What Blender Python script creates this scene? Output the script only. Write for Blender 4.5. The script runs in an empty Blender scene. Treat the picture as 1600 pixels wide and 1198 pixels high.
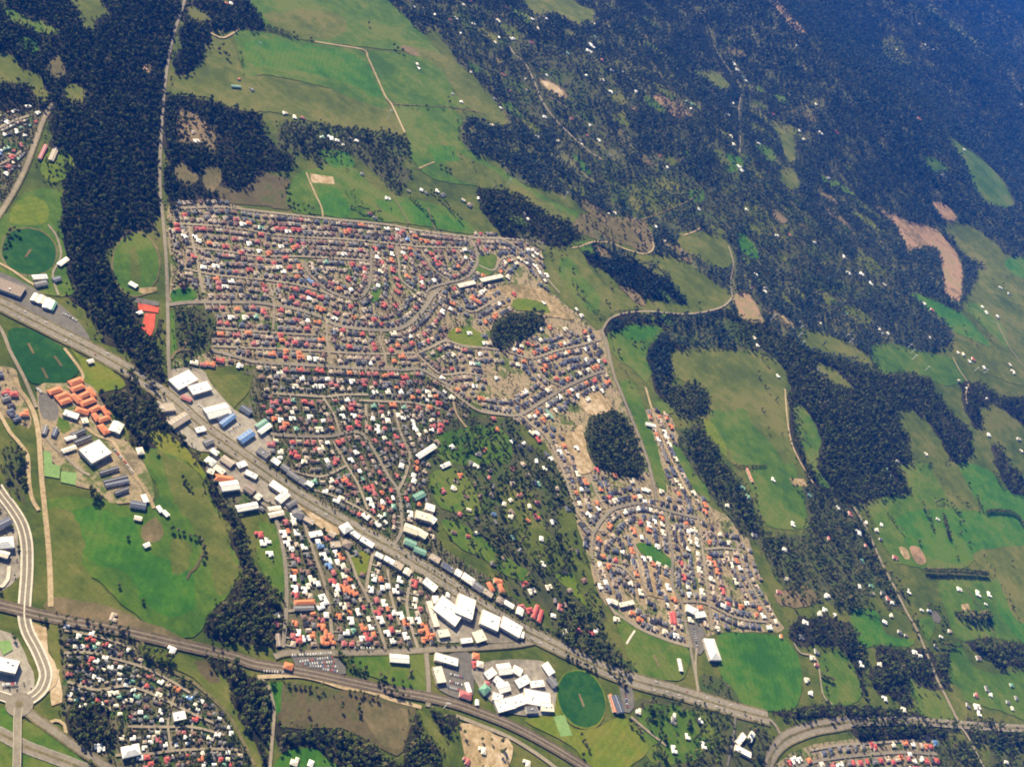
import bpy, math, random
import numpy as np
from mathutils import Matrix, Vector
from mathutils.geometry import delaunay_2d_cdt

scene = bpy.context.scene
COL = scene.collection
R = random.Random(7)
NR = np.random.default_rng(11)

# ------------------------------------------------------------------ camera
CAM_H = 1740.0
DEP = math.radians(39.0)
ROLL = math.radians(35.6)
FPX = 1570.0
FOC = FPX / 1600.0                    # focal length in picture widths
d = Vector((0, math.cos(DEP), -math.sin(DEP)))
r0 = Vector((1, 0, 0)); u0 = Vector((0, math.sin(DEP), math.cos(DEP)))
cr = r0 * math.cos(ROLL) + u0 * math.sin(ROLL)
cu = -r0 * math.sin(ROLL) + u0 * math.cos(ROLL)
cam_data = bpy.data.cameras.new("camera")
cam = bpy.data.objects.new("camera", cam_data)
COL.objects.link(cam)
m = Matrix((cr, cu, -d)).transposed().to_4x4()
m.translation = Vector((0, 0, CAM_H))
cam.matrix_world = m
cam_data.sensor_width = 36.0
cam_data.lens = 36.0 * FOC
cam_data.clip_start = 1.0
cam_data.clip_end = 60000.0
scene.camera = cam

# ------------------------------------------------------------------ light
SUN_EL = math.radians(33)
SUN_DIR = Vector((-0.86, 0.51, 0)).normalized() * math.cos(SUN_EL) + Vector((0, 0, math.sin(SUN_EL)))
w = bpy.data.worlds.new("World"); scene.world = w; w.use_nodes = True
nt = w.node_tree; nt.nodes.clear()
sky = nt.nodes.new("ShaderNodeTexSky"); sky.sky_type = 'NISHITA'
sky.sun_disc = False
sky.sun_elevation = SUN_EL
sky.sun_rotation = math.atan2(SUN_DIR.x, SUN_DIR.y)
sky.altitude = 0
bg = nt.nodes.new("ShaderNodeBackground"); bg.inputs[1].default_value = 0.05
out = nt.nodes.new("ShaderNodeOutputWorld")
nt.links.new(sky.outputs[0], bg.inputs[0]); nt.links.new(bg.outputs[0], out.inputs[0])
sl = bpy.data.lights.new("sun", 'SUN'); sl.energy = 5.0; sl.angle = math.radians(0.5)
sl.color = (1.0, 0.87, 0.64)
so = bpy.data.objects.new("sun", sl); COL.objects.link(so)
so.rotation_euler = SUN_DIR.to_track_quat('Z', 'Y').to_euler()
so.location = (0, 3000, 6000)
scene.view_settings.view_transform = 'Standard'
scene.view_settings.look = 'None'
scene.view_settings.gamma = 1.0
scene.view_settings.use_curve_mapping = False
scene.view_settings.exposure = 1.5
scene.cycles.max_bounces = 6
scene.cycles.diffuse_bounces = 2
scene.cycles.volume_bounces = 0
scene.cycles.transparent_max_bounces = 8
scene.cycles.use_denoising = True
scene.cycles.filter_width = 1.9
HAZE_DENSITY = 3.0e-5
HAZE_COLOR = (0.0, 0.15, 0.88)

# ------------------------------------------------------------------ terrain
def smooth(a, b, v):
    t = np.clip((v - a) / (b - a), 0, 1)
    return t * t * (3 - 2 * t)

def height(x, y):
    x = np.asarray(x, float); y = np.asarray(y, float)
    s = smooth(3500, 4900, y) * (1 - smooth(13500, 17000, np.hypot(x, y)))
    ridge = 0.5 - 0.5 * np.cos((y - 5150 + 260 * np.sin(x / 900 + .5)) * 2 * math.pi / 2400)
    big = 120 * ridge * (0.75 + .25 * np.sin(x / 640 + 1.1))
    spur = 34 * np.sin(x / 260 + y / 900) * np.sin(y / 420 + 0.7 + x / 1500)
    low = 5 * np.sin(x / 800 + 2.0) * np.sin(y / 900 + 1.0)
    return s * (big + spur) + low * (1 - smooth(9000, 12000, np.hypot(x, y)))

_cr = np.array(cr); _cu = np.array(cu); _d = np.array(d)

def unproject(pts):
    """photograph positions (1600 x 1198) -> places on the terrain"""
    p = np.asarray(pts, float).reshape(-1, 2)
    v = ((p[:, 0:1] - 800) / FPX) * _cr + (-(p[:, 1:2] - 599) / FPX) * _cu + _d
    lo = np.full(len(p), 700.0); hi = (CAM_H + 60) / np.maximum(-v[:, 2], .10)
    t = lo.copy(); step = (hi - lo) / 160
    hit = hi.copy(); done = np.zeros(len(p), bool)
    for i in range(161):
        z = CAM_H + t * v[:, 2]
        below = (z <= height(t * v[:, 0], t * v[:, 1])) & ~done
        hit[below] = t[below]; done |= below
        t = t + step
    a = hit - step; b = hit.copy()
    for i in range(24):
        mid = (a + b) / 2
        bl = CAM_H + mid * v[:, 2] <= height(mid * v[:, 0], mid * v[:, 1])
        b = np.where(bl, mid, b); a = np.where(bl, a, mid)
    return np.stack([b * v[:, 0], b * v[:, 1]], 1)

def project(x, y, z=None):
    x = np.asarray(x, float); y = np.asarray(y, float)
    z = height(x, y) if z is None else z
    q = np.stack([x, y, z - CAM_H], -1)
    dep = q @ _d
    return np.stack([800 + FPX * (q @ _cr) / dep, 599 - FPX * (q @ _cu) / dep], -1), dep

TILE = {}
for ci, c in enumerate("ABCD"):
    for ri, oy in enumerate((0, 300, 600, 898)):
        TILE[c + str(ri + 1)] = (400 * ci, oy)

def px(s, tile=None):
    """'x,y x,y ...' in photograph pixels, or in quarter pixels of one tile of it"""
    a = np.array([[float(k) for k in q.split(',')[:2]] for q in s.split()])
    if tile:
        ox, oy = TILE[tile]
        a = a / 3.9925 + np.array([ox, oy])
    return a

# ------------------------------------------------------------------ properties
def tag(o, label=None, cat=None, group=None, kind=None):
    if label: o["label"] = label
    if cat: o["category"] = cat
    if group: o["group"] = group
    if kind: o["kind"] = kind
    return o

def link(name, data, parent=None):
    o = bpy.data.objects.new(name, data); COL.objects.link(o)
    if parent is not None: o.parent = parent
    return o

def mesh(name, V, F, mats=(), idx=None, smooth_=False):
    me = bpy.data.meshes.new(name)
    me.from_pydata([tuple(v) for v in V], [], [tuple(f) for f in F])
    for mt in mats: me.materials.append(mt)
    if idx is not None: me.polygons.foreach_set("material_index", np.asarray(idx, np.int32))
    if smooth_: me.polygons.foreach_set("use_smooth", np.ones(len(me.polygons), bool))
    me.update()
    return me

# ------------------------------------------------------------------ materials
def new_mat(name, rough=0.9, spec=0.2):
    mt = bpy.data.materials.new(name); mt.use_nodes = True
    b = mt.node_tree.nodes["Principled BSDF"]
    b.inputs["Roughness"].default_value = rough
    b.inputs["Specular IOR Level"].default_value = spec
    return mt, mt.node_tree, b

def noise_node(nt, scale, detail=4.0, coord='pos', rough=.55):
    n = nt.nodes.new("ShaderNodeTexNoise"); n.inputs["Scale"].default_value = scale
    n.inputs["Detail"].default_value = detail; n.inputs["Roughness"].default_value = rough
    if coord == 'pos':
        g = nt.nodes.new("ShaderNodeNewGeometry"); nt.links.new(g.outputs["Position"], n.inputs["Vector"])
    else:
        g = nt.nodes.new("ShaderNodeTexCoord"); nt.links.new(g.outputs["Object"], n.inputs["Vector"])
    return n

def ramp(nt, src, stops):
    r = nt.nodes.new("ShaderNodeValToRGB")
    e = r.color_ramp.elements
    e[0].position, e[0].color = stops[0][0], (*stops[0][1], 1)
    e[1].position, e[1].color = stops[-1][0], (*stops[-1][1], 1)
    for p, c in stops[1:-1]:
        q = e.new(p); q.color = (*c, 1)
    nt.links.new(src, r.inputs[0])
    return r.outputs[0]

def mix(nt, a, b, fac, mode='MIX'):
    n = nt.nodes.new("ShaderNodeMix"); n.data_type = 'RGBA'; n.blend_type = mode
    for v, i in ((a, 6), (b, 7), (fac, 0)):
        if hasattr(v, 'links') or hasattr(v, 'is_linked'): nt.links.new(v, n.inputs[i])
        elif i == 0: n.inputs[0].default_value = v
        else: n.inputs[i].default_value = (*v, 1)
    return n.outputs[2]

def ground_mat(name, c1, c2, c3=None, big=1/220, mid=1/38, fine=1/6, grain=.35):
    """earth or turf: drifting between two or three tones over tens to hundreds of metres, with fine grain"""
    mt, nt, b = new_mat(name, .95, .1)
    n1 = noise_node(nt, big, 5); n2 = noise_node(nt, mid, 5, rough=.65); n3 = noise_node(nt, fine, 3, rough=.7)
    ad = nt.nodes.new("ShaderNodeMath"); ad.operation = 'MULTIPLY_ADD'
    nt.links.new(n2.outputs[0], ad.inputs[0]); ad.inputs[1].default_value = .75
    nt.links.new(n1.outputs[0], ad.inputs[2])
    stops = [(.70, c1), (1.02, c2)] if c3 is None else [(.70, c1), (.87, c2), (1.06, c3)]
    col = ramp(nt, ad.outputs[0], stops)
    g = ramp(nt, n3.outputs[0], [(.25, (1 - grain,) * 3), (.75, (1 + grain * .0 + 0.0,) * 3)])
    col = mix(nt, col, g, 1.0, 'MULTIPLY')
    if name.endswith('turf') and 'oval' not in name:      # faint wheel and mowing lines
        wv = nt.nodes.new("ShaderNodeTexWave"); wv.inputs["Scale"].default_value = .021; wv.inputs["Distortion"].default_value = 2.2; wv.inputs["Detail"].default_value = 3; wv.inputs["Detail Scale"].default_value = .35
        g_ = nt.nodes.new("ShaderNodeNewGeometry"); mp = nt.nodes.new("ShaderNodeMapping"); mp.inputs["Rotation"].default_value = (0, 0, .6 + len(bpy.data.materials) * .7)
        nt.links.new(g_.outputs["Position"], mp.inputs[0]); nt.links.new(mp.outputs[0], wv.inputs["Vector"])
        col = mix(nt, col, ramp(nt, wv.outputs[0], [(.0, (.94, .95, .93)), (1, (1.03, 1.03, 1.02))]), 1.0, 'MULTIPLY')
    nt.links.new(col, b.inputs["Base Color"])
    return mt

def plain_mat(name, c, rough=.6, spec=.3, var=.25, scale=.35, coord='pos', metal=0):
    mt, nt, b = new_mat(name, rough, spec)
    n = noise_node(nt, scale, 4, coord)
    lo = tuple(v * (1 - var) for v in c); hi = tuple(min(.9, v * (1 + var * .6)) for v in c)
    nt.links.new(ramp(nt, n.outputs[0], [(.3, lo), (.7, hi)]), b.inputs["Base Color"])
    b.inputs["Metallic"].default_value = metal
    return mt

M = {}
M['base'] = ground_mat("meadow_turf", (.038, .060, .005), (.070, .092, .008), (.112, .114, .020))
M['green'] = ground_mat("pasture_turf", (.036, .086, .004), (.066, .120, .006), (.110, .136, .018))
M['lush'] = ground_mat("lush_turf", (.024, .092, .004), (.044, .126, .005), (.080, .138, .010))
M['lime'] = ground_mat("lime_turf", (.076, .122, .004), (.118, .152, .006), (.155, .155, .015))
M['dark'] = ground_mat("mown_oval_turf", (.009, .054, .006), (.014, .068, .007), (.028, .086, .009), mid=1/20)
M['olive'] = ground_mat("olive_turf", (.056, .078, .007), (.092, .110, .013), (.136, .132, .028))
M['dry'] = ground_mat("dry_turf", (.085, .078, .026), (.135, .108, .046), (.195, .140, .072))
M['brown'] = ground_mat("brown_earth_turf", (.064, .058, .018), (.105, .082, .036), (.070, .082, .018))
M['sand'] = ground_mat("sandy_earth", (.16, .125, .050), (.35, .25, .125), (.50, .39, .25), mid=1/16)
M['pink'] = ground_mat("pink_earth", (.14, .105, .050), (.33, .20, .115), (.24, .19, .085))
M['yard'] = ground_mat("suburb_yards", (.135, .110, .054), (.29, .228, .138), (.070, .108, .014), big=1/60, mid=1/11, fine=1/3)
M['newyard'] = ground_mat("new_estate_yards", (.16, .130, .068), (.33, .25, .145), (.090, .115, .022), big=1/70, mid=1/12, fine=1/3)
M['oldyard'] = ground_mat("old_suburb_yards", (.050, .062, .016), (.14, .118, .064), (.046, .088, .010), big=1/50, mid=1/10, fine=1/3)
M['concrete'] = ground_mat("concrete_yard", (.16, .14, .10), (.26, .225, .17), (.34, .30, .23), mid=1/15)
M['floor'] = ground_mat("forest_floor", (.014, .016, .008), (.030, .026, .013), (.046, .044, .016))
M['scrub'] = ground_mat("scrub_floor", (.040, .050, .014), (.076, .078, .026), (.052, .078, .012))
M['asphalt'] = ground_mat("asphalt", (.17, .146, .105), (.215, .182, .130), (.245, .21, .15), mid=1/14)
M['street'] = ground_mat("street_asphalt", (.21, .172, .115), (.265, .218, .148), (.30, .25, .168), mid=1/14)
M['lot'] = ground_mat("car_park_asphalt", (.105, .096, .078), (.135, .122, .10), (.16, .145, .115), mid=1/14)
M['track'] = ground_mat("gravel_track", (.26, .195, .105), (.38, .28, .15), (.44, .34, .20), mid=1/10)
M['ballast'] = ground_mat("rail_ballast", (.080, .062, .040), (.115, .088, .056), (.13, .10, .066), mid=1/12)
M['kerb'] = ground_mat("pale_concrete", (.50, .44, .33), (.60, .53, .40), (.62, .56, .44), mid=1/10)
M['paint'] = ground_mat("road_paint", (.6, .6, .56), (.7, .7, .66), (.72, .72, .68))
M['redclay'] = ground_mat("red_tennis_surface", (.42, .07, .035), (.50, .09, .045), (.52, .11, .06), mid=1/10)
M['court'] = ground_mat("green_tennis_surface", (.15, .25, .075), (.18, .29, .09), (.20, .30, .10), mid=1/10)
M['verge'] = ground_mat("verge_turf", (.085, .078, .026), (.13, .112, .046), (.18, .145, .07), mid=1/12)
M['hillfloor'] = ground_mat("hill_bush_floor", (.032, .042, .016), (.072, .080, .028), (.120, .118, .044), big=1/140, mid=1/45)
# ------------------------------------------------------------------ drawing on the land
GX0, GY0, CELL = -3700.0, 550.0, 4.0
GW, GH = int(7400 / CELL), int(12200 / CELL)
WOOD = np.zeros((GH, GW), np.float32)         # how thickly trees may stand, 0..1
BLOCK = np.zeros((GH, GW), bool)              # roads, roofs, mown grounds: nothing grows here
WOOD_ID = np.zeros((GH, GW), np.int16)

def cells(x, y):
    i = ((np.asarray(x) - GX0) / CELL).astype(int); j = ((np.asarray(y) - GY0) / CELL).astype(int)
    ok = (i >= 0) & (i < GW) & (j >= 0) & (j < GH)
    return np.clip(i, 0, GW - 1), np.clip(j, 0, GH - 1), ok

def fill(poly, *grids_vals):
    """scanline fill of the land raster"""
    x0, y0 = poly.min(0); x1, y1 = poly.max(0)
    i0 = max(0, int((x0 - GX0) / CELL)); i1 = min(GW, int((x1 - GX0) / CELL) + 2)
    j0 = max(0, int((y0 - GY0) / CELL)); j1 = min(GH, int((y1 - GY0) / CELL) + 2)
    if i1 <= i0 or j1 <= j0: return
    A = np.asarray(poly); B = np.roll(A, -1, 0)
    par = np.zeros((j1 - j0, i1 - i0 + 1), np.int32)
    for (ax, ay), (bx, by) in zip(A, B):
        if ay == by: continue
        lo, hi = (ay, by) if ay < by else (by, ay)
        ja = max(j0, int(math.ceil((lo - GY0) / CELL - .5))); jb = min(j1, int(math.ceil((hi - GY0) / CELL - .5)))
        if jb <= ja: continue
        j = np.arange(ja, jb); yy = GY0 + (j + .5) * CELL
        xx = ax + (bx - ax) * (yy - ay) / (by - ay)
        i = np.clip(np.ceil((xx - GX0) / CELL - .5).astype(int), i0, i1) - i0
        np.add.at(par, (j - j0, i), 1)
    c = (np.cumsum(par, 1) % 2).astype(bool)[:, :-1]
    for g, v in grids_vals:
        g[j0:j1, i0:i1][c] = v

def catmull(P, closed, step):
    P = np.asarray(P, float); n = len(P); out = []
    rng = range(n if closed else n - 1)
    for i in rng:
        if closed: a, b, c, e = P[(i - 1) % n], P[i], P[(i + 1) % n], P[(i + 2) % n]
        else: a, b, c, e = P[max(i - 1, 0)], P[i], P[i + 1], P[min(i + 2, n - 1)]
        k = max(1, int(np.linalg.norm(c - b) / step))
        for q in range(k):
            t = q / k
            out.append(.5 * (2 * b + (c - a) * t + (2 * a - 5 * b + 4 * c - e) * t * t + (3 * b - a - 3 * c + e) * t ** 3))
    if not closed: out.append(P[-1])
    return np.array(out)

def straight(P, closed, step):
    P = np.asarray(P, float); n = len(P); out = []
    for i in range(n if closed else n - 1):
        b, c = P[i], P[(i + 1) % n]; k = max(1, int(np.linalg.norm(c - b) / step))
        out += [b + (c - b) * q / k for q in range(k)]
    if not closed: out.append(P[-1])
    return np.array(out)

def wobble(P, amp):
    if amp <= 0: return P
    ph = NR.uniform(0, 6.28, 8)
    x, y = P[:, 0], P[:, 1]
    dx = amp * (.6 * np.sin(x / 31 + y / 23 + ph[0]) + .5 * np.sin(x / 13 - y / 17 + ph[1]) + .35 * np.sin(x / 6.3 + y / 8.1 + ph[2]))
    dy = amp * (.6 * np.sin(x / 27 - y / 33 + ph[3]) + .5 * np.sin(x / 15 + y / 11 + ph[4]) + .35 * np.sin(x / 7.7 - y / 5.9 + ph[5]))
    return P + np.stack([dx, dy], 1)

_layer = {'floor': 0, 'field': 0, 'road': 0}
_base = {'floor': (.30, .003), 'field': (.75, .006), 'road': (2.1, .004)}
def lay(z=None, k='road'):
    """heights of flush sheets above the bare terrain: each a few millimetres above the last"""
    if z is not None: return z
    _layer[k] += 1
    return _base[k][0] + _base[k][1] * _layer[k]
SUBURB = np.zeros((GH, GW), bool)

def patch(name, pts, mt, label, rough=3.0, round_=True, z=None, parent=None, kind='structure', world=False, block=False, wood=None, build=True, cat=None):
    P = np.asarray(pts, float) if world else unproject(pts)
    P = catmull(P, True, 14) if round_ else straight(P, True, 20)
    P = wobble(P, rough)
    if wood is not None: fill(P, (WOOD, wood))
    if block: fill(P, (BLOCK, True))
    if not build: return P
    x0, y0 = P.min(0); x1, y1 = P.max(0)
    stepg = (45.0 if y1 < 3400 else 26.0) if (x1 - x0) * (y1 - y0) < 4e6 else 32.0
    if name == 'suburb_ground': fill(P, (SUBURB, True))
    elif name not in ('forest_floor', 'earth_bank'): fill(P, (SUBURB, False))
    k = 'floor' if name in ('suburb_ground', 'forest_floor') else 'field'
    X, Y = np.meshgrid(np.arange(x0 + stepg / 2, x1, stepg), np.arange(y0 + stepg / 2, y1, stepg))
    X = X.ravel(); Y = Y.ravel(); TMP = np.zeros((GH, GW), bool); fill(P, (TMP, True)); i_, j_, c = cells(X, Y); c &= TMP[j_, i_]; inn = np.stack([X[c], Y[c]], 1)
    co = [Vector(p) for p in P] + [Vector(p) for p in inn]
    n = len(P)
    V, E, F, *_ = delaunay_2d_cdt(co, [], [list(range(n))], 1, 1e-4)
    V = np.array([(v.x, v.y) for v in V])
    zz = height(V[:, 0], V[:, 1]) + lay(z, k)
    F = [f if (V[f[1]][0]-V[f[0]][0])*(V[f[2]][1]-V[f[0]][1]) - (V[f[1]][1]-V[f[0]][1])*(V[f[2]][0]-V[f[0]][0]) > 0 else f[::-1] for f in F]
    me = mesh(name, np.column_stack([V, zz]), F, [mt], smooth_=True)
    o = link(name, me, parent)
    if parent is None: tag(o, label, cat, None, kind)
    return o

def ribbon_geo(P, w0, w1, z):
    """strip between the offsets w0..w1 (metres, to the right of travel positive)"""
    T = np.gradient(P, axis=0); T /= np.linalg.norm(T, axis=1)[:, None] + 1e-9
    N = np.stack([T[:, 1], -T[:, 0]], 1)
    A = P + N * w0; B = P + N * w1
    n = len(P)
    V = np.vstack([np.column_stack([A, height(A[:, 0], A[:, 1]) + z]), np.column_stack([B, height(B[:, 0], B[:, 1]) + z])])
    F = [(i, i + n, i + n + 1, i + 1) for i in range(n - 1)]
    return V, F

def up(V, F):
    V = np.asarray(V); out = []
    for f in F:
        a, b, c = V[f[0]], V[f[1]], V[f[2]]
        out.append(f if np.cross(b - a, c - a)[2] > 0 else f[::-1])
    return out

def ribbon(name, P, w0, w1, z, mt, parent=None):
    V, F = ribbon_geo(P, w0, w1, z)
    return link(name, mesh(name, V, up(V, F), [mt], smooth_=True), parent)

def block_line(P, half):
    T = np.gradient(P, axis=0); T /= np.linalg.norm(T, axis=1)[:, None] + 1e-9
    N = np.stack([T[:, 1], -T[:, 0]], 1)
    for o in np.arange(-half, half + .1, CELL * .7):
        Q = P + N * o
        i, j, ok = cells(Q[:, 0], Q[:, 1]); BLOCK[j[ok], i[ok]] = True

STREETS = []
def road(name, pts, width, mt, label, z=None, edge=None, houses=None, block=True, step=8, sharp=False, clear=1.5):
    P = unproject(pts)
    P = straight(P, False, step) if sharp else catmull(P, False, step)
    P = straight(P, False, 3.5) if block else P
    if block: block_line(P, width / 2 + clear)
    P = P[::2] if block else P
    zz = lay(z)
    o = ribbon(name, P, -width / 2, width / 2, zz, mt)
    if edge:                                  # a raised kerb or verge along each side
        for s in (-1, 1):
            ribbon('kerb' if edge[1] == 'kerb' else 'verge', P, s * width / 2 - (.0 if s > 0 else edge[0]), s * width / 2 + (edge[0] if s > 0 else .0), zz + .13, M[edge[1]], o)
    tag(o, label, None, None, 'structure')
    if houses: STREETS.append((P, width, houses))
    return o, P

# ------------------------------------------------------------------ the ground sheet
def axis(a, b, s, far, k=14):
    inner = np.arange(a, b + 1, s)
    o = np.geomspace(60, far, k)
    return np.concatenate([(a - o)[::-1], inner, b + o])
gx = axis(-3700, 3700, 34, 13000); gy = axis(450, 12800, 34, 9000)
X, Y = np.meshgrid(gx, gy)
Z = height(X, Y)
nx, ny = len(gx), len(gy)
V = np.column_stack([X.ravel(), Y.ravel(), Z.ravel()])
ii, jj = np.meshgrid(np.arange(nx - 1), np.arange(ny - 1)); a = (jj * nx + ii).ravel()
me = bpy.data.meshes.new("ground")
me.vertices.add(len(V)); me.vertices.foreach_set("co", V.ravel())
L = np.column_stack([a, a + 1, a + nx + 1, a + nx]).ravel()
me.loops.add(len(L)); me.loops.foreach_set("vertex_index", L)
me.polygons.add(len(a)); me.polygons.foreach_set("loop_start", np.arange(0, len(L), 4)); me.polygons.foreach_set("use_smooth", np.ones(len(a), bool))
me.update(); me.validate()
me.materials.append(M['base'])
tag(link("ground", me), "rolling green meadow land under the whole valley", None, None, 'structure')
# ------------------------------------------------------------------ open land, woods' floors, grounds
patch('suburb_ground', px('264,322 345,316 400,328 500,340 650,357 735,368 850,378 862,400 850,420 800,440 770,470 740,500 740,560 690,598 640,585 400,572 270,575 270,562 320,552 332,520 322,478 268,478 268,420'), M['yard'], 'grey green yards and driveways of the large upper estate', rough=2, wood=0.3)
patch('suburb_ground', px('735,368 850,380 855,410 870,440 905,490 945,512 960,590 985,640 1010,640 1040,640 1060,680 1085,740 1110,790 1160,820 1180,880 1210,960 1222,985 1130,988 1090,1000 1075,1012 1000,985 960,955 935,930 915,860 895,800 875,740 850,690 800,655 700,610 690,590 740,560 740,500 780,470 800,440'), M['newyard'], 'sandy yards of the new housing estate', rough=2, wood=0.11)
patch('suburb_ground', px('400,575 640,588 700,612 735,640 720,668 690,680 672,720 670,760 685,800 690,850 760,900 860,985 840,990 750,945 640,872 560,822 470,768 410,725 395,690 385,640 395,600'), M['oldyard'], 'leafy yards of the old suburb above the highway', rough=2, wood=0.58)
patch('suburb_ground', px('330,745 350,735 410,745 470,785 560,838 640,885 700,925 760,965 840,1000 800,1012 660,1016 445,1022 442,930 448,890 430,810 400,800 345,790'), M['oldyard'], 'yards of the triangle suburb below the highway', rough=2, wood=0.45)
patch('suburb_ground', px('92,972 140,978 215,1000 222,1028 280,1055 330,1090 365,1140 380,1215 170,1215 120,1165 95,1100 97,1060'), M['oldyard'], 'leafy yards of the lower suburb at the bottom left', rough=2, wood=0.62)
patch('suburb_ground', px('-20,170 30,165 62,172 70,182 45,235 20,290 0,325 -30,340'), M['oldyard'], 'yards of the cottages at the left edge', rough=2, wood=0.58)
patch('suburb_ground', px('1225,1185 1260,1165 1330,1155 1400,1152 1465,1158 1475,1215 1200,1215'), M['yard'], 'yards of the estate at the bottom edge', rough=2, wood=0.3)
patch('suburb_ground', px('-20,580 20,575 32,610 48,650 45,670 25,660 0,650 -20,650'), M['newyard'], 'yards of the red roofed homes at the left edge', rough=2, wood=0.11)
patch('suburb_ground', px('-20,785 20,800 28,840 30,900 15,915 -20,920'), M['concrete'], 'yards of the buildings inside the new road bend', rough=2, wood=0.05)
patch('suburb_ground', px('-20,990 15,990 40,1020 55,1060 45,1085 0,1085 -20,1080'), M['concrete'], 'paved grounds inside the road loop', rough=2, wood=0.05)
# woods: (density, polygon); clearings come after and cut them
woods = []
GARDEN = SUBURB.copy()
def wood(label, dens, s, floor='floor', tile=None, rough=11, tone=0.04, size=1.0):
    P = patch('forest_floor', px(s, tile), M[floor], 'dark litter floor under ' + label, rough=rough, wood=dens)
    W = unproject(px(s, tile)); W = wobble(catmull(W, True, 14), 0)
    fill(W, (WOOD_ID, len(woods) + 1))
    if 'grove' in label or 'hollow' in label: fill(W, (SUBURB, False))
    woods.append((label, dens, W, tone, size))

wood('the large dark forest left of the long straight road', .92, '0,0 272,0 268,60 262,110 254,160 250,200 248,260 246,330 240,362 215,366 180,376 168,400 172,425 190,442 200,458 205,480 218,520 216,545 190,548 165,500 140,470 112,445 98,440 104,415 93,370 80,320 92,300 100,270 90,240 78,215 70,170 0,165', tone=-0.04)
wood('the wood at the top between the road and the pastures', .95, '284,0 400,0 470,-10 525,-5 525,18 500,28 470,20 440,20 415,35 400,48 375,45 335,52 322,72 316,95 290,114 274,120 277,80 284,40 300,33 320,38 332,32 318,16 296,8')
wood('the patchy bush above the housing estate', .78, '262,150 320,155 345,165 375,172 398,178 410,200 425,225 460,248 452,265 412,268 396,285 384,298 366,296 350,318 320,318 268,318 258,290 256,200')
wood('the shady garden trees around the white farm buildings', .5, '440,195 500,192 560,200 600,205 625,215 640,235 626,255 640,275 625,300 600,285 575,262 545,236 520,242 495,262 470,236 440,240', 'scrub')
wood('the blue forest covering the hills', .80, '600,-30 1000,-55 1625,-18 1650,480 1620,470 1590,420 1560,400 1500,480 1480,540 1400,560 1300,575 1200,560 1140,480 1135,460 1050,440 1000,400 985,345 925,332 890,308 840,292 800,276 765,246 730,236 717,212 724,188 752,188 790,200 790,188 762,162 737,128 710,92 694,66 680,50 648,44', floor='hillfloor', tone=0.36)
wood('the wooded tongue beside the winding gravel drive', .9, '745,293 770,289 800,298 850,328 880,345 905,368 880,385 858,384 820,374 790,370 768,352 752,330')
wood('the wedge of trees on the open green hillside', .97, '908,387 930,378 952,381 985,398 992,410 1020,415 1040,432 1055,452 1069,474 1030,468 983,462 960,436 938,420 915,408')
wood('the tree belt along the lane below the hillside', .9, '943,512 960,493 1000,488 1040,490 1090,490 1130,485 1150,495 1200,512 1160,525 1140,548 1100,545 1050,550 1052,590 1045,625 1020,600 1010,560 1018,535 1040,512 1000,505 965,514 950,525')
wood('the big forest between the pastures', .97, '1140,490 1200,512 1240,540 1300,560 1360,580 1420,585 1456,594 1450,630 1440,652 1428,640 1404,645 1418,690 1422,722 1404,732 1420,770 1395,785 1375,775 1342,782 1325,800 1300,785 1288,768 1265,740 1268,700 1255,655 1240,630 1235,600 1215,560 1180,545 1140,530', tone=.1)
wood('the trees along the curving pasture track', .85, '1229,610 1240,620 1244,660 1250,700 1268,740 1290,765 1275,770 1252,728 1236,690 1230,650', rough=3)
wood('the bushland of cottages below the paddock', .52, '1150,745 1180,790 1190,832 1240,832 1262,822 1245,765 1250,745 1290,772 1335,795 1352,830 1375,870 1398,905 1420,940 1395,950 1370,930 1330,950 1290,945 1250,940 1215,905 1185,850 1150,825', 'scrub', tone=0.2)
wood('the round dark grove inside the new estate', .97, '765,515 780,498 810,488 845,490 853,500 836,520 812,535 780,546 768,536', 'scrub', rough=4, tone=.3)
wood('the big square grove beside the new estate', .98, '914,668 926,650 952,642 976,653 991,684 1001,712 1007,736 984,746 955,738 930,728 917,704', 'scrub', rough=4, tone=.2)
wood('the grove at the corner of the open pasture', .9, '1030,590 1050,602 1090,598 1105,618 1108,650 1085,657 1060,647 1040,622', 'scrub')
wood('the strip of bush behind the new estate', .85, '1060,675 1088,665 1110,690 1130,725 1150,745 1170,775 1182,800 1185,830 1150,825 1115,780 1088,748 1066,712', 'scrub')
wood('the leafy blocks between old suburb and new estate', .31, '665,690 700,662 720,650 790,655 830,690 868,735 893,790 902,850 930,915 946,965 905,975 860,955 810,925 770,895 750,868 715,850 690,820 680,790 672,740', 'scrub', tone=.25)
wood('the belt of trees above the highway bend', .85, '868,925 905,945 935,980 972,1030 1000,1058 990,1064 950,1045 905,1020 880,1005 862,985 862,950', 'scrub', tone=0.2)
wood('the winding creek trees', .95, '160,615 190,600 225,612 255,650 300,702 328,735 352,780 372,820 388,862 402,900 436,940 445,990 425,1015 395,1012 340,1000 318,985 322,958 352,935 378,892 366,850 350,812 318,752 285,717 240,700 208,692 190,660', 'floor', tone=0.2)
wood('the trees around the red tennis courts', .85, '96,440 112,445 140,470 165,500 190,545 160,520 205,480 196,462 208,465 222,500 232,525 246,500 250,560 258,600 245,640 215,622 170,600 165,585 200,580 208,560 195,548 160,520 130,490', 'floor')
wood('the bush beside the railway and the lower suburb', .9, '352,1032 395,1048 412,1062 425,1085 426,1150 416,1198 388,1198 382,1150 368,1112 345,1075 330,1050 312,1022', 'floor', tone=0.2)
wood('the dark wood at the bottom edge', .95, '428,1130 460,1142 520,1138 560,1150 600,1178 640,1215 540,1210 500,1170 470,1163 445,1176 428,1165', 'floor', tone=0.2)
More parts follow.
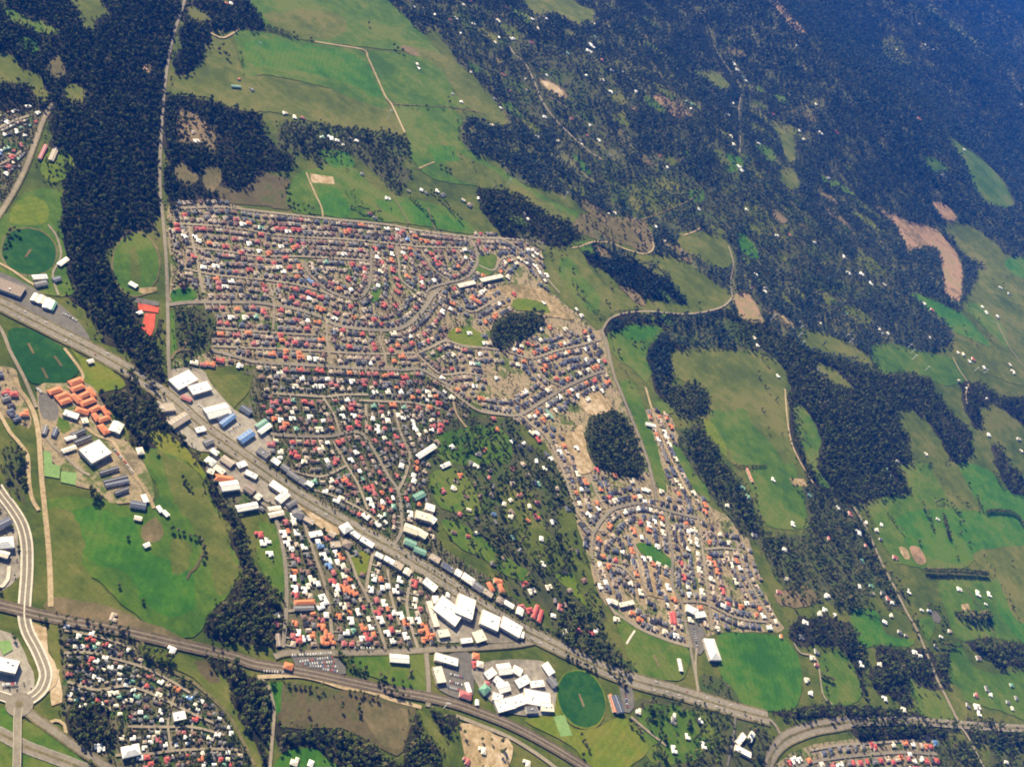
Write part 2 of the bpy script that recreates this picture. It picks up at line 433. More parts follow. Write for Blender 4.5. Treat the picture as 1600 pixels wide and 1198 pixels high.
wood('the wood on the lower slope beside the brown field', .95, '640,1108 656,1112 668,1150 690,1180 685,1215 622,1215 630,1160', 'floor', tone=0.2)
wood('the trees below the railway bend', .8, '672,1110 715,1118 716,1150 700,1160 684,1135', 'floor', tone=0.2)
wood('the dark hollow inside the lower suburb', .95, '105,1098 150,1106 178,1122 170,1158 138,1166 112,1135', 'floor')
wood('the olive scrub left of the sandy tracks', .75, '0,690 20,700 42,722 43,780 30,775 0,745', 'scrub', tone=.4)
wood('the brown scrub corner beside the crossroads', .6, '270,488 320,480 330,520 320,550 292,562 272,562 268,520', 'scrub', tone=.5)
wood('the gardens behind the highway bend', .34, '1000,1092 1060,1096 1150,1112 1195,1130 1190,1198 1120,1215 1010,1215 985,1150', 'scrub', tone=0.2)
wood('the wood behind the big green park', .9, '1238,975 1290,964 1330,972 1346,1000 1352,1075 1338,1082 1322,1050 1312,1012 1285,1010 1255,1008 1236,994')
wood('the tall trees left of the straight farm lane', .9, '1370,1013 1388,1010 1412,1014 1428,1030 1424,1060 1428,1090 1410,1098 1388,1092 1368,1080 1362,1045', tone=.1)
wood('the trees on both sides of the straight farm lane', .85, '1425,1020 1450,1010 1462,1030 1484,1018 1492,1050 1478,1066 1468,1085 1445,1080 1430,1055')
wood('the tree belt along the lower highway', .92, '1325,1106 1400,1108 1450,1112 1495,1122 1498,1136 1480,1152 1420,1158 1370,1162 1342,1152 1328,1130')
wood('the dark belt beside the far end of the highway', .92, '1505,1122 1540,1128 1605,1140 1605,1168 1540,1158 1512,1150')
wood('the bush right of the bottom estate', .7, '1465,1158 1512,1164 1540,1205 1470,1215 1462,1180', 'scrub')
wood('the bush at the lower right edge', .6, '1545,1160 1605,1172 1605,1215 1560,1215', 'scrub')
wood('the clump running down to the right edge', .92, '1512,1002 1540,995 1562,1008 1578,1046 1562,1048 1540,1026')
wood('the dark pines at the right edge', .95, '1562,1004 1605,1008 1605,1046 1582,1036')
wood('the row of trees under the big green park', .9, '1205,1110 1240,1104 1300,1100 1322,1108 1300,1120 1240,1122', rough=3)
wood('the bush between the lanes at the right', .85, '1440,610 1455,605 1480,640 1505,660 1518,690 1508,730 1490,728 1470,690 1450,660')
wood('the woodland of the right edge', .8, '1500,605 1530,600 1560,618 1605,620 1605,660 1580,650 1550,630 1530,640 1535,670 1518,662', tone=.05)
wood('the band of trees through the right pastures', .88, '1548,702 1565,702 1580,730 1600,750 1605,780 1585,775 1562,740')

def field(name, mk, label, s, tile=None, rough=4, wood=0, round_=True, **k):
    return patch(name, px(s, tile), M[mk], label, rough=rough, wood=wood, round_=round_, **k)

# thinned bush between the homes in the hills
patch('forest_floor', px('772,28 830,58 905,84 962,128 945,180 962,232 905,252 850,192 800,150 762,95'), M['scrub'], 'thinned dry bush around the hill village', rough=14, wood=.36)
patch('forest_floor', px('1130,210 1230,250 1260,330 1330,400 1400,430 1330,470 1240,440 1180,380 1140,320 1110,260'), M['scrub'], 'thinned bush below the hill lane', rough=16, wood=.46)
patch('forest_floor', px('940,255 1030,262 1120,290 1150,345 1100,362 1020,345 960,330 930,300'), M['scrub'], 'thinned bush above the hairpin drive', rough=14, wood=.42)
patch('forest_floor', px('1040,500 1120,495 1200,520 1230,545 1180,548 1120,545 1060,540'), M['scrub'], 'grey thinned bush beside the pink field', rough=6, wood=.6)
patch('forest_floor', px('1330,560 1420,570 1450,590 1400,588 1350,580'), M['scrub'], 'brown thinned bush at the field end', rough=6, wood=.6)
patch('forest_floor', px('690,5 780,25 800,80 760,110 710,60'), M['scrub'], 'thinned bush under the top edge', rough=8, wood=.6)
patch('lawn', px('676,690 720,672 770,668 800,690 790,720 740,725 700,720'), M['green'], 'rough lawns in the upper leafy blocks', rough=8, wood=.3)
patch('lawn', px('780,760 830,770 850,820 880,870 860,900 820,860 790,810'), M['olive'], 'rough grass in the right leafy blocks', rough=8, wood=.28)
patch('lawn', px('1010,1100 1060,1104 1110,1125 1120,1160 1060,1190 1010,1180 1000,1140'), M['green'], 'green lawns behind the highway bend', rough=6, wood=.22)
# far hills
field('pasture', 'olive', 'olive hilltop clearing at the top edge', '815,-8 885,-5 905,8 926,15 925,30 905,38 880,30 868,22 835,22 822,10')
field('earth_bank', 'pink', 'pale burnt strip running down the far blue ridge', '1192,-10 1212,0 1240,28 1260,54 1244,50 1214,20', rough=12, wood=.35)
field('pasture', 'green', 'long narrow green field far off in the blue haze', '1480,214 1500,224 1535,250 1560,275 1576,300 1582,325 1545,320 1520,292 1508,260')
field('pasture', 'green', 'small green field beside the far white farm', '1442,244 1465,250 1482,266 1455,268', rough=3)
field('pasture', 'olive', 'far hill field with a house in the haze', '1374,64 1400,56 1414,80 1422,104 1395,98 1380,86', rough=14, wood=.4)
field('pasture', 'olive', 'long thin clearing along the farthest ridge', '1418,6 1450,10 1475,30 1505,46 1530,72 1500,60 1460,36 1436,18', rough=14, wood=.35)
field('pasture', 'olive', 'narrow hillside strip above the yellow shed', '1206,188 1220,198 1236,205 1243,246 1230,252 1214,215')
field('pasture', 'olive', 'small curved clearing among the forest houses', '1214,270 1236,264 1248,285 1242,296 1225,290', rough=3)
field('pasture', 'olive', 'ring shaped clearing beside the hill lane', '1096,118 1114,112 1140,134 1122,140', rough=4)
field('earth_bank', 'pink', 'bare building site with sheds in the forest', '1022,152 1035,143 1056,154 1078,175 1070,186 1048,180', rough=9, wood=.28)
field('pasture', 'dry', 'dry sloping yard beside the upper village road', '838,124 860,126 885,145 880,155 858,142', rough=4)
field('earth_bank', 'sand', 'sandy yard beside the upper village road', '846,126 866,132 882,148 874,152 856,140', rough=4)
field('earth_bank', 'pink', 'curving bare pink earth ridge in the forest', '1390,334 1415,345 1440,350 1465,361 1486,385 1498,405 1504,430 1501,466 1491,469 1475,455 1470,420 1467,396 1453,386 1425,390 1418,394 1408,370', rough=5)
field('earth_bank', 'pink', 'small oval patch of bare pink earth', '1457,315 1475,319 1493,336 1491,345 1475,343 1461,328')
field('pasture', 'olive', 'olive ridge field beyond the pink earth', '1473,354 1510,350 1546,374 1567,395 1577,426 1572,432 1535,416 1512,402 1500,392 1488,374', rough=5)
field('pasture', 'lush', 'green corner field at the right edge', '1574,404 1640,410 1640,440 1588,432')
field('pasture', 'olive', 'olive field with white farm houses at right', '1528,420 1560,424 1581,445 1600,470 1620,490 1570,466 1540,456 1527,440')
field('pasture', 'lush', 'bright green field sloping under the forest edge', '1422,459 1440,461 1472,475 1502,490 1524,512 1548,541 1535,538 1508,526 1488,516 1468,496 1444,480')
field('pasture', 'green', 'green strip beside the diagonal lane', '1510,478 1532,475 1552,495 1568,512 1574,545 1552,524 1528,502')
field('pasture', 'olive', 'pale olive field at the right edge', '1484,534 1515,540 1560,548 1640,580 1640,610 1582,599 1550,586 1518,576 1498,560')
field('pasture', 'olive', 'long olive field crossed by power poles', '1243,514 1270,517 1310,529 1342,545 1364,570 1330,562 1300,553 1268,546 1248,530')
field('pasture', 'green', 'grey green field crossed by power poles', '1358,545 1385,535 1420,544 1460,554 1488,560 1508,592 1480,602 1450,592 1420,582 1385,584 1368,570')
field('pasture', 'olive', 'narrow pale meadow inside the forest', '1272,568 1295,571 1316,588 1332,606 1310,604 1290,591')
field('earth_bank', 'sand', 'sandy bank beside the power poles', '1212,488 1232,498 1240,512 1225,508')
field('earth_bank', 'pink', 'bare pink field at the end of the hill lane', '1147,462 1170,460 1186,485 1190,505 1175,504 1150,490', rough=3)
field('pasture', 'olive', 'olive slope under the forest houses', '1053,370 1075,361 1100,364 1130,371 1146,395 1145,412 1120,420 1095,404 1075,395')
field('pasture', 'dry', 'thinned olive slope above the hairpin drive', '930,335 960,340 990,340 1012,352 1022,380 1010,394 985,386 950,376 925,372 905,362 890,345 905,335', wood=.12)
field('pasture', 'olive', 'overgrown clearing in front of the upper forest', '985,290 1020,275 1060,285 1070,310 1045,332 1010,335 985,320', wood=.35, rough=8)
field('pasture', 'green', 'green garden strip among the forest houses', '1075,298 1098,296 1100,312 1082,315', wood=.1)
field('pasture', 'lush', 'long green gully between dark trees', '1150,366 1166,368 1180,385 1186,405 1172,404 1155,388', wood=.1)
field('pasture', 'lush', 'green lawns beside the hill lane', '1130,245 1150,242 1162,252 1155,266 1135,266', wood=.1)
field('pasture', 'green', 'green strip by the lower hill lane', '1180,222 1200,228 1214,250 1200,252 1186,238', wood=.1)
field('pasture', 'olive', 'patchy clearing left of the hill lane', '1160,320 1200,330 1240,365 1220,380 1190,360', wood=.4, rough=9)
field('pasture', 'olive', 'thin clearing below the forest houses', '1335,400 1360,402 1385,428 1372,432 1345,418', wood=.25, rough=6)
field('pasture', 'lush', 'small lawn among forest houses', '895,240 915,258 925,272 912,270 900,256', wood=.15)

# hillside and pastures, centre right
field('pasture', 'olive', 'open green hillside beside the new estate', '850,388 885,386 908,392 922,420 940,440 962,460 985,466 1030,471 1072,478 1062,455 1042,430 1018,412 995,404 990,396 1018,398 1045,400 1075,412 1108,436 1136,455 1143,470 1125,481 1080,491 1040,488 1000,484 960,488 945,508 932,516 906,492 890,480 862,456 850,430')
field('pasture', 'green', 'lush lower part of the open hillside', '872,410 890,405 905,425 925,450 940,470 930,490 905,470 880,440', rough=8)
field('pasture', 'green', 'sloping pasture between the lane and the estate road', '947,528 965,516 1000,508 1034,514 1016,540 1010,560 1016,585 1010,600 1000,590 985,575 960,556')
field('pasture', 'lush', 'green wedge beside the lane trees', '970,515 1000,508 1025,514 1005,535 985,530', rough=5)
field('pasture', 'olive', 'large rolling pasture with scattered trees', '1050,552 1100,546 1150,546 1190,550 1212,560 1228,590 1232,640 1234,690 1242,725 1180,730 1145,725 1120,690 1088,655 1110,640 1108,612 1075,598 1052,588')
field('pasture', 'green', 'bright green half of the rolling pasture', '1112,642 1160,640 1172,660 1210,700 1220,726 1160,726 1140,705 1120,680 1112,660', rough=6)
field('pasture', 'lime', 'yellow green corner of the rolling pasture', '1090,655 1110,658 1128,685 1135,712 1120,700 1100,675', rough=7)
field('pasture', 'olive', 'bare rise in the rolling pasture', '1108,600 1140,598 1155,625 1150,640 1118,640', rough=8)
field('pasture', 'green', 'green lane of grass inside the forest', '1240,632 1258,640 1280,680 1282,700 1276,730 1298,762 1282,758 1262,718 1246,682')
field('paddock', 'green', 'fenced horse paddock with jumps', '1168,736 1200,728 1238,724 1246,745 1256,770 1262,822 1240,828 1200,822 1182,792 1172,760', round_=False)
field('paddock', 'green', 'broad pasture along the forest edge', '1355,792 1372,778 1425,770 1418,740 1408,726 1452,724 1492,722 1512,730 1520,760 1528,790 1520,830 1530,870 1500,890 1440,888 1400,880 1380,850', round_=False)
field('paddock', 'green', 'bright green paddock inside the forest corner', '1405,728 1452,725 1462,745 1478,780 1470,790 1425,772 1418,742', rough=2)
field('paddock', 'olive', 'dry pasture strip running down the right side', '1455,728 1492,724 1512,760 1532,800 1525,800 1490,790 1470,760', rough=2)
field('paddock', 'lush', 'deep green paddock at the right edge', '1498,726 1545,735 1580,770 1640,785 1640,860 1560,858 1528,850 1515,800 1534,796', rough=2)
field('paddock', 'lush', 'paddock above the long hedge', '1500,800 1530,805 1540,855 1500,880 1450,870 1420,850 1400,810 1440,795', rough=4)
field('paddock', 'olive', 'pale paddock at the right edge with a track', '1530,860 1640,862 1640,965 1585,970 1560,930 1552,905 1530,885', rough=2)
field('paddock', 'lush', 'dark green paddock behind the long shelter clump', '1558,905 1590,970 1640,975 1640,1010 1600,1005 1560,960 1550,930', rough=2)
field('paddock', 'green', 'paddock with the long shadowed clump', '1470,905 1548,905 1562,960 1590,1000 1545,996 1500,1000 1480,960', rough=2)
field('paddock', 'lush', 'deep green field left of the straight lane', '1330,955 1368,955 1385,990 1428,1000 1420,1010 1370,1008 1350,1010 1335,985', rough=2)
field('paddock', 'green', 'green lawn beside the curved pond', '1436,968 1456,965 1460,985 1450,1000 1440,985', rough=2)
field('paddock', 'green', 'sloping paddock right of the straight lane', '1495,1000 1520,1040 1555,1052 1600,1050 1640,1080 1640,1130 1560,1110 1500,1090 1480,1050', rough=4)
field('paddock', 'olive', 'rough strip beside the straight lane', '1480,1070 1500,1075 1512,1120 1500,1126', rough=3)
field('paddock', 'green', 'tree lined field left of the straight lane', '1418,1050 1432,1070 1470,1085 1490,1122 1440,1118 1425,1090', rough=3)
field('paddock', 'green', 'fenced field beside the green park', '1282,1024 1320,1022 1346,1086 1300,1101 1284,1078', rough=3)
field('paddock', 'dry', 'dry grass by the cottages in the bushland', '1215,925 1265,920 1275,945 1222,948', rough=6, wood=.15)
field('arena', 'sand', 'pale riding arena beside the paddock', '1233,747 1256,748 1262,760 1239,759', rough=.5, round_=False, block=True)
field('arena', 'sand', 'yellow sand patch on the right pasture', '1404,855 1414,856 1422,870 1413,873', rough=1.5)
field('arena', 'pink', 'red brown ploughed plot on the right pasture', '1420,855 1436,856 1447,877 1432,880', rough=1.5)
field('arena', 'sand', 'small sandy ring in the right paddock', '1501,944 1513,943 1516,953 1504,954', rough=1.5)
field('pond', 'lot', 'grey curved drive around the white farm house', '1455,955 1463,955 1470,966 1466,974 1458,970', rough=1)

# top left and upper middle
field('pasture', 'green', 'bright green clearing in the top left forest', '5,10 40,26 72,38 95,50 75,55 45,43 15,32')
field('pasture', 'olive', 'olive clearing at the top edge in the forest', '110,-5 150,-5 170,22 150,30 146,50 130,46 123,22')
field('pasture', 'olive', 'olive field at the left edge', '-30,84 18,88 36,108 62,114 68,140 84,150 60,158 40,135 -30,128')
field('pasture', 'dry', 'small dry glade in the big forest', '73,95 90,87 100,115 80,123')
field('pasture', 'olive', 'oval glade in the big forest', '97,140 115,131 136,145 126,163 105,158')
field('pasture', 'lush', 'grassy glade in the top left trees', '30,60 55,62 58,80 40,82', wood=.3)
field('earth_bank', 'pink', 'tiny bare earth spot in the big forest', '222,102 234,100 238,112 226,116', rough=2)
field('pasture', 'lime', 'lime green grass behind the left cottages', '60,258 95,232 114,248 108,275 80,285', wood=.25)
field('pasture', 'dry', 'dry glade beside the straight road', '276,174 300,174 326,195 336,215 335,240 310,226 285,230 277,210', wood=.2)
field('pasture', 'dry', 'lower dry glade beside the straight road', '271,254 295,262 311,280 290,291 274,276')
field('pasture', 'dry', 'brown glade in the patchy bush', '318,264 340,259 346,285 331,301 317,286')
field('pasture', 'brown', 'brown rough field above the housing estate', '340,292 372,298 392,282 412,270 450,284 452,328 400,322 348,318', rough=6)
field('pasture', 'olive', 'dry grass between road and green field', '275,122 292,118 320,98 325,75 345,62 362,64 372,95 390,120 430,140 400,176 345,163 320,152 270,148')
field('pasture', 'olive', 'dry lower half of the large square field', '380,116 420,125 470,135 520,140 580,158 606,164 627,208 600,204 560,203 500,192 430,176 396,172 372,140', rough=6)
field('pasture', 'green', 'large square green field with pale borders', '366,52 400,50 480,66 567,82 605,163 570,162 520,140 470,128 420,118 384,118 372,80', rough=3)
field('pasture', 'lush', 'green core of the large square field', '378,70 420,62 480,72 560,88 590,150 540,130 480,112 430,108 390,100', rough=12)
field('pasture', 'green', 'green field right of the pale track', '573,82 640,86 690,102 712,150 740,168 617,162 592,120')
field('pasture', 'green', 'long green field under the top edge', '408,-6 580,-8 620,15 652,46 700,96 690,86 622,80 570,74 480,62 425,46 402,22')
field('pasture', 'olive', 'yellowish slope of the long top field', '415,22 520,20 540,50 500,62 440,50', rough=10)
field('pasture', 'green', 'green slope below the track crossing', '616,168 700,168 722,190 716,215 740,240 800,276 872,320 902,332 882,346 800,302 740,290 680,280 645,252 632,206', rough=5)
field('pasture', 'olive', 'olive slope along the wooded wedge', '690,225 730,245 800,285 870,325 900,340 882,348 800,304 740,290 700,268', rough=8)
field('paddock', 'lush', 'small dark green square crop', '668,226 708,228 718,252 680,254', rough=1, round_=False)
field('pasture', 'olive', 'dry strip of slope along the forest edge', '640,76 690,86 740,120 792,186 772,194 722,160 690,112', rough=5)
field('pasture', 'green', 'green blocks above the housing estate', '452,288 480,266 540,258 590,296 640,310 690,322 735,352 735,366 650,352 500,336 452,326', rough=4)
field('pasture', 'lush', 'deep green strip above the housing estate', '585,318 612,312 660,325 715,345 730,362 690,356 630,345', rough=4)
field('pasture', 'lush', 'green paddock under the sandy arena', '500,295 530,298 545,336 505,334', rough=3)
field('pasture', 'lush', 'green gardens by the white farm buildings', '500,236 540,238 552,262 520,262 505,250', wood=.1)
field('arena', 'sand', 'sandy riding arena above the housing estate', '484,272 520,277 522,288 487,286', rough=.5, round_=False, block=True)
field('earth_bank', 'dry', 'grey bare mound at the top field', '626,72 642,74 656,86 648,88 632,80', rough=3)

# left: sports grounds, creek flats
field('pasture', 'green', 'grass between the left road and the ovals', '0,345 20,330 40,300 90,300 100,330 96,350 105,400 100,425 112,460 0,440', rough=4)
field('oval', 'lime', 'lime green playing field beside the big forest', '90,80 180,30 260,50 300,100 290,190 180,210 60,190 60,140', 'A2', rough=1, block=True)
def ellipse(cx, cy, a, b, rot):
    t = np.linspace(0, 2 * math.pi, 37)[:-1]; c, q = math.cos(rot), math.sin(rot)
    return np.column_stack([cx + a * np.cos(t) * c - b * np.sin(t) * q, cy + a * np.cos(t) * q + b * np.sin(t) * c])
def oval(cx, cy, a, b, rot, mk, rim, label):
    patch('oval_rim', ellipse(cx, cy, a + 2.6, b + 2.6, rot), M[rim], 'pale rim around the ' + label, rough=2.2, block=True)
    patch('oval', ellipse(cx, cy, a, b, rot), M[mk], label, rough=1.2, block=True)
oval(45, 394, 43, 36, .25, 'dark', 'verge', 'dark green cricket oval at the left edge')
oval(212, 413, 36, 49, .0, 'green', 'dry', 'worn grass oval beside the straight road')
patch('earth_bank', ellipse(210, 420, 8, 38, -.06), M['olive'], 'worn strip along the middle of the upper oval', rough=2)
field('paddock', 'dark', 'dark green sports ground with cricket pitches', '70,850 160,850 330,930 400,970 470,1050 492,1110 440,1170 350,1200 200,1195 130,1125 80,1000 45,910', 'A2', rough=.6, block=True)
field('pasture', 'lime', 'yellow green grass beside the sports ground', '440,975 520,1040 620,1060 720,1130 780,1200 600,1260 520,1190 515,1110', 'A2', rough=3, block=True)
field('pasture', 'lush', 'green corner lawn at the crossroads', '1075,620 1180,600 1230,650 1150,690 1075,690', 'A2', rough=2)
field('pasture', 'lush', 'green strip along the straight road', '1060,745 1085,740 1090,900 1095,1030 1065,1040', 'A2', rough=2)
field('pasture', 'olive', 'flat grass block behind the car dealers', '325,588 395,585 390,610 365,640 345,622', rough=2, round_=False)
field('pasture', 'green', 'wide green creek flat beside the school', '70,782 140,778 210,792 250,775 222,715 262,702 318,755 352,830 374,890 350,935 322,962 316,986 290,1000 250,986 200,950 130,892 78,862')
field('pasture', 'lush', 'lush middle of the creek flat', '120,800 180,800 230,850 270,880 300,920 280,965 240,950 190,900 140,860', rough=12)
field('pasture', 'olive', 'olive bank of the creek flat', '258,705 318,757 350,830 372,890 345,930 330,880 300,820 262,760', rough=8)
field('pasture', 'olive', 'rough ground along the sandy track', '72,800 105,795 125,850 130,890 180,940 240,985 160,978 80,960 76,880', rough=7)
field('earth_bank', 'olive', 'dull dry patch on the creek flat', '262,850 285,845 300,862 295,890 268,895', rough=6)
field('earth_bank', 'dry', 'bare golden hump at the end of the school grounds', '222,824 240,808 252,817 257,832 238,848 226,845', rough=3)
field('pasture', 'lime', 'strip of grass beside the creek behind the shops', '232,680 250,672 285,695 312,728 330,760 316,748 285,716 250,704', rough=2)
field('pasture', 'green', 'lawn between the creek trees and the triangle streets', '405,815 425,820 440,850 445,900 440,935 420,910 402,870', rough=2)
field('pasture', 'dry', 'rough dry grass along the railway', '75,935 160,945 240,975 300,1002 370,1020 300,1008 200,985 80,962', rough=3)
field('pasture', 'olive', 'yellowish bank below the lower suburb lane', '215,1010 262,1018 310,1030 350,1060 365,1110 390,1150 420,1215 400,1215 370,1150 340,1100 300,1060 265,1040 225,1030', rough=3)
field('earth_bank', 'brown', 'brown bare mound by the railway', '305,1032 325,1030 342,1050 346,1068 330,1070 312,1050', rough=3)
field('earth_bank', 'sand', 'sandy bank along the new road', '52,970 72,980 75,1020 92,1050 97,1095 80,1100 78,1060 70,1030 55,1000', rough=2)
field('pasture', 'olive', 'narrow grass strip beside the sandy bank', '78,972 90,975 94,1020 97,1070 88,1040 76,1005', rough=1)
field('pasture', 'lush', 'green wedge between freeway and roundabout', '0,1105 25,1118 24,1150 0,1140', rough=1)
field('pasture', 'green', 'freeway verge at the bottom left corner', '-30,1140 24,1150 40,1125 70,1140 100,1165 140,1215 -30,1215', rough=2)
field('pasture', 'brown', 'brown field beside the railway at the bottom', '440,1068 535,1078 600,1092 650,1105 640,1140 620,1180 560,1148 520,1136 460,1138 434,1128', rough=3)
field('pasture', 'lush', 'small dark green plot at the field corner', '420,1065 442,1066 438,1110 428,1120 422,1090', rough=1, round_=False)
field('earth_bank', 'dry', 'pinkish dry patch in the brown field', '560,1105 590,1100 635,1118 635,1150 605,1165 580,1140', rough=9)
field('pasture', 'olive', 'grass slope left of the yellow earthworks', '652,1105 690,1150 705,1200 690,1215 690,1180 668,1150', rough=3)
field('pasture', 'lush', 'green clearing at the bottom edge', '440,1180 480,1168 512,1182 540,1215 430,1215', rough=3)
field('earth_bank', 'sand', 'yellow earthworks at the bottom', '715,1140 740,1135 790,1150 800,1180 770,1215 735,1215 722,1180', rough=9, wood=.1)
field('pasture', 'green', 'station lawn with trees', '545,1024 620,1022 662,1022 668,1080 640,1078 590,1060 555,1045', rough=1)

# bottom middle: park and school
field('pasture', 'lime', 'school playing field beside the oval', '240,740 300,860 380,955 520,950 700,890 850,1080 740,1190 620,1260 480,1210 360,1060 80,910 200,870', 'C4', rough=1.5, block=True)
oval(908, 1092, 35, 46, -.42, 'dark', 'lime', 'dark green school oval beside the highway')
field('court', 'court', 'pale green court on the school field', '255,880 325,875 375,1000 300,1010', 'C4', rough=0, round_=False, block=True)
field('paddock', 'lush', 'big bright green park below the new estate', '1127,990 1180,990 1226,998 1247,1030 1252,1070 1241,1106 1190,1109 1150,1092 1125,1052 1119,1012', rough=1.5, block=True)
field('paddock', 'green', 'dark green reserve under the estate edge', '640,215 800,345 1000,425 1090,450 1105,560 1040,660 830,630 760,580 690,420', 'C4', rough=1.5)
field('earth_bank', 'scrub', 'brown scrubby corner beside the highway', '1170,640 1300,650 1400,740 1420,800 1280,760 1180,720', 'C4', rough=4, wood=.3)
field('pasture', 'lime', 'grass slope behind the estate gardens', '270,0 480,0 540,230 450,190 350,90', 'C4', rough=3, wood=.05)

# suburbs
field('pasture', 'court', 'small green court inside the road loop', '-5,1002 15,1000 20,1015 5,1024', rough=0, round_=False, block=True)
field('pavement', 'newyard', 'pale paved yards of the school', '60,605 85,600 140,600 170,650 200,690 225,725 240,760 238,785 215,785 170,785 150,765 120,760 95,735 70,705 62,660', rough=1.5)
field('paddock', 'green', 'lawn in the middle of the school', '92,652 108,660 112,672 98,678 88,665', rough=1)
field('court', 'lot', 'dark car park at the school gate', '62,612 80,618 92,640 86,658 68,655 60,635', rough=.5)
field('court', 'court', 'pair of pale green courts at the school', '270,415 318,430 325,500 375,512 370,590 275,575', 'A3', rough=0, round_=False, block=True)
field('court', 'court', 'separate pale green court at the school', '380,545 480,557 470,632 378,612', 'A3', rough=0, round_=False, block=True)
field('court', 'redclay', 'red tennis courts beside the straight road', '905,758 970,762 962,850 940,905 882,850', 'A2', rough=0, round_=False, block=True)
field('court', 'redclay', 'row of small orange courts above the red courts', '860,692 992,722 986,756 862,738', 'A2', rough=0, round_=False, block=True)
field('pavement', 'sand', 'sandy path area at the oval club house', '870,600 975,598 980,620 900,640 860,625', 'A2', rough=1, block=True)
field('pavement', 'concrete', 'pale concrete yards of the highway showrooms', '264,580 315,578 330,600 365,640 395,655 425,690 410,725 360,695 310,655 275,620', rough=1)
field('pavement', 'concrete', 'pale forecourts below the highway', '245,625 275,640 300,665 340,700 325,706 300,700 270,670 246,640', rough=1)
field('pavement', 'lot', 'grey yards of the depots at the left', '-10,425 60,455 120,500 140,535 90,515 40,492 -10,470', rough=1)
field('pavement', 'concrete', 'pale paving around the shops under the highway', '335,712 420,744 470,788 458,800 402,778 330,748', rough=2)
field('pavement', 'sand', 'sandy shop strip along the highway', '455,775 500,800 540,825 528,836 500,825 470,795', rough=1.5)
field('pavement', 'concrete', 'pale paving around the shopping centre', '664,942 680,936 725,930 760,960 815,990 810,1004 720,1004 682,1002 668,965', rough=1)
field('pavement', 'lot', 'big car park of the industrial block', '695,1025 735,1022 740,1080 735,1095 700,1085 680,1070 690,1050', rough=1)
field('pavement', 'concrete', 'paving of the white school blocks', '740,1040 800,1030 850,1035 868,1060 865,1110 840,1118 800,1115 765,1095 745,1070', rough=1)
field('pavement', 'lot', 'car park beside the railway station', '452,1022 500,1024 530,1030 540,1052 500,1050 462,1040', rough=.5)
field('pavement', 'lot', 'car park behind the dark roofed hall', '968,1068 985,1070 990,1105 975,1112', rough=.5)
field('pavement', 'lot', 'car park of the white arena', '1075,975 1098,980 1100,1015 1086,1020', rough=.5)
field('pavement', 'lot', 'crossroads car park at the oval', '835,660 995,690 990,712 840,690', 'A2', rough=.5)
field('earth_bank', 'sand', 'bare building blocks inside the new estate', '985,875 1010,880 1035,890 1055,925 1062,940 1010,930 1000,915', rough=2)
field('earth_bank', 'sand', 'sandy lots of the estate behind the round grove', '760,455 800,445 850,455 880,480 895,500 860,495 845,488 800,478 770,480', rough=4)
field('earth_bank', 'sand', 'sandy lots beside the square grove', '865,690 890,675 910,665 915,700 925,735 905,740 885,715', rough=4)
field('earth_bank', 'sand', 'sandy lots near the estate main road', '905,620 935,612 955,635 940,648 915,645', rough=4)
field('pasture', 'lime', 'yellow grass of the unsold estate lots', '800,470 840,470 860,490 840,488 805,485', rough=4)
field('pasture', 'lush', 'grass strip curving through the lower estate', '992,850 1010,848 1045,870 1055,890 1030,880 1000,862', rough=2)
field('pasture', 'green', 'grass strip beside the estate road', '968,600 990,600 1020,680 1035,730 1040,765 1028,765 1005,700 985,640', rough=2)
field('pasture', 'green', 'green behind the strip of new houses', '1022,628 1045,632 1052,645 1030,645', rough=2)
field('pasture', 'green', 'green strip behind the last row of new houses', '1048,695 1062,700 1085,740 1105,760 1108,785 1090,770 1065,735', rough=3)
field('pasture', 'lush', 'tiny park among the estate streets', '580,458 592,450 592,470 578,472', rough=1)
field('pasture', 'lime', 'grass lots in the middle of the new estate', '700,520 730,510 760,530 740,545 715,540', rough=3)
field('pasture', 'green', 'grass lots right of the loop road', '745,400 775,400 765,430 745,425', rough=3)
field('pasture', 'green', 'open field in the leafy blocks', '676,738 720,735 747,775 748,802 700,800 680,780', rough=4, wood=.08)
field('pasture', 'green', 'long field in the leafy blocks', '690,812 740,830 790,870 830,900 800,905 750,870 705,845', rough=4, wood=.12)
field('pasture', 'olive', 'sunlit field beside the leafy blocks', '870,800 895,800 905,850 930,915 940,955 920,950 895,900 880,850', rough=3, wood=.08)
field('pasture', 'lime', 'small park with one bare tree in the triangle streets', '545,870 575,862 572,895 560,900', rough=1)

# openings in the hill bush: grazed glades and house yards
RG = random.Random(3)
for n_ in range(150):
    for _ in range(40):
        x_, y_ = RG.uniform(700, 1420), RG.uniform(10, 500)
        c_ = unproject([(x_, y_)])[0]; i, j, ok = cells(*c_)
        if WOOD[j, i] > .45 and y_ > (x_ - 1050) * .62: break
    else: continue
    q_ = RG.uniform(13, 46); el = RG.uniform(1, 2.2)
    P_ = np.array([(c_[0] + el * q_ * RG.uniform(.6, 1.2) * math.cos(a), c_[1] + q_ * RG.uniform(.6, 1.2) * math.sin(a)) for a in np.linspace(0, 6.28, 10)[:-1]])
    patch('glade', P_, M[RG.choice(('olive', 'olive', 'green', 'dry', 'scrub', 'hillfloor'))], 'grassy opening in the hill bush', rough=5, world=True, wood=RG.choice((.05, .2, .3)))

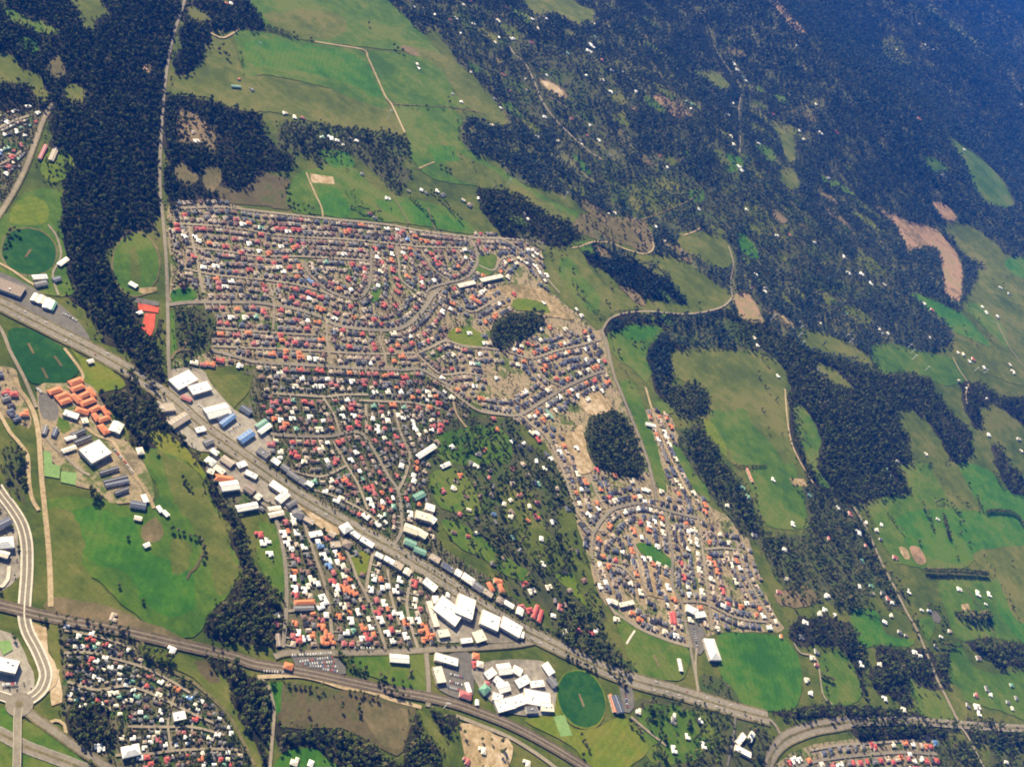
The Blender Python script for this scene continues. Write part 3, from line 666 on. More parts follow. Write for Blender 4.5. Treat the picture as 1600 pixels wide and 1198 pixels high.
# hedges and fence-line scrub between the paddocks
for h_ in ['1340,958 1400,962', '1262,946 1330,947', '1410,1007 1500,1001', '1282,1020 1290,1100', '1346,1000 1353,1085', '1424,1050 1440,1118', '1190,1108 1245,1104', '1450,726 1480,770 1530,800', '1425,770 1490,788', '1530,860 1560,905 1590,970', '1350,790 1365,850 1400,905', '1405,728 1495,722', '1600,860 1530,858', '1500,800 1495,880',
           '616,168 720,170', '366,54 374,90 384,118', '440,262 452,326', '540,292 560,335', '590,298 640,350', '950,520 985,600', '1168,736 1182,800 1200,822', '1085,655 1125,712', '405,818 440,940', '75,960 300,1008', '420,1066 545,1078', '1245,640 1282,758', '1512,480 1552,540', '1360,548 1378,584', '1245,516 1320,558', '850,392 945,508', '690,228 860,338']:
    P_ = straight(unproject(px(h_)), False, 2.5)
    for o_ in (-2, 2):
        i, j, ok = cells(P_[:, 0] + o_, P_[:, 1] + o_); g_ = NR.random(len(i)) < .75
        WOOD[j[ok & g_], i[ok & g_]] = np.maximum(WOOD[j[ok & g_], i[ok & g_]], .62)
# ------------------------------------------------------------------ roads
HW = '-40,460 0,476 40,496 90,521 140,546 190,573 215,589 245,609 275,632 310,664 360,700 410,735 460,770 520,806 560,829 610,856 650,881 700,912 760,952 800,976 850,1001 900,1026 950,1049 1000,1066 1050,1079 1100,1094 1150,1109 1200,1122'
P = catmull(unproject(px(HW)), False, 8); P = straight(P, False, 6); block_line(P, 20)
z = lay() + .3
hw = ribbon('highway', P, -15.5, -3.5, z, M['asphalt'])
ribbon('carriageway', P, 3.5, 15.5, z, M['asphalt'], hw)
ribbon('median', P, -3.5, 3.5, z + .14, M['verge'], hw)
ribbon('verge', P, -21, -15.5, z - .1, M['verge'], hw)
ribbon('verge', P, 15.5, 21, z - .1, M['verge'], hw)
for o in (-15.0, -4.1, 4.0, 14.9):
    ribbon('edge_line', P, o, o + .18, z + .02, M['paint'], hw)
for o in (-11.6, -7.8, 7.6, 11.3):
    V, F = ribbon_geo(P, o, o + .16, z + .02)
    link('lane_marking', mesh('lane_marking', V, up(V, F[::2]), [M['paint']]), hw)
tag(hw, 'divided grey highway running diagonally through the suburbs', None, None, 'structure')
HWP = P

def dual(name, pts, label, half=8.5, gap=2.0, mat='asphalt'):
    P = catmull(unproject(px(pts)), False, 8); P = straight(P, False, 6); block_line(P, half + 4)
    z = lay() + .3
    o = ribbon(name, P, -half, -gap, z, M[mat])
    ribbon('carriageway', P, gap, half, z, M[mat], o)
    ribbon('median', P, -gap, gap, z + .12, M['verge'], o)
    for q in (-half + .4, half - .6): ribbon('edge_line', P, q, q + .2, z + .02, M['paint'], o)
    tag(o, label, None, None, 'structure'); return P

road('road', px('1196,1198 1202,1176 1212,1160 1228,1146 1250,1137 1275,1130 1300,1126 1325,1123'), 12, M['asphalt'], 'outer lane of the sweeping highway bend', edge=(3, 'verge'))
road('road', px('1210,1215 1202,1200 1212,1178 1228,1162 1248,1152 1275,1143 1305,1138 1330,1133'), 12, M['asphalt'], 'inner lane of the sweeping highway bend', edge=(3, 'verge'))
HW2 = dual('highway', '1325,1128 1400,1126 1450,1128 1500,1132 1560,1136 1640,1140', 'far level stretch of highway among the dark trees', 11)
road('road', px('1190,1119 1205,1126 1215,1140 1220,1152'), 8, M['asphalt'], 'short slip road at the highway bend')

A = M['asphalt']; S = M['street']; T = M['track']
_, ARTP = road('road', px('292,-10 281,25 270,60 262,100 256,150 252,200 250,250 250,300 255,350 259,400 261,450 262,500 263,560 266,600 270,630'), 8, A, 'long straight road beside the big dark forest', clear=.2)
road('road', px('85,163 70,182 55,222 40,262 20,302 -10,350'), 9, S, 'pale road past the cottages at the left edge', edge=(3, 'verge'))
road('road', px('-10,500 4,520 16,550 38,592 58,640'), 7, S, 'narrow road along the sports ground')
road('track', px('24,590 30,610 42,625 54,650 60,680 63,720 65,750 70,800 75,850 78,900 79,948'), 9, T, 'long sandy track down the creek flat')
road('track', px('-10,636 2,652 15,675 28,690 40,706 44,720 45,750 50,780 62,800'), 7, T, 'sandy track beside the olive scrub')
o, NEWP = road('road', px('-6,760 4,775 20,796 34,820 41,848 42,880 41,905 38,945 38,968 44,990 56,1012 68,1040 71,1058 62,1080 46,1092 34,1100'), 15, A, 'new curving road with pale concrete edges at the left', edge=(3.2, 'kerb'))
zz = lay() + .3
ribbon('median', NEWP, -1.2, 1.2, zz + .1, M['kerb'], o)
# road bridge over the freeway
BP = straight(catmull(unproject(px('29,1106 27,1120 26,1160 24,1235')), False, 8), False, 5); block_line(BP, 7)
zb_ = float(height(*BP[0])) + 2.0
BH = zb_ + 6.5 * smooth(0, 70, np.arange(len(BP)) * 5.0) - height(BP[:, 0], BP[:, 1])
def beam(name, w0, w1, lo, hi, mt, parent=None):
    V = []; n = len(BP)
    T = np.gradient(BP, axis=0); T /= np.linalg.norm(T, axis=1)[:, None]; N = np.stack([T[:, 1], -T[:, 0]], 1)
    for w_, h_ in ((w0, lo), (w0, hi), (w1, hi), (w1, lo)):
        Q = BP + N * w_; V += [(q[0], q[1], float(height(*b_)) + bh + h_) for q, b_, bh in zip(Q, BP, BH)]
    F = [(k * n + i, k * n + i + 1, ((k + 1) % 4) * n + i + 1, ((k + 1) % 4) * n + i) for k in range(4) for i in range(n - 1)]
    F += [(0, n, 2 * n, 3 * n), (n - 1, 4 * n - 1, 3 * n - 1, 2 * n - 1)]
    return link(name, mesh(name, V, F, [mt]), parent)
br = beam('bridge', -6, 6, -1.2, 0, A)
for s_ in (-1, 1): beam('parapet', s_ * 5.6 - .25, s_ * 5.6 + .25, .004, 1.1, M['kerb'], br)
for k_ in (8, 20, 32):
    if k_ < len(BP):
        x_, y_ = BP[k_]; g_ = float(height(x_, y_)); V = [(x_ + a, y_ + b, z_) for z_ in (g_ - 1, g_ + BH[k_] - 1.21) for a, b in ((-4, -1), (4, -1), (4, 1), (-4, 1))]
        link('pier', mesh('pier', V, [(0, 3, 2, 1), (4, 5, 6, 7), (0, 1, 5, 4), (1, 2, 6, 5), (2, 3, 7, 6), (3, 0, 4, 7)], [M['kerb']]), br)
tag(br, 'grey road bridge over the freeway leaving the roundabout', 'bridge')
road('road', px('34,1104 50,1118 68,1131 92,1148 125,1172 155,1190 185,1210'), 11, A, 'sloping road from the roundabout to the lower suburb', edge=(3, 'verge'))
road('road', px('26,1098 10,1090 -20,1082'), 12, A, 'short road left of the roundabout', edge=(2, 'kerb'))
dual('freeway', '-40,1128 0,1146 38,1166 80,1182 120,1197 170,1220', 'shaded freeway in the bottom left corner', 10)
road('track', px('60,1092 72,1080 84,1070 92,1040'), 5, T, 'sandy service path beside the new road bend')
road('track', px('78,1128 90,1124 100,1132 103,1146'), 5, T, 'curled sandy path at the edge of the lower suburb')
road('track', px('-10,920 5,915 12,905 14,885'), 6, M['kerb'], 'pale path at the left edge inside the bend')
c = unproject(px('30,1101'))[0]
ang = np.linspace(0, 2 * math.pi, 33)[:-1]
patch('roundabout', c + 21 * np.stack([np.cos(ang), np.sin(ang)], 1), A, 'grey roundabout at the end of the new road', rough=0, world=True, block=True)
patch('roundabout_island', c + 6 * np.stack([np.cos(ang), np.sin(ang)], 1), M['verge'], 'grassy centre island of the roundabout', rough=0, world=True)

# railway: ballast bed, two tracks of rails
RL = '-40,940 0,946 75,964 150,978 208,990 275,1006 362,1026 400,1038 475,1050 540,1064 600,1077 662,1088 712,1100 762,1118 800,1134 850,1160 900,1190 930,1210'
P = catmull(unproject(px(RL)), False, 8); P = straight(P, False, 6); block_line(P, 13)
z = lay() + .3
rw = ribbon('railway', P, -11, 11, z, M['ballast'])
M['rail'] = plain_mat('rail_steel', (.16, .13, .11), .4, .5, metal=.6)
for o in (-5.2, -3.6, 3.6, 5.2): ribbon('rail', P, o - .12, o + .12, z + .18, M['rail'], rw)
for o in (-4.4, 4.4): ribbon('sleeper_bed', P, o - 1.5, o + 1.5, z + .06, M['track'] if o < -9 else M['street'], rw)
tag(rw, 'brown railway line crossing the lower part of the town', None, None, 'structure')
RAILP = P
road('road', px('402,1058 440,1056 470,1056 505,1064 535,1074 575,1080 612,1093 662,1106'), 8, T, 'pale road along the lower side of the railway')
road('road', px('712,1118 750,1133 800,1154 850,1186 880,1210'), 8, S, 'grey road beyond the crossing below the railway')
road('track', px('404,1060 418,1070 424,1090 428,1110 426,1140 424,1165 420,1215'), 6, S, 'lane down past the bottom wood')
road('track', px('220,1000 226,1015 230,1030 260,1045 300,1065 330,1090 355,1115 375,1150 400,1200'), 6, M['verge'], 'grassy lane along the lower suburb')
_, R3P = road('road', px('428,1026 445,1020 475,1020 545,1020 625,1018 667,1015 725,1013 800,1008 830,1003 852,998'), 11, A, 'level cross street below the triangle suburb', edge=(2, 'verge'), houses=('old', (1,)))
_, R4P = road('road', px('665,1014 668,1053 669,1080 668,1104'), 9, A, 'street from the cross street down to the rail crossing', edge=(1.5, 'verge'))

def st(w, kind, sides, label, s, tile=None, name='street', mat=None, **k):
    return road(name, px(s, tile), w, mat or S, label, houses=(kind, sides) if kind else None, **k)
B = (-1, 1)
# upper estate
st(9, 'up', B, 'top street of the upper estate', '278,326 345,324 400,330 500,341 600,351 650,360 735,371 800,374 850,380')
st(7, 'up', B, 'second street of the upper estate', '-500,200 -250,215 -50,240 100,268 300,285 600,300 900,330 1050,345 1330,350', 'B2')
st(7, 'up', B, 'third street of the upper estate', '-430,345 -200,370 0,400 280,405 560,420 700,430', 'B2')
st(7, 'up', B, 'fourth street of the upper estate', '-450,480 -250,520 0,545 120,560 250,580 400,620 480,650', 'B2')
st(11, 'up', B, 'curving collector street of the upper estate', '-545,705 -400,690 -200,690 0,692 150,715 250,732 400,780 500,832 650,856 800,864 900,852 980,802 1050,725 1100,650 1150,600', 'B2', mat=A)
st(8, 'up', B, 'loop street at the right end of the upper estate', '1330,290 1380,400 1362,480 1300,540 1180,572 1080,605 1050,660', 'B2', mat=A)
st(8, 'up', B, 'bowl shaped street in the upper estate', '720,335 715,480 705,580 650,662 560,662 440,612 380,560 320,500 300,430', 'B2', mat=A)
st(7, 'up', B, 'slanting street inside the upper estate', '875,335 888,440 900,540 970,605 1060,640', 'B2')
st(6, 'up', B, 'short street inside the loop', '1045,395 1100,480 1190,545', 'B2')
st(7, 'up', B, 'fifth street of the upper estate', '-250,850 0,872 300,892 430,895', 'B2')
st(7, 'up', B, 'sixth street of the upper estate', '-270,965 0,975 330,990 560,1005 760,1012 1000,1005', 'B2')
st(10, 'up', B, 'bottom street of the upper estate', '330,548 370,558 400,566 483,571 550,575 625,578 655,577 680,590 705,606', mat=A)
st(7, 'up', B, 'cross street near the middle of the upper estate', '440,790 438,880 450,990 470,1080', 'B2')
st(7, None, B, 'cross street beside the collector', '780,870 770,930 800,1010 810,1100', 'B2')
st(6, 'up', B, 'steep street of the upper estate', '80,570 110,690 105,870', 'B2')
st(7, 'up', B, 'left side street of the upper estate', '-420,215 -360,480 -330,640', 'B2')
st(8, 'up', B, 'winding street to the round grove', '1000,1005 1100,965 1180,930 1290,960 1400,972 1520,985', 'B2')
st(6, 'up', B, 'little street below the grove lots', '1000,1010 1060,1070 1160,1140 1300,1130 1420,1150', 'B2')
st(7, 'new', B, 'street to the new lots', '1100,620 1250,690 1340,750 1450,700 1560,640', 'B2')
st(7, 'new', B, 'street at the edge of the hillside', '1340,290 1500,290 1600,330 1750,450 1830,560 1900,640', 'B2')
st(7, 'new', B, 'branch street among grassy lots', '1390,460 1480,490 1530,420 1600,400', 'B2')
# new estate
st(9, None, B, 'edge road between estate and hillside', '940,515 944,530 949,548 960,590 965,602 982,643 1000,688 1012,722 1020,755 1026,785', mat=A, edge=(2, 'verge'))
st(9, 'new', B, 'main road of the new estate', '752,640 785,648 812,648 840,632 882,606 925,586 945,580', mat=A)
st(8, 'new', B, 'long left street of the new estate', '812,648 835,668 852,682 872,720 887,760 900,798 912,814 926,830')
st(9, 'new', B, 'arched street of the new estate', '926,834 938,815 955,797 975,790 1000,786 1025,792 1050,800 1080,807 1097,811', mat=A)
st(8, 'new', B, 'middle street of the lower estate', '1040,800 1044,832 1050,870 1050,912 1062,938 1070,973 1080,1023 1092,1086', mat=A)
st(7, 'new', B, 'right street of the lower estate', '1090,810 1095,842 1102,900 1108,950 1112,985')
st(7, 'new', B, 'sandy outer street behind the trees', '1008,605 1022,652 1040,700 1060,742 1080,780 1088,800', mat=M['track'])
st(7, 'new', B, 'left edge street of the lower estate', '926,834 924,865 935,905 948,940 965,965')
st(6, 'new', B, 'short street under the square grove', '920,742 932,772 945,795')
st(6, 'new', B, 'inner street of the lower estate', '988,838 996,870 1003,905 1010,935')
st(7, 'new', B, 'cross street with sandy verges', '1100,858 1130,856 1158,860')
st(7, 'new', B, 'outermost street of the lower estate', '1150,846 1157,876 1168,905 1185,935 1205,975')
st(8, 'new', B, 'bottom street of the lower estate', '958,955 980,970 1005,985 1048,1002 1078,1010')
st(7, 'new', B, 'level street at the foot of the estate', '1066,940 1100,942 1150,965 1200,972')
st(7, 'new', B, 'street along the round grove', '795,550 830,560 870,548 905,540 940,530')
st(6, 'new', B, 'short street near the round grove', '830,560 850,590 880,606')
st(6, 'new', B, 'street in the middle of the estate lots', '940,880 970,885 990,905')
# old suburb
st(9, 'old', B, 'level street through the old suburb', '422,678 450,681 512,682 540,676 562,676 572,686', mat=A)
st(8, 'old', B, 'long diagonal street of the old suburb', '572,686 590,715 607,745 620,764 625,787 627,817 625,835 615,850', mat=A)
st(7, 'old', B, 'upper street of the old suburb', '425,615 470,618 507,620 540,617 575,617')
st(7, 'old', B, 'vertical street of the old suburb', '571,632 572,655 572,680')
st(7, 'old', B, 'right street of the old suburb', '615,640 625,675 638,705 640,717 632,745 622,766')
st(7, 'old', B, 'top right street of the old suburb', '560,626 612,628 645,630 690,640')
st(6, 'old', B, 'inner lane of the old suburb', '520,690 540,725 560,760 575,800')
st(6, 'old', B, 'left lane of the old suburb', '505,622 522,650 530,676')
st(6, 'old', B, 'lower lane of the old suburb', '455,735 500,745 540,728')
st(6, 'old', B, 'lane above the highway', '470,760 520,775 570,800 600,828')
st(9, 'old', B, 'street joining old suburb and new estate', '695,604 715,620 737,636 755,644 790,648')
st(6, None, B, 'sandy path behind the old suburb', '707,620 712,645 728,668', mat=T, name='track')
# triangle suburb
st(8, 'tri', B, 'left street of the triangle suburb', '400,780 425,800 438,840 446,890 447,950 441,1015', mat=A)
st(7, 'tri', B, 'second street of the triangle suburb', '470,800 482,840 500,893 512,935 520,1015')
st(7, 'tri', B, 'third street of the triangle suburb', '532,840 545,870 558,905 570,927 585,963 597,998 601,1014')
st(7, 'tri', B, 'fourth street of the triangle suburb', '585,852 575,897 572,925')
st(7, 'tri', B, 'fifth street of the triangle suburb', '645,884 640,910 635,943 640,973 652,1012')
st(6, 'tri', B, 'short cross street in the triangle suburb', '450,955 480,950 510,940')
st(6, 'tri', B, 'second cross street in the triangle suburb', '605,890 610,930 625,980')
# lower suburb
st(4.5, 'low', B, 'upper lane of the lower suburb', '100,1020 140,1020 180,1030 215,1040 260,1060 300,1085')
st(4.5, 'low', B, 'middle lane of the lower suburb', '105,1065 150,1078 200,1072 250,1090 300,1115 335,1130')
st(4.5, 'low', B, 'lower lane of the lower suburb', '200,1135 250,1136 300,1136 350,1148')
st(4.5, 'low', B, 'bottom lane of the lower suburb', '180,1180 230,1178 280,1172 330,1170 375,1172')
st(4, 'low', B, 'steep lane of the lower suburb', '275,1080 265,1110 262,1136 268,1175')
st(4, 'low', B, 'top lane of the lower suburb', '100,985 140,992 180,1003 210,1015')
# bottom estate, left edge
st(8, 'edge', B, 'curving street of the bottom estate', '1235,1205 1270,1190 1310,1183 1360,1178 1410,1175 1465,1178', mat=A)
st(6, 'edge', (1, -1), 'upper street of the bottom estate', '1265,1172 1310,1164 1370,1160 1430,1156', mat=S)
st(7, 'low', (-1, 1), 'lane among the left edge cottages', '-10,205 20,190 45,182')
st(6, 'low', (-1, 1), 'lower lane of the left edge cottages', '-10,262 15,250 35,235')
st(7, 'new', (-1, 1), 'street of the red roofed left homes', '-10,618 8,612 25,612')
# country lanes
st(8, None, B, 'village road winding down through the hill forest', '795,70 802,84 820,100 835,130 845,155 865,185 900,220 918,236 940,250', name='road', clear=6)
st(7, None, B, 'hill lane running straight down the forest ridge', '1115,75 1142,115 1157,140 1154,175 1155,240', name='lane', mat=S, clear=6)
st(5, None, B, 'branch lane in the hill forest', '855,150 880,165 905,185', name='lane', clear=6)
st(7, None, B, 'pale farm track beside the big green field', '492,66 530,72 568,79 575,92 590,125 602,152 612,165 632,208', name='track', mat=T)
st(3, None, B, 'faint track across the upper pastures', '612,163 660,166 720,170 760,180', name='track', mat=M['verge'])
st(7, None, B, 'curved sandy drive at the top', '328,52 346,60 360,55 375,45', name='track', mat=T)
st(6, None, B, 'winding gravel drive on the hillside', '893,388 908,385 925,379 950,379 975,389 1003,397 1017,393 1021,384 1017,375', name='track', mat=T)
st(6, None, B, 'short pale drive in the upper forest', '1068,368 1083,363 1095,356', name='track', mat=T, clear=6)
st(6, None, B, 'lane down to the bare pink field', '1138,385 1145,412 1141,440 1144,465', name='lane', mat=S, clear=6)
st(7, None, B, 'lane through the tree belt', '941,516 952,499 975,490 1012,487 1075,491 1125,481 1143,466', name='lane', mat=S)
st(6, None, B, 'curving pasture track beside the trees', '1226,608 1229,650 1236,692 1253,728 1276,764', name='track', mat=M['track'])
st(8, None, B, 'country lane through the bushland', '1330,787 1350,820 1362,846 1380,886 1397,918 1415,955 1432,985 1450,1028 1462,1058 1482,1098 1498,1130', name='road', edge=(2, 'verge'), clear=6)
st(7, None, B, 'country lane below the highway', '1500,1135 1512,1152 1535,1196 1545,1215', name='road')
st(6, None, B, 'farm drive at the right side', '1488,558 1498,578 1512,600 1508,618 1514,642', name='lane', mat=T)
st(6, None, B, 'diagonal lane at the right edge', '1556,503 1575,540 1600,574', name='lane', mat=S)
st(5, None, B, 'track on the right paddock', '1508,916 1520,935 1532,952 1545,975 1558,1000', name='track', mat=M['verge'])
st(5, None, B, 'pale drive above the upper estate', '478,270 486,290 494,308 502,325 504,340', name='track', mat=T)
st(3, None, B, 'farm fence track above the estate', '585,318 595,328', name='track', mat=M['verge'])
st(5, None, B, 'thin diagonal track above the estate', '610,303 625,325 640,352', name='track', mat=M['verge'])
st(5, None, B, 'second thin track above the estate', '668,325 676,350 680,362', name='track', mat=M['verge'])
st(5, None, B, 'white farm drive', '654,264 668,258 678,254', name='track', mat=T)
st(5, None, B, 'path across the estate reserve', '978,1006 986,993 993,983', name='path', mat=M['kerb'])
st(6, None, B, 'pale edge path of the sports ground', '100,545 112,560 125,578 130,590 122,600 105,606', name='path', mat=T)
st(6, None, B, 'sandy lane along the cricket oval', '-5,410 20,424 40,438 60,450', name='track', mat=T)
st(5, None, B, 'path between the left oval and forest', '75,352 88,370 95,395 92,410 82,430 92,465', name='path', mat=S)
st(7, None, B, 'long school drive beside the creek flat', '118,655 150,680 175,690 190,715 215,750 232,775 240,795', name='road', mat=T)
st(6, None, B, 'loop drive of the school', '66,672 80,695 100,712 125,735 145,745', name='road', mat=S)
st(5, None, B, 'small creek winding across the flat', '318,862 312,875 305,888 296,895 292,905', name='creek', mat=M['brown'])
st(6, None, B, 'scrub creek path near the crossroads', '268,562 272,552 285,545 292,530', name='track', mat=M['dry'])
st(6, None, B, 'estate access lane at the highway', '1088,1012 1086,1040 1090,1085', name='lane', mat=S)
st(6, None, B, 'shaded lane below the highway', '1148,1120 1145,1150 1135,1200', name='lane', mat=M['lot'])
st(6, None, B, 'path below the school oval hall', '985,1120 1015,1145 1040,1165', name='path', mat=S)
st(5, None, B, 'track beside the green park', '1240,1005 1250,1020 1275,1030 1285,1085 1300,1100', name='track', mat=S)

for s_, l_ in [('690,62 740,100 770,140 792,182', 'pale track along the forest edge'), ('905,188 960,214 985,245', 'bush track below the village'), ('1008,88 1040,130 1062,160', 'bush track to the bare site'), ('1157,242 1185,260 1215,286 1240,322 1268,342', 'winding lane below the hill lane'),
               ('1325,372 1370,420 1412,452', 'bush track through the thin clearing'), ('1268,468 1320,490 1370,520 1402,545', 'bush track above the grey green field'), ('932,48 985,22 1032,50', 'high bush track'), ('1080,10 1108,48 1116,76', 'upper end of the hill lane'),
               ('1000,345 1040,330 1080,312 1100,290', 'bush track above the short drive'), ('1160,330 1200,352 1235,385', 'bush track in the patchy clearing'), ('745,215 800,232 860,262', 'track inside the wooded wedge')]:
    st(5, None, B, l_, s_, name='track', mat=M['dry'], clear=3.5)
# ------------------------------------------------------------------ air
hm = bpy.data.materials.new("haze"); hm.use_nodes = True
nt = hm.node_tree; nt.nodes.clear()
pv = nt.nodes.new("ShaderNodeVolumePrincipled"); o_ = nt.nodes.new("ShaderNodeOutputMaterial")
pv.inputs["Density"].default_value = HAZE_DENSITY
pv.inputs["Color"].default_value = (*HAZE_COLOR, 1)
pv.inputs["Anisotropy"].default_value = 0.0
nt.links.new(pv.outputs[0], o_.inputs["Volume"])
xa, xb, ya, yb = gx[0] - 50, gx[-1] + 50, gy[0] - 50, gy[-1] + 50
za, zb = float(Z.min()) - 1.0, CAM_H + 30
V = [(x, y, z) for x in (xa, xb) for y in (ya, yb) for z in (za, zb)]
F = [(0, 1, 3, 2), (4, 6, 7, 5), (0, 4, 5, 1), (2, 3, 7, 6), (0, 2, 6, 4), (1, 5, 7, 3)]
tag(link("haze", mesh("haze", V, F, [hm])), "blue haze filling the valley air", None, None, 'stuff')
# ------------------------------------------------------------------ roofs and walls
ROOF = {
 'red': (.38, .075, .062), 'rose': (.33, .10, .09), 'orange': (.48, .155, .060), 'brown': (.17, .095, .070),
 'charcoal': (.040, .040, .048), 'grey': (.135, .130, .125), 'slate': (.075, .085, .115), 'beige': (.36, .29, .21),
 'tan': (.22, .165, .12), 'white': (.72, .69, .60), 'cream': (.66, .58, .42), 'green': (.13, .27, .18), 'blue': (.10, .19, .36),
}
WORD = {'red': 'red tiled', 'rose': 'dull rose tiled', 'orange': 'orange tiled', 'brown': 'brown tiled', 'charcoal': 'charcoal', 'grey': 'grey',
        'slate': 'slate blue', 'beige': 'beige', 'tan': 'tan tiled', 'white': 'bright white', 'cream': 'cream', 'green': 'pale green', 'blue': 'blue'}
RM = {}
for k, c in ROOF.items():
    metal = k in ('white', 'cream', 'green', 'blue')
    RM[k] = plain_mat('roof_' + WORD[k].replace(' ', '_'), c, .42 if metal else .75, .4 if metal else .25, .22, .28, 'pos')
WALLC = {'brick': (.25, .15, .10), 'render': (.52, .46, .37), 'weatherboard': (.62, .60, .55)}
WMAT = {k: plain_mat('wall_' + k, c, .85, .2, .2, .5) for k, c in WALLC.items()}
GLASS = plain_mat('window_glass', (.05, .06, .07), .15, .6, .1)
DOORM = plain_mat('painted_door', (.20, .10, .06), .5, .4, .1)
GUT = plain_mat('gutter_metal', (.55, .54, .50), .5, .4, .1)

def box(V, F, x0, x1, y0, y1, z0, z1):
    b = len(V)
    V += [(x0, y0, z0), (x1, y0, z0), (x1, y1, z0), (x0, y1, z0), (x0, y0, z1), (x1, y0, z1), (x1, y1, z1), (x0, y1, z1)]
    F += [(b, b + 3, b + 2, b + 1), (b + 4, b + 5, b + 6, b + 7), (b, b + 1, b + 5, b + 4), (b + 1, b + 2, b + 6, b + 5), (b + 2, b + 3, b + 7, b + 6), (b + 3, b, b + 4, b + 7)]

def hip(V, F, x0, x1, y0, y1, z, pitch, eave=.55, gable=False, fascia=.22):
    """hipped or gabled roof over a rectangle, long axis found here"""
    x0 -= eave; x1 += eave; y0 -= eave; y1 += eave
    L, W = x1 - x0, y1 - y0
    b = len(V); zt = z + fascia
    V += [(x0, y0, z), (x1, y0, z), (x1, y1, z), (x0, y1, z), (x0, y0, zt), (x1, y0, zt), (x1, y1, zt), (x0, y1, zt)]
    F += [(b, b + 3, b + 2, b + 1), (b, b + 1, b + 5, b + 4), (b + 1, b + 2, b + 6, b + 5), (b + 2, b + 3, b + 7, b + 6), (b + 3, b, b + 4, b + 7)]
    if L >= W:
        h = W / 2 * pitch; i = 0 if gable else W / 2
        V += [(x0 + i, (y0 + y1) / 2, zt + h), (x1 - i, (y0 + y1) / 2, zt + h)]
        F += [(b + 4, b + 5, b + 9, b + 8), (b + 6, b + 7, b + 8, b + 9), (b + 5, b + 6, b + 9), (b + 7, b + 4, b + 8)]
    else:
        h = L / 2 * pitch; i = 0 if gable else L / 2
        V += [((x0 + x1) / 2, y0 + i, zt + h), ((x0 + x1) / 2, y1 - i, zt + h)]
        F += [(b + 5, b + 6, b + 9, b + 8), (b + 7, b + 4, b + 8, b + 9), (b + 4, b + 5, b + 8), (b + 6, b + 7, b + 9)]

def template(k):
    """wall, roof and window geometry of one house plan; the street side is -y"""
    WV, WF, RV, RF, GV, GF = [], [], [], [], [], []
    def blk(x0, x1, y0, y1, h=2.7, pitch=.42, gable=False, s=0.0):
        box(WV, WF, x0, x1, y0, y1, -1.5, h + s); hip(RV, RF, x0, x1, y0, y1, h + s, pitch, gable=gable)
    if k == 0: blk(-7, 7, -5.5, 5.5)
    elif k == 1: blk(-7.5, 7.5, -1, 6.5); blk(-7.5, -.8, -7.5, -1.1, s=-.012, pitch=.41)
    elif k == 2: blk(-6.5, 6.5, -6.5, 3); blk(.6, 6.5, 3.1, 9, s=-.012, pitch=.41)
    elif k == 3: blk(-6, 6, -4, 4, gable=True, pitch=.5)
    elif k == 4: blk(-9, 9, -1.5, 6); blk(-9, -2.5, -8, -1.6, s=-.012, pitch=.41); blk(4, 9, -5, -1.6, s=-.02, pitch=.4)
    else: blk(-5, 5, -6.5, 6.5); blk(5.1, 8.4, -2, 3.5, h=2.3, pitch=.3, s=-.012)
    ymin = min(v[1] for v in WV) - .02
    xs = sorted({v[0] for v in WV if abs(v[1] - ymin - .02) < .01})
    a, b = xs[0], xs[-1]
    for t in (.2, .72):
        x = a + (b - a) * t; n = len(GV)
        GV += [(x - .8, ymin, .9), (x + .8, ymin, .9), (x + .8, ymin, 2.1), (x - .8, ymin, 2.1)]; GF += [(n, n + 1, n + 2, n + 3)]
    return (np.array(WV), WF), (np.array(RV), RF), (np.array(GV), GF)
TP = [template(k) for k in range(6)]
_mc = {}
def house_mesh(k, part, mt):
    key = (k, part, mt.name)
    if key not in _mc:
        V, F = TP[k][part]
        _mc[key] = mesh(('wall', 'roof', 'window')[part], V, F, [mt])
    return _mc[key]

PAL = {
 'up': [('charcoal', 14), ('grey', 15), ('tan', 21), ('brown', 13), ('rose', 7), ('red', 2), ('beige', 18), ('slate', 5), ('white', 3), ('orange', 1), ('green', 1)],
 'new': [('charcoal', 22), ('slate', 18), ('grey', 18), ('beige', 13), ('white', 6), ('orange', 8), ('tan', 9), ('cream', 6)],
 'old': [('grey', 18), ('brown', 13), ('tan', 13), ('rose', 10), ('charcoal', 9), ('beige', 11), ('white', 6), ('cream', 6), ('orange', 5), ('red', 4), ('green', 3)],
 'tri': [('grey', 18), ('white', 10), ('cream', 11), ('brown', 11), ('orange', 8), ('rose', 10), ('beige', 9), ('charcoal', 6), ('red', 3)],
 'low': [('grey', 33), ('white', 8), ('cream', 6), ('brown', 14), ('charcoal', 14), ('rose', 5), ('green', 5), ('beige', 8), ('red', 4), ('slate', 1)],
 'edge': [('grey', 16), ('red', 16), ('orange', 12), ('white', 12), ('charcoal', 10), ('beige', 14), ('rose', 10), ('slate', 6)],
}
def pick(p):
    t = sum(w for _, w in PAL[p]); r = R.uniform(0, t)
    for k, w in PAL[p]:
        r -= w
        if r <= 0: return k
    return PAL[p][0][0]

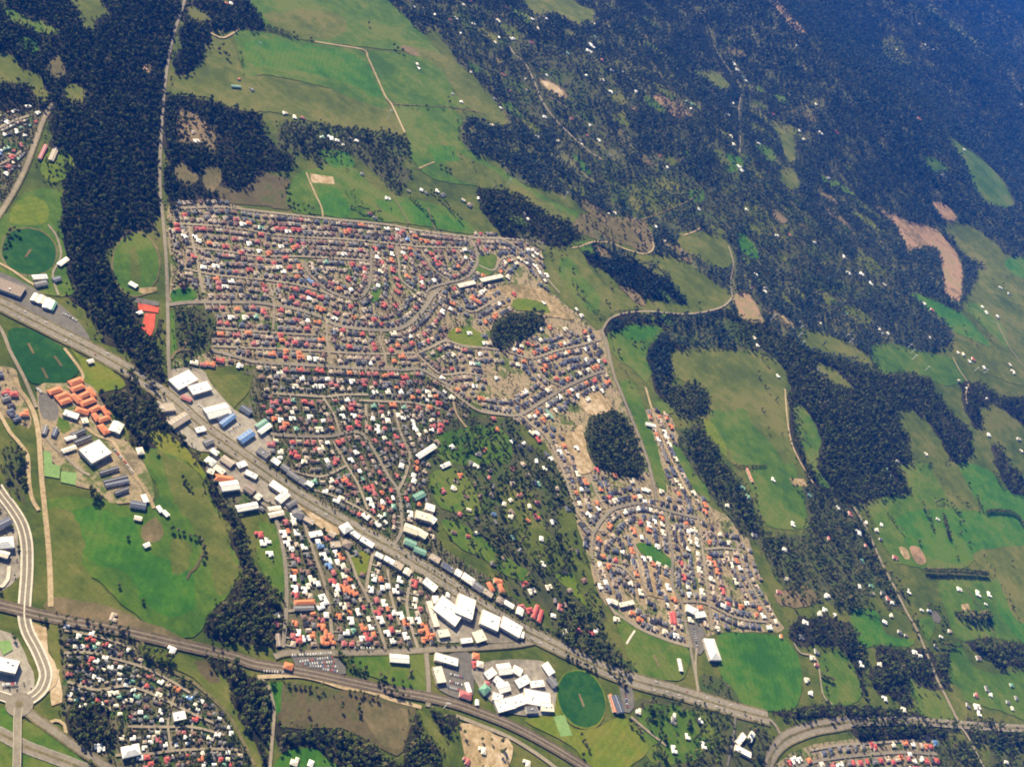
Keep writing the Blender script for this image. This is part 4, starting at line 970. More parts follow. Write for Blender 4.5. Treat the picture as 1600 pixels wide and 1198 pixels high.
# ------------------------------------------------------------------ big buildings, one by one
ORD = ['leftmost', 'second from the left', 'third from the left', 'fourth from the left', 'fifth from the left', 'sixth from the left', 'seventh from the left', 'eighth from the left', 'ninth from the left',
       'tenth from the left', 'eleventh from the left', 'twelfth from the left', 'thirteenth from the left', 'fourteenth from the left', 'fifteenth from the left', 'sixteenth from the left', 'seventeenth from the left', 'eighteenth from the left']
def block_rect(x, y, rot, L, W):
    c, s = math.cos(rot), math.sin(rot)
    P = np.array([(x + c * a - s * b, y + s * a + c * b) for a, b in ((-L, -W), (L, -W), (L, W), (-L, W))])
    fill(P, (BLOCK, True), (WOOD, 0.0), (BLDG, True))

def ribs(V, F, L, W, z, n):
    for k in range(n):
        x = -L / 2 + (k + .5) * L / n
        box(V, F, x - .35, x + .35, -W / 2 + .6, W / 2 - .6, z, z + .35)

BLDG = np.zeros((GH, GW), bool)
def building(tile, s, W, h, form, col, label, cat='building', name=None, wall='render'):
    """a building along the axis between two points of the photograph, W metres wide"""
    q = px(s, tile); e = unproject(q)
    c = e.mean(0); dx, dy = e[1] - e[0]; L = math.hypot(dx, dy); rot = math.atan2(dy, dx)
    nm = name or {'building': 'building', 'shed': 'shed', 'shop': 'shop', 'house': 'house'}.get(cat, cat.replace(' ', '_'))
    z = float(height(*c)) + 1.6
    root = bpy.data.objects.new(nm, None); COL.objects.link(root)
    root.location = (c[0], c[1], z); root.rotation_euler = (0, 0, rot)
    tag(root, label, cat)
    l, w = L / 2, W / 2
    V, F = [], []; box(V, F, -l, l, -w, w, -1.5, h)
    link('wall', mesh('wall', V, F, [WMAT[wall]]), root)
    V, F = [], []
    if form == 'flat':                           # low roof inside a parapet, with plant boxes on it
        box(V, F, -l - .25, l + .25, -w - .25, w + .25, h + .003, h + .3)
        link('roof', mesh('roof', V, F, [RM[col]]), root)
        V, F = [], []
        for a in (-1, 1):
            box(V, F, -l - .3, l + .3, a * w - .2, a * w + .2, h + .302, h + .85)
            box(V, F, a * l - .2, a * l + .2, -w + .21, w - .21, h + .302, h + .85)
        link('parapet', mesh('parapet', V, F, [WMAT['render']]), root)
        for k in range(2 if L > 30 else 1):
            V, F = [], []
            x = R.uniform(-l * .7, l * .7); y = R.uniform(-w * .5, w * .5); box(V, F, x - 1.8, x + 1.8, y - 1.2, y + 1.2, h + .303, h + 1.9)
            link('air_conditioner', mesh('air_conditioner', V, F, [GUT]), root)
    elif form in ('gable', 'hip'):
        hip(V, F, -l, l, -w, w, h, .38 if form == 'hip' else .22, eave=.6, gable=form == 'gable')
        link('roof', mesh('roof', V, F, [RM[col]]), root)
        if form == 'gable':
            V, F = [], []; box(V, F, -l - .5, l + .5, -.35, .35, h + .2 + (w + .6) * .22, h + .45 + (w + .6) * .22)
            link('ridge', mesh('ridge', V, F, [GUT]), root)
            if L > 28:
                for k in range(int(L // 9)):     # clear sheets between the roof sheets
                    V, F = [], []; x = -l + (k + .6) * L / (L // 9)
                    y0, y1 = .6, w - .5; g = lambda y: h + .22 + (w + .6 - y) * .22 + .05
                    V = [(x - .6, y0, g(y0)), (x + .6, y0, g(y0)), (x + .6, y1, g(y1)), (x - .6, y1, g(y1)), (x - .6, y0, g(y0) - .1), (x + .6, y0, g(y0) - .1), (x + .6, y1, g(y1) - .1), (x - .6, y1, g(y1) - .1)]
                    F = [(0, 1, 2, 3), (0, 4, 5, 1), (1, 5, 6, 2), (2, 6, 7, 3), (3, 7, 4, 0)]
                    link('skylight', mesh('skylight', V, F, [RM['slate']]), root)
    else:                                        # saw-tooth bays
        n = max(2, int(L // 14))
        for k in range(n):
            x0, x1 = -l + L * k / n, -l + L * (k + 1) / n
            V, F = [], []; hip(V, F, x0 + .3, x1 - .3, -w, w, h, .2, eave=.25, gable=True)
            link('roof', mesh('roof', V, F, [RM[col]]), root)
    for k in range(max(1, int(L // 14))):        # doors and windows along the two long sides
        x = -l + (k + .5) * L / max(1, int(L // 14))
        for sd in (-1, 1):
            V, F = [], []; y = sd * (w + .02)
            box(V, F, x - 1.7, x + 1.7, min(y, sd * (w - .1)), max(y, sd * (w - .1)), .9, min(h - .4, 2.6))
            link('window', mesh('window', V, F, [GLASS]), root)
    V, F = [], []; box(V, F, -1.2, 1.2, -w - .06, -w + .1, -.2, 2.2)
    link('door', mesh('door', V, F, [DOORM]), root)
    block_rect(c[0], c[1], rot, l + 2, w + 2)
    return root

b = building
# car dealers and sheds along the highway
b('A3', '1075,20 1200,-45', 34, 7, 'flat', 'white', 'big bright white showroom at the crossroads corner', 'shop')
b('A3', '1180,55 1300,20', 26, 7, 'flat', 'white', 'white flat roofed showroom behind the crossroads showroom', 'shop')
b('A3', '1130,85 1190,110', 12, 4, 'gable', 'rose', 'low rose roofed shop facing the highway showrooms', 'shop')
b('A3', '1280,200 1420,165', 30, 7, 'gable', 'white', 'long white warehouse beside the grass block', 'warehouse')
b('A3', '1350,225 1440,185', 15, 6, 'gable', 'slate', 'dark gabled shed against the white warehouse', 'shed')
b('A3', '1375,265 1455,205', 13, 6, 'gable', 'blue', 'blue roofed shed beside the grey roofed depots', 'shed')
b('A3', '1490,365 1570,310', 18, 6, 'gable', 'blue', 'larger blue roofed shed next to the highway', 'shed')
b('A3', '1500,150 1560,190', 16, 5, 'gable', 'slate', 'slate roofed workshop at the top of the depot yards', 'workshop')
b('B3', '0,280 60,240', 13, 6, 'gable', 'green', 'pale striped warehouse at the end of the depot yards', 'warehouse')
b('B3', '15,315 85,265', 11, 6, 'gable', 'white', 'narrow white warehouse beside the pale striped one', 'warehouse')
b('A3', '990,160 1080,150', 22, 6, 'flat', 'beige', 'beige flat roofed store across the highway from the showrooms', 'shop')
b('A3', '1060,270 1165,205', 20, 6, 'gable', 'beige', 'beige gabled store beside the creek trees', 'shop')
b('A3', '1215,300 1275,285', 14, 5, 'flat', 'white', 'small white flat roofed store under the beige stores', 'shop')
b('A3', '1270,380 1320,360', 13, 5, 'gable', 'grey', 'grey roofed store in the lower highway forecourts', 'shop')
b('A3', '1370,655 1480,640', 22, 7, 'gable', 'white', 'white hall between the creek trees and the shops', 'hall')
b('A3', '1335,590 1450,610', 16, 5, 'hip', 'orange', 'orange roofed house block above the white hall', 'building')
b('A3', '1470,790 1600,765', 15, 6, 'gable', 'white', 'long white shed casting a dark shadow beside the creek', 'shed')
b('A3', '1475,520 1530,500', 15, 5, 'flat', 'white', 'cream shop at the upper end of the shop strip', 'shop')
b('A3', '1525,555 1597,590', 14, 5, 'flat', 'white', 'white shop second along the shop strip', 'shop')
b('A3', '1290,545 1330,560', 14, 5, 'flat', 'cream', 'cream shop beside the tree line at the strip', 'shop')
b('B3', '85,625 180,690', 19, 7, 'flat', 'white', 'white roofed supermarket facing the highway', 'shop')
b('B3', '130,740 190,690', 17, 6, 'gable', 'white', 'white gabled hall behind the roofed supermarket', 'hall')
b('B3', '70,790 150,780', 10, 5, 'saw', 'cream', 'pale saw toothed workshop behind the white hall', 'workshop')
b('B3', '75,830 165,810', 11, 5, 'gable', 'cream', 'second pale workshop below the saw toothed one', 'workshop')
b('B3', '190,770 245,740', 10, 5, 'saw', 'grey', 'grey striped workshop at the sandy shop strip', 'workshop')
b('B3', '525,925 580,895', 20, 7, 'hip', 'white', 'large square white shop below the highway', 'shop')
b('B3', '585,925 640,965', 13, 5, 'flat', 'white', 'white shop right of the square white shop', 'shop')
b('B3', '645,970 725,1020', 15, 6, 'flat', 'white', 'long white shop at the end of the strip', 'shop')
b('B3', '325,950 405,935', 14, 5, 'flat', 'white', 'white flat roofed block between two triangle streets', 'shop')
b('B3', '460,1010 520,1005', 14, 5, 'flat', 'beige', 'beige block beside the long pale driveway', 'shop')
# depots right of the old suburb
b('B3', '1000,465 1110,395', 13, 6, 'gable', 'white', 'long white hall at the edge of the leafy fields', 'hall')
b('B3', '990,820 1090,850', 22, 7, 'flat', 'cream', 'broad cream warehouse in the small industrial block', 'warehouse')
b('B3', '1050,770 1105,790', 20, 7, 'flat', 'white', 'white warehouse at the top of the industrial block', 'warehouse')
b('B3', '1070,840 1110,870', 20, 7, 'flat', 'white', 'white annex below the white industrial warehouse', 'warehouse')
b('B3', '920,900 1000,930', 22, 6, 'gable', 'cream', 'cream gabled factory beside the diagonal street', 'factory')
b('B3', '1000,925 1055,960', 18, 6, 'gable', 'cream', 'second cream factory in the industrial block', 'factory')
b('B3', '920,985 990,1015', 16, 6, 'gable', 'green', 'pale green roofed factory near the highway trees', 'factory')
b('B3', '980,1035 1050,1065', 14, 6, 'gable', 'green', 'second pale green factory below the first', 'factory')
b('B3', '980,720 1040,690', 15, 6, 'gable', 'green', 'dark green roofed shed above the industrial block', 'shed')
b('B3', '1150,525 1205,500', 10, 4, 'gable', 'white', 'lone white shed standing in the leafy field', 'shed')
# shopping centre
b('B4', '1120,180 1260,290', 46, 8, 'flat', 'white', 'huge white shopping centre roof beside the highway', 'shopping centre')
b('B4', '1240,190 1345,235', 52, 11, 'flat', 'white', 'tall white block of the shopping centre', 'shopping centre')
b('B4', '1070,170 1120,330', 13, 5, 'flat', 'cream', 'narrow cream arcade left of the shopping centre', 'building')
b('B4', '1130,375 1195,365', 18, 5, 'flat', 'cream', 'small cream block under the cream arcade', 'building')
b('B4', '1270,420 1340,412', 12, 5, 'flat', 'white', 'low white block at the lower edge of the shopping centre', 'building')
b('B4', '1350,400 1415,380', 26, 6, 'flat', 'cream', 'cream block at the lower right of the shopping centre', 'building')
b('B4', '1395,270 1505,320', 38, 8, 'flat', 'white', 'white big store right of the shopping centre', 'shop')
b('B4', '1520,300 1640,370', 32, 8, 'flat', 'white', 'long white store at the right end of the shopping row', 'shop')
b('B4', '1040,40 1115,100', 20, 6, 'flat', 'white', 'white flat store facing the highway above the shopping centre', 'shop')
b('B4', '1095,165 1130,165', 17, 7, 'hip', 'white', 'small round looking white roof beside the shopping centre', 'building')
# below the cross street
b('B4', '830,525 945,535', 17, 5, 'gable', 'white', 'long white hall on the station lawn', 'hall')
b('B4', '1110,515 1250,555', 18, 6, 'flat', 'white', 'white L shaped factory front at the cross street', 'factory')
b('B4', '1120,580 1150,680', 20, 6, 'flat', 'cream', 'cream wing of the white factory front', 'factory')
b('B4', '1265,745 1335,770', 15, 5, 'hip', 'rose', 'rose roofed building at the end of the big car park', 'building')
b('B4', '1305,680 1325,740', 10, 5, 'gable', 'white', 'thin white shed inside the big car park', 'shed')
b('B4', '170,570 222,585', 13, 5, 'hip', 'orange', 'orange roofed railway station building', 'railway station', name='railway_station')
b('B4', '1345,510 1385,520', 14, 5, 'hip', 'orange', 'orange roofed house right of the factories', 'building')
b('B4', '1370,560 1410,570', 13, 5, 'hip', 'cream', 'cream roofed house under the orange one', 'building')
b('B4', '1440,55 1470,110', 12, 5, 'hip', 'orange', 'left wing of the bright orange court above the highway', 'building')
b('B4', '1480,40 1530,55', 12, 5, 'hip', 'orange', 'top wing of the bright orange court above the highway', 'building')
b('B4', '1510,65 1530,115', 12, 5, 'hip', 'orange', 'right wing of the bright orange court above the highway', 'building')
b('B4', '235,180 360,175', 10, 4, 'hip', 'orange', 'long orange roofed row of units by the left street', 'units')
b('B4', '235,215 355,212', 9, 4, 'gable', 'grey', 'long grey roofed row of units under the orange row', 'units')
# white school cluster near the oval
for i_, (s_, w_, f_, c_, l_) in enumerate([
    ('1425,640 1480,600', 18, 'flat', 'white', 'upper left white school block'), ('1500,600 1580,590', 24, 'gable', 'white', 'broad white gabled school block at the top'),
    ('1480,650 1530,690', 18, 'flat', 'white', 'middle white school block beside the trees'), ('1500,720 1570,700', 20, 'gable', 'white', 'white gabled school block in the middle'),
    ('1400,740 1440,700', 18, 'hip', 'green', 'pale green roofed school hall at the left'), ('1470,760 1530,780', 18, 'flat', 'white', 'lower white school block near the railway'),
    ('1490,830 1600,800', 26, 'flat', 'white', 'large white school block closest to the railway'), ('1420,680 1450,690', 10, 'hip', 'rose', 'small rose roofed school pavilion')]):
    b('B4', s_, w_, 5, f_, c_, l_, 'school building')
for s_, w_, f_, c_, l_ in [
    ('0,590 50,620', 18, 'gable', 'white', 'white school roof left of the grey sheds'), ('20,690 95,650', 20, 'flat', 'white', 'white flat school roof above the big hall'),
    ('105,690 190,680', 16, 'flat', 'white', 'long white school wing above the big hall'), ('70,760 230,790', 34, 'flat', 'white', 'biggest white school hall beside the dark oval'),
    ('0,800 70,775', 24, 'flat', 'white', 'white school block at the left of the big hall'), ('170,830 250,835', 18, 'flat', 'cream', 'cream school block under the big hall'),
    ('195,560 240,625', 20, 'gable', 'white', 'slanting white school gymnasium next to the oval'), ('220,645 265,700', 18, 'gable', 'grey', 'grey school gymnasium wing next to the oval'),
    ('80,850 150,845', 14, 'flat', 'grey', 'grey school block at the lower edge')]:
    b('C4', s_, w_, 5, f_, c_, l_, 'school building')
b('C4', '630,760 670,865', 19, 6, 'gable', 'slate', 'long slate roofed hall beside the dark green oval', 'hall')
b('C4', '605,750 635,860', 7, 4, 'gable', 'orange', 'long orange roofed stand along the slate hall', 'stand')
b('C4', '1035,530 1050,605', 9, 4, 'gable', 'white', 'narrow white club house on the dark reserve', 'club house')
b('C4', '1215,410 1260,540', 33, 8, 'hip', 'white', 'large white indoor arena beside the green park', 'arena')
b('C4', '1080,210 1150,245', 22, 6, 'flat', 'white', 'white shop block at the foot of the estate', 'shop')
b('C4', '1130,260 1195,250', 16, 6, 'flat', 'white', 'second white shop block at the foot of the estate', 'shop')
b('C4', '0,360 65,385', 17, 6, 'flat', 'white', 'white end store at the highway junction', 'shop')
b('C4', '1000,235 1012,315', 10, 4, 'hip', 'red', 'right long red roofed row of estate units', 'units')
b('C4', '980,240 992,310', 8, 4, 'hip', 'red', 'left long red roofed row of estate units', 'units')
b('C4', '125,275 155,195', 9, 4, 'hip', 'red', 'left red roofed row of units above the highway', 'units')
b('C4', '160,300 180,225', 9, 4, 'hip', 'red', 'right red roofed row of units above the highway', 'units')
b('C4', '1385,1080 1480,1130', 15, 5, 'flat', 'white', 'white angled clinic at the bottom edge', 'building')
b('C4', '1395,1060 1440,1000', 13, 5, 'flat', 'white', 'upper wing of the white angled clinic', 'building')
b('C4', '1470,1040 1495,990', 11, 5, 'gable', 'white', 'separate white wing beside the angled clinic', 'building')
b('C4', '610,165 650,185', 14, 5, 'flat', 'cream', 'cream shop block on the corner of the estate', 'shop')
b('C4', '660,195 750,175', 12, 5, 'flat', 'cream', 'wide cream block at the lower corner of the estate', 'shop')
# new estate blocks
b('B2', '1255,595 1360,570', 15, 5, 'flat', 'cream', 'long cream building beside the loop street', 'building')
b('B2', '1395,560 1530,530', 15, 5, 'flat', 'cream', 'second long cream building toward the sandy lots', 'building')
b('B2', '1330,665 1400,700', 12, 4, 'hip', 'orange', 'orange roofed row among the sandy lots', 'units')
b('C3', '830,255 890,270', 11, 5, 'gable', 'white', 'lone white shed on the grass strip beside the grove', 'shed')
b('C3', '205,165 250,220', 9, 4, 'gable', 'green', 'long pale green shed near the estate main road', 'shed')
b('C3', '1460,530 1495,615', 7, 4, 'gable', 'orange', 'long orange stable block in the horse paddock', 'stable')
b('C3', '1415,640 1445,660', 12, 4, 'gable', 'green', 'pale green shed left of the horse paddock', 'shed')
# school with orange roofs, upper left
for s_, w_, l_ in [('300,65 380,40', 13, 'top left orange roofed school wing'), ('345,100 425,70', 13, 'orange roofed school wing second in the left stack'), ('370,130 440,105', 12, 'orange roofed school wing third in the left stack'),
    ('430,10 510,-20', 14, 'orange roofed school wing nearest the sports ground'), ('440,50 520,20', 12, 'orange roofed school wing under the topmost wing'), ('445,75 500,125', 13, 'short orange link between the school wings'),
    ('490,95 560,60', 12, 'middle orange roofed school wing'), ('545,35 585,90', 12, 'outer orange roofed school wing facing the creek'), ('500,140 590,105', 13, 'broad orange roofed school wing in the middle'),
    ('470,165 550,190', 13, 'orange school wing beside the white block'), ('560,180 620,150', 12, 'orange wing above the dark courtyard'), ('635,150 675,205', 12, 'right orange wing of the courtyard'),
    ('580,195 610,240', 11, 'left orange wing of the courtyard'), ('610,240 680,215', 11, 'lower orange wing of the courtyard'), ('620,265 665,320', 14, 'lowest orange roofed school wing')]:
    b('A3', s_, w_, 4.5, 'hip', 'orange', l_, 'school building', wall='brick')
b('A3', '395,185 485,215', 15, 5, 'flat', 'white', 'white school block under the orange wings', 'school building')
b('A3', '505,240 545,235', 14, 5, 'flat', 'cream', 'cream school block beside the orange wings', 'school building')
b('A3', '690,270 755,295', 26, 6, 'gable', 'white', 'white gymnasium at the creek side of the school', 'hall')
b('A3', '525,470 650,405', 40, 9, 'flat', 'white', 'very large white sports hall of the school', 'hall')
for s_, w_, c_, l_ in [('440,330 525,295', 9, 'charcoal', 'dark classroom row at the top of the school yard'), ('465,375 565,335', 10, 'charcoal', 'dark classroom row under the topmost one'), ('405,355 470,335', 7, 'white', 'pale strip roof between the dark classroom rows'),
    ('385,430 470,400', 9, 'cream', 'cream classroom row left of the big hall'), ('620,565 735,530', 9, 'charcoal', 'dark long classroom row below the big hall'), ('645,620 790,585', 9, 'charcoal', 'second dark long classroom row below the big hall'),
    ('655,640 800,610', 8, 'slate', 'slate long classroom row below the big hall'), ('715,690 795,660', 9, 'charcoal', 'last dark classroom row above the loop'), ('270,320 285,270', 9, 'grey', 'small grey classroom beside the sandy track'), ('330,330 350,285', 9, 'slate', 'small slate classroom in the yard')]:
    b('A3', s_, w_, 4, 'gable', c_, l_, 'school building')
b('A3', '810,755 905,770', 15, 5, 'gable', 'slate', 'blue grey shed at the end of the school grounds', 'shed')
b('A3', '890,700 910,745', 10, 4, 'gable', 'white', 'small white shed beside the blue grey shed', 'shed')
b('A3', '980,770 1005,805', 8, 4, 'gable', 'white', 'narrow white shed at the end of the drive', 'shed')
b('A3', '1015,800 1045,830', 8, 4, 'gable', 'white', 'second narrow white shed at the end of the drive', 'shed')
b('A3', '850,430 890,425', 16, 5, 'hip', 'cream', 'lone round looking cream roof on the creek flat', 'shed')
b('A3', '835,840 880,850', 9, 4, 'gable', 'cream', 'low cream shed on the creek flat', 'shed')
b('A3', '895,1020 930,1005', 8, 4, 'gable', 'white', 'tiny white shed under the bare hump', 'shed')
# left side
b('A2', '-20,580 140,640', 32, 7, 'flat', 'tan', 'big tan roofed depot beside the highway', 'warehouse')
b('A2', '205,690 230,650', 12, 5, 'gable', 'cream', 'cream roofed shed first of the striped row', 'shed')
b('A2', '245,705 265,660', 12, 5, 'gable', 'cream', 'cream roofed shed second of the striped row', 'shed')
b('A2', '285,735 310,680', 16, 5, 'gable', 'white', 'white roofed shed third of the striped row', 'shed')
b('A2', '315,745 340,695', 9, 5, 'gable', 'green', 'green roofed end of the striped sheds', 'shed')
b('A2', '200,545 290,540', 12, 5, 'gable', 'white', 'white club house under the cricket oval', 'club house')
b('A2', '215,590 290,575', 12, 5, 'gable', 'grey', 'grey club house behind the white one', 'club house')
b('A2', '365,465 420,425', 10, 4, 'gable', 'white', 'white pavilion between cricket oval and forest', 'club house')
b('A2', '330,560 375,545', 12, 4, 'gable', 'slate', 'slate roofed store beside the club houses', 'shed')
b('A2', '805,575 850,600', 12, 4, 'gable', 'white', 'white club house at the lower end of the worn oval', 'club house')
b('A2', '545,1070 580,1060', 9, 4, 'gable', 'cream', 'lone cream shed on the yellow green grass', 'shed')
b('A2', '850,765 885,755', 8, 3, 'gable', 'white', 'little white hut beside the red courts', 'shed')
b('A1', '315,1010 350,930', 12, 4, 'gable', 'beige', 'right beige shed beside the left road', 'shed')
b('A1', '245,1000 285,915', 8, 4, 'gable', 'rose', 'left dull shed beside the left road', 'shed')
b('A1', '1440,545 1500,550', 8, 4, 'gable', 'green', 'pale green barn on the square field edge', 'barn')
b('A4', '-40,560 105,590', 24, 8, 'flat', 'white', 'big white hall inside the road loop', 'hall')
b('A4', '755,1120 865,1095', 18, 6, 'hip', 'white', 'big white hall in the lower suburb', 'hall')
b('A4', '1075,895 1150,880', 16, 6, 'flat', 'white', 'square white hall in the middle of the lower suburb', 'hall')
b('A3', '-40,1010 80,1000', 22, 7, 'hip', 'white', 'white roofed hall inside the new road bend', 'hall')
b('A3', '-20,900 60,860', 14, 6, 'gable', 'slate', 'dark roofed hall inside the new road bend', 'hall')
b('A3', '-20,1060 50,1080', 12, 5, 'gable', 'cream', 'cream roofed hall inside the new road bend', 'hall')
b('B4', '130,375 140,450', 8, 4, 'gable', 'tan', 'tan long shed beside the left triangle street', 'shed')

# the small shops lining the highway
_S = np.concatenate([[0], np.cumsum(np.linalg.norm(np.diff(HWP, axis=0), axis=1))]); _pp, _ = project(HWP[:, 0], HWP[:, 1])
SHOPS = []
for xa, xb, off, side, nm in ((330, 468, 36, 1, 'in the front row of shops under the highway'), (345, 455, 66, 1, 'in the back row of shops under the highway'), (470, 560, 50, 1, 'in the back row of the sandy shop strip'), (575, 668, 36, 1, 'in the highway row left of the shopping centre'),
                          (385, 470, 36, -1, 'in the row of shops above the highway'), (640, 760, 36, -1, 'in the highway row below the leafy fields'), (765, 830, 38, -1, 'in the highway row near the junction')):
    s_ = float(np.interp(xa, _pp[:, 0], _S)); se = float(np.interp(xb, _pp[:, 0], _S)); row_ = []
    while s_ < se:
        L_ = R.uniform(13, 30); W_ = R.uniform(11, 19); q = min(int(np.searchsorted(_S, s_ + L_ / 2)), len(HWP) - 1)
        t_ = HWP[q] - HWP[q - 1]; t_ /= np.linalg.norm(t_); c_ = HWP[q] + np.array([t_[1], -t_[0]]) * side * (off + R.uniform(-2, 3))
        i_, j_, ok_ = cells(*c_); free = not any(BLDG[cells(*(c_ + t_ * a + np.array([t_[1], -t_[0]]) * e))[1], cells(*(c_ + t_ * a + np.array([t_[1], -t_[0]]) * e))[0]] for a in (-L_ / 2, 0, L_ / 2) for e in (-W_ / 2, W_ / 2))
        if free: row_.append((c_, t_, L_, W_))
        s_ += L_ + R.uniform(2, 9)
    pr_, _ = project([r[0][0] for r in row_], [r[0][1] for r in row_]) if row_ else ([], 0)
    for n_, q in enumerate(np.argsort(pr_[:, 0]) if row_ else []):
        c_, t_, L_, W_ = row_[q]; k_ = R.choice(('white', 'white', 'cream', 'beige', 'grey', 'white', 'tan', 'slate'))
        pe, _ = project([c_[0] - t_[0] * L_ / 2, c_[0] + t_[0] * L_ / 2], [c_[1] - t_[1] * L_ / 2, c_[1] + t_[1] * L_ / 2])
        building(None, ' '.join(f'{u:.2f},{v:.2f}' for u, v in pe), W_, R.uniform(4, 6), R.choice(('flat', 'gable', 'flat', 'hip')), k_, f'{WORD[k_]} roofed shop, {ORD[n_].replace(" from the left", " from left")} {nm}', 'shop')
HOUSES = []          # x, y, rot, plan, scale, colour, how notable
HGRID = {}
def near_house(x, y, dmin):
    i, j = int(x // 25), int(y // 25)
    for a in (-1, 0, 1):
        for b in (-1, 0, 1):
            for (u, v) in HGRID.get((i + a, j + b), ()):
                if (u - x) ** 2 + (v - y) ** 2 < dmin * dmin: return True
    return False
def put_house(x, y, rot, plan, sc, col, note):
    HOUSES.append((x, y, rot, plan, sc, col, note))
    HGRID.setdefault((int(x // 25), int(y // 25)), []).append((x, y))

SEG = []
for P, wd, hs in STREETS:
    for a, b in zip(P[:-1], P[1:]): SEG.append((*((a + b) / 2), math.atan2(b[1] - a[1], b[0] - a[0])))
SEG = np.array(SEG)
def street_angle(x, y):
    q = np.argmin((SEG[:, 0] - x) ** 2 + (SEG[:, 1] - y) ** 2)
    side = math.cos(SEG[q, 2]) * (y - SEG[q, 1]) - math.sin(SEG[q, 2]) * (x - SEG[q, 0])
    return SEG[q, 2] + (0 if side > 0 else math.pi)

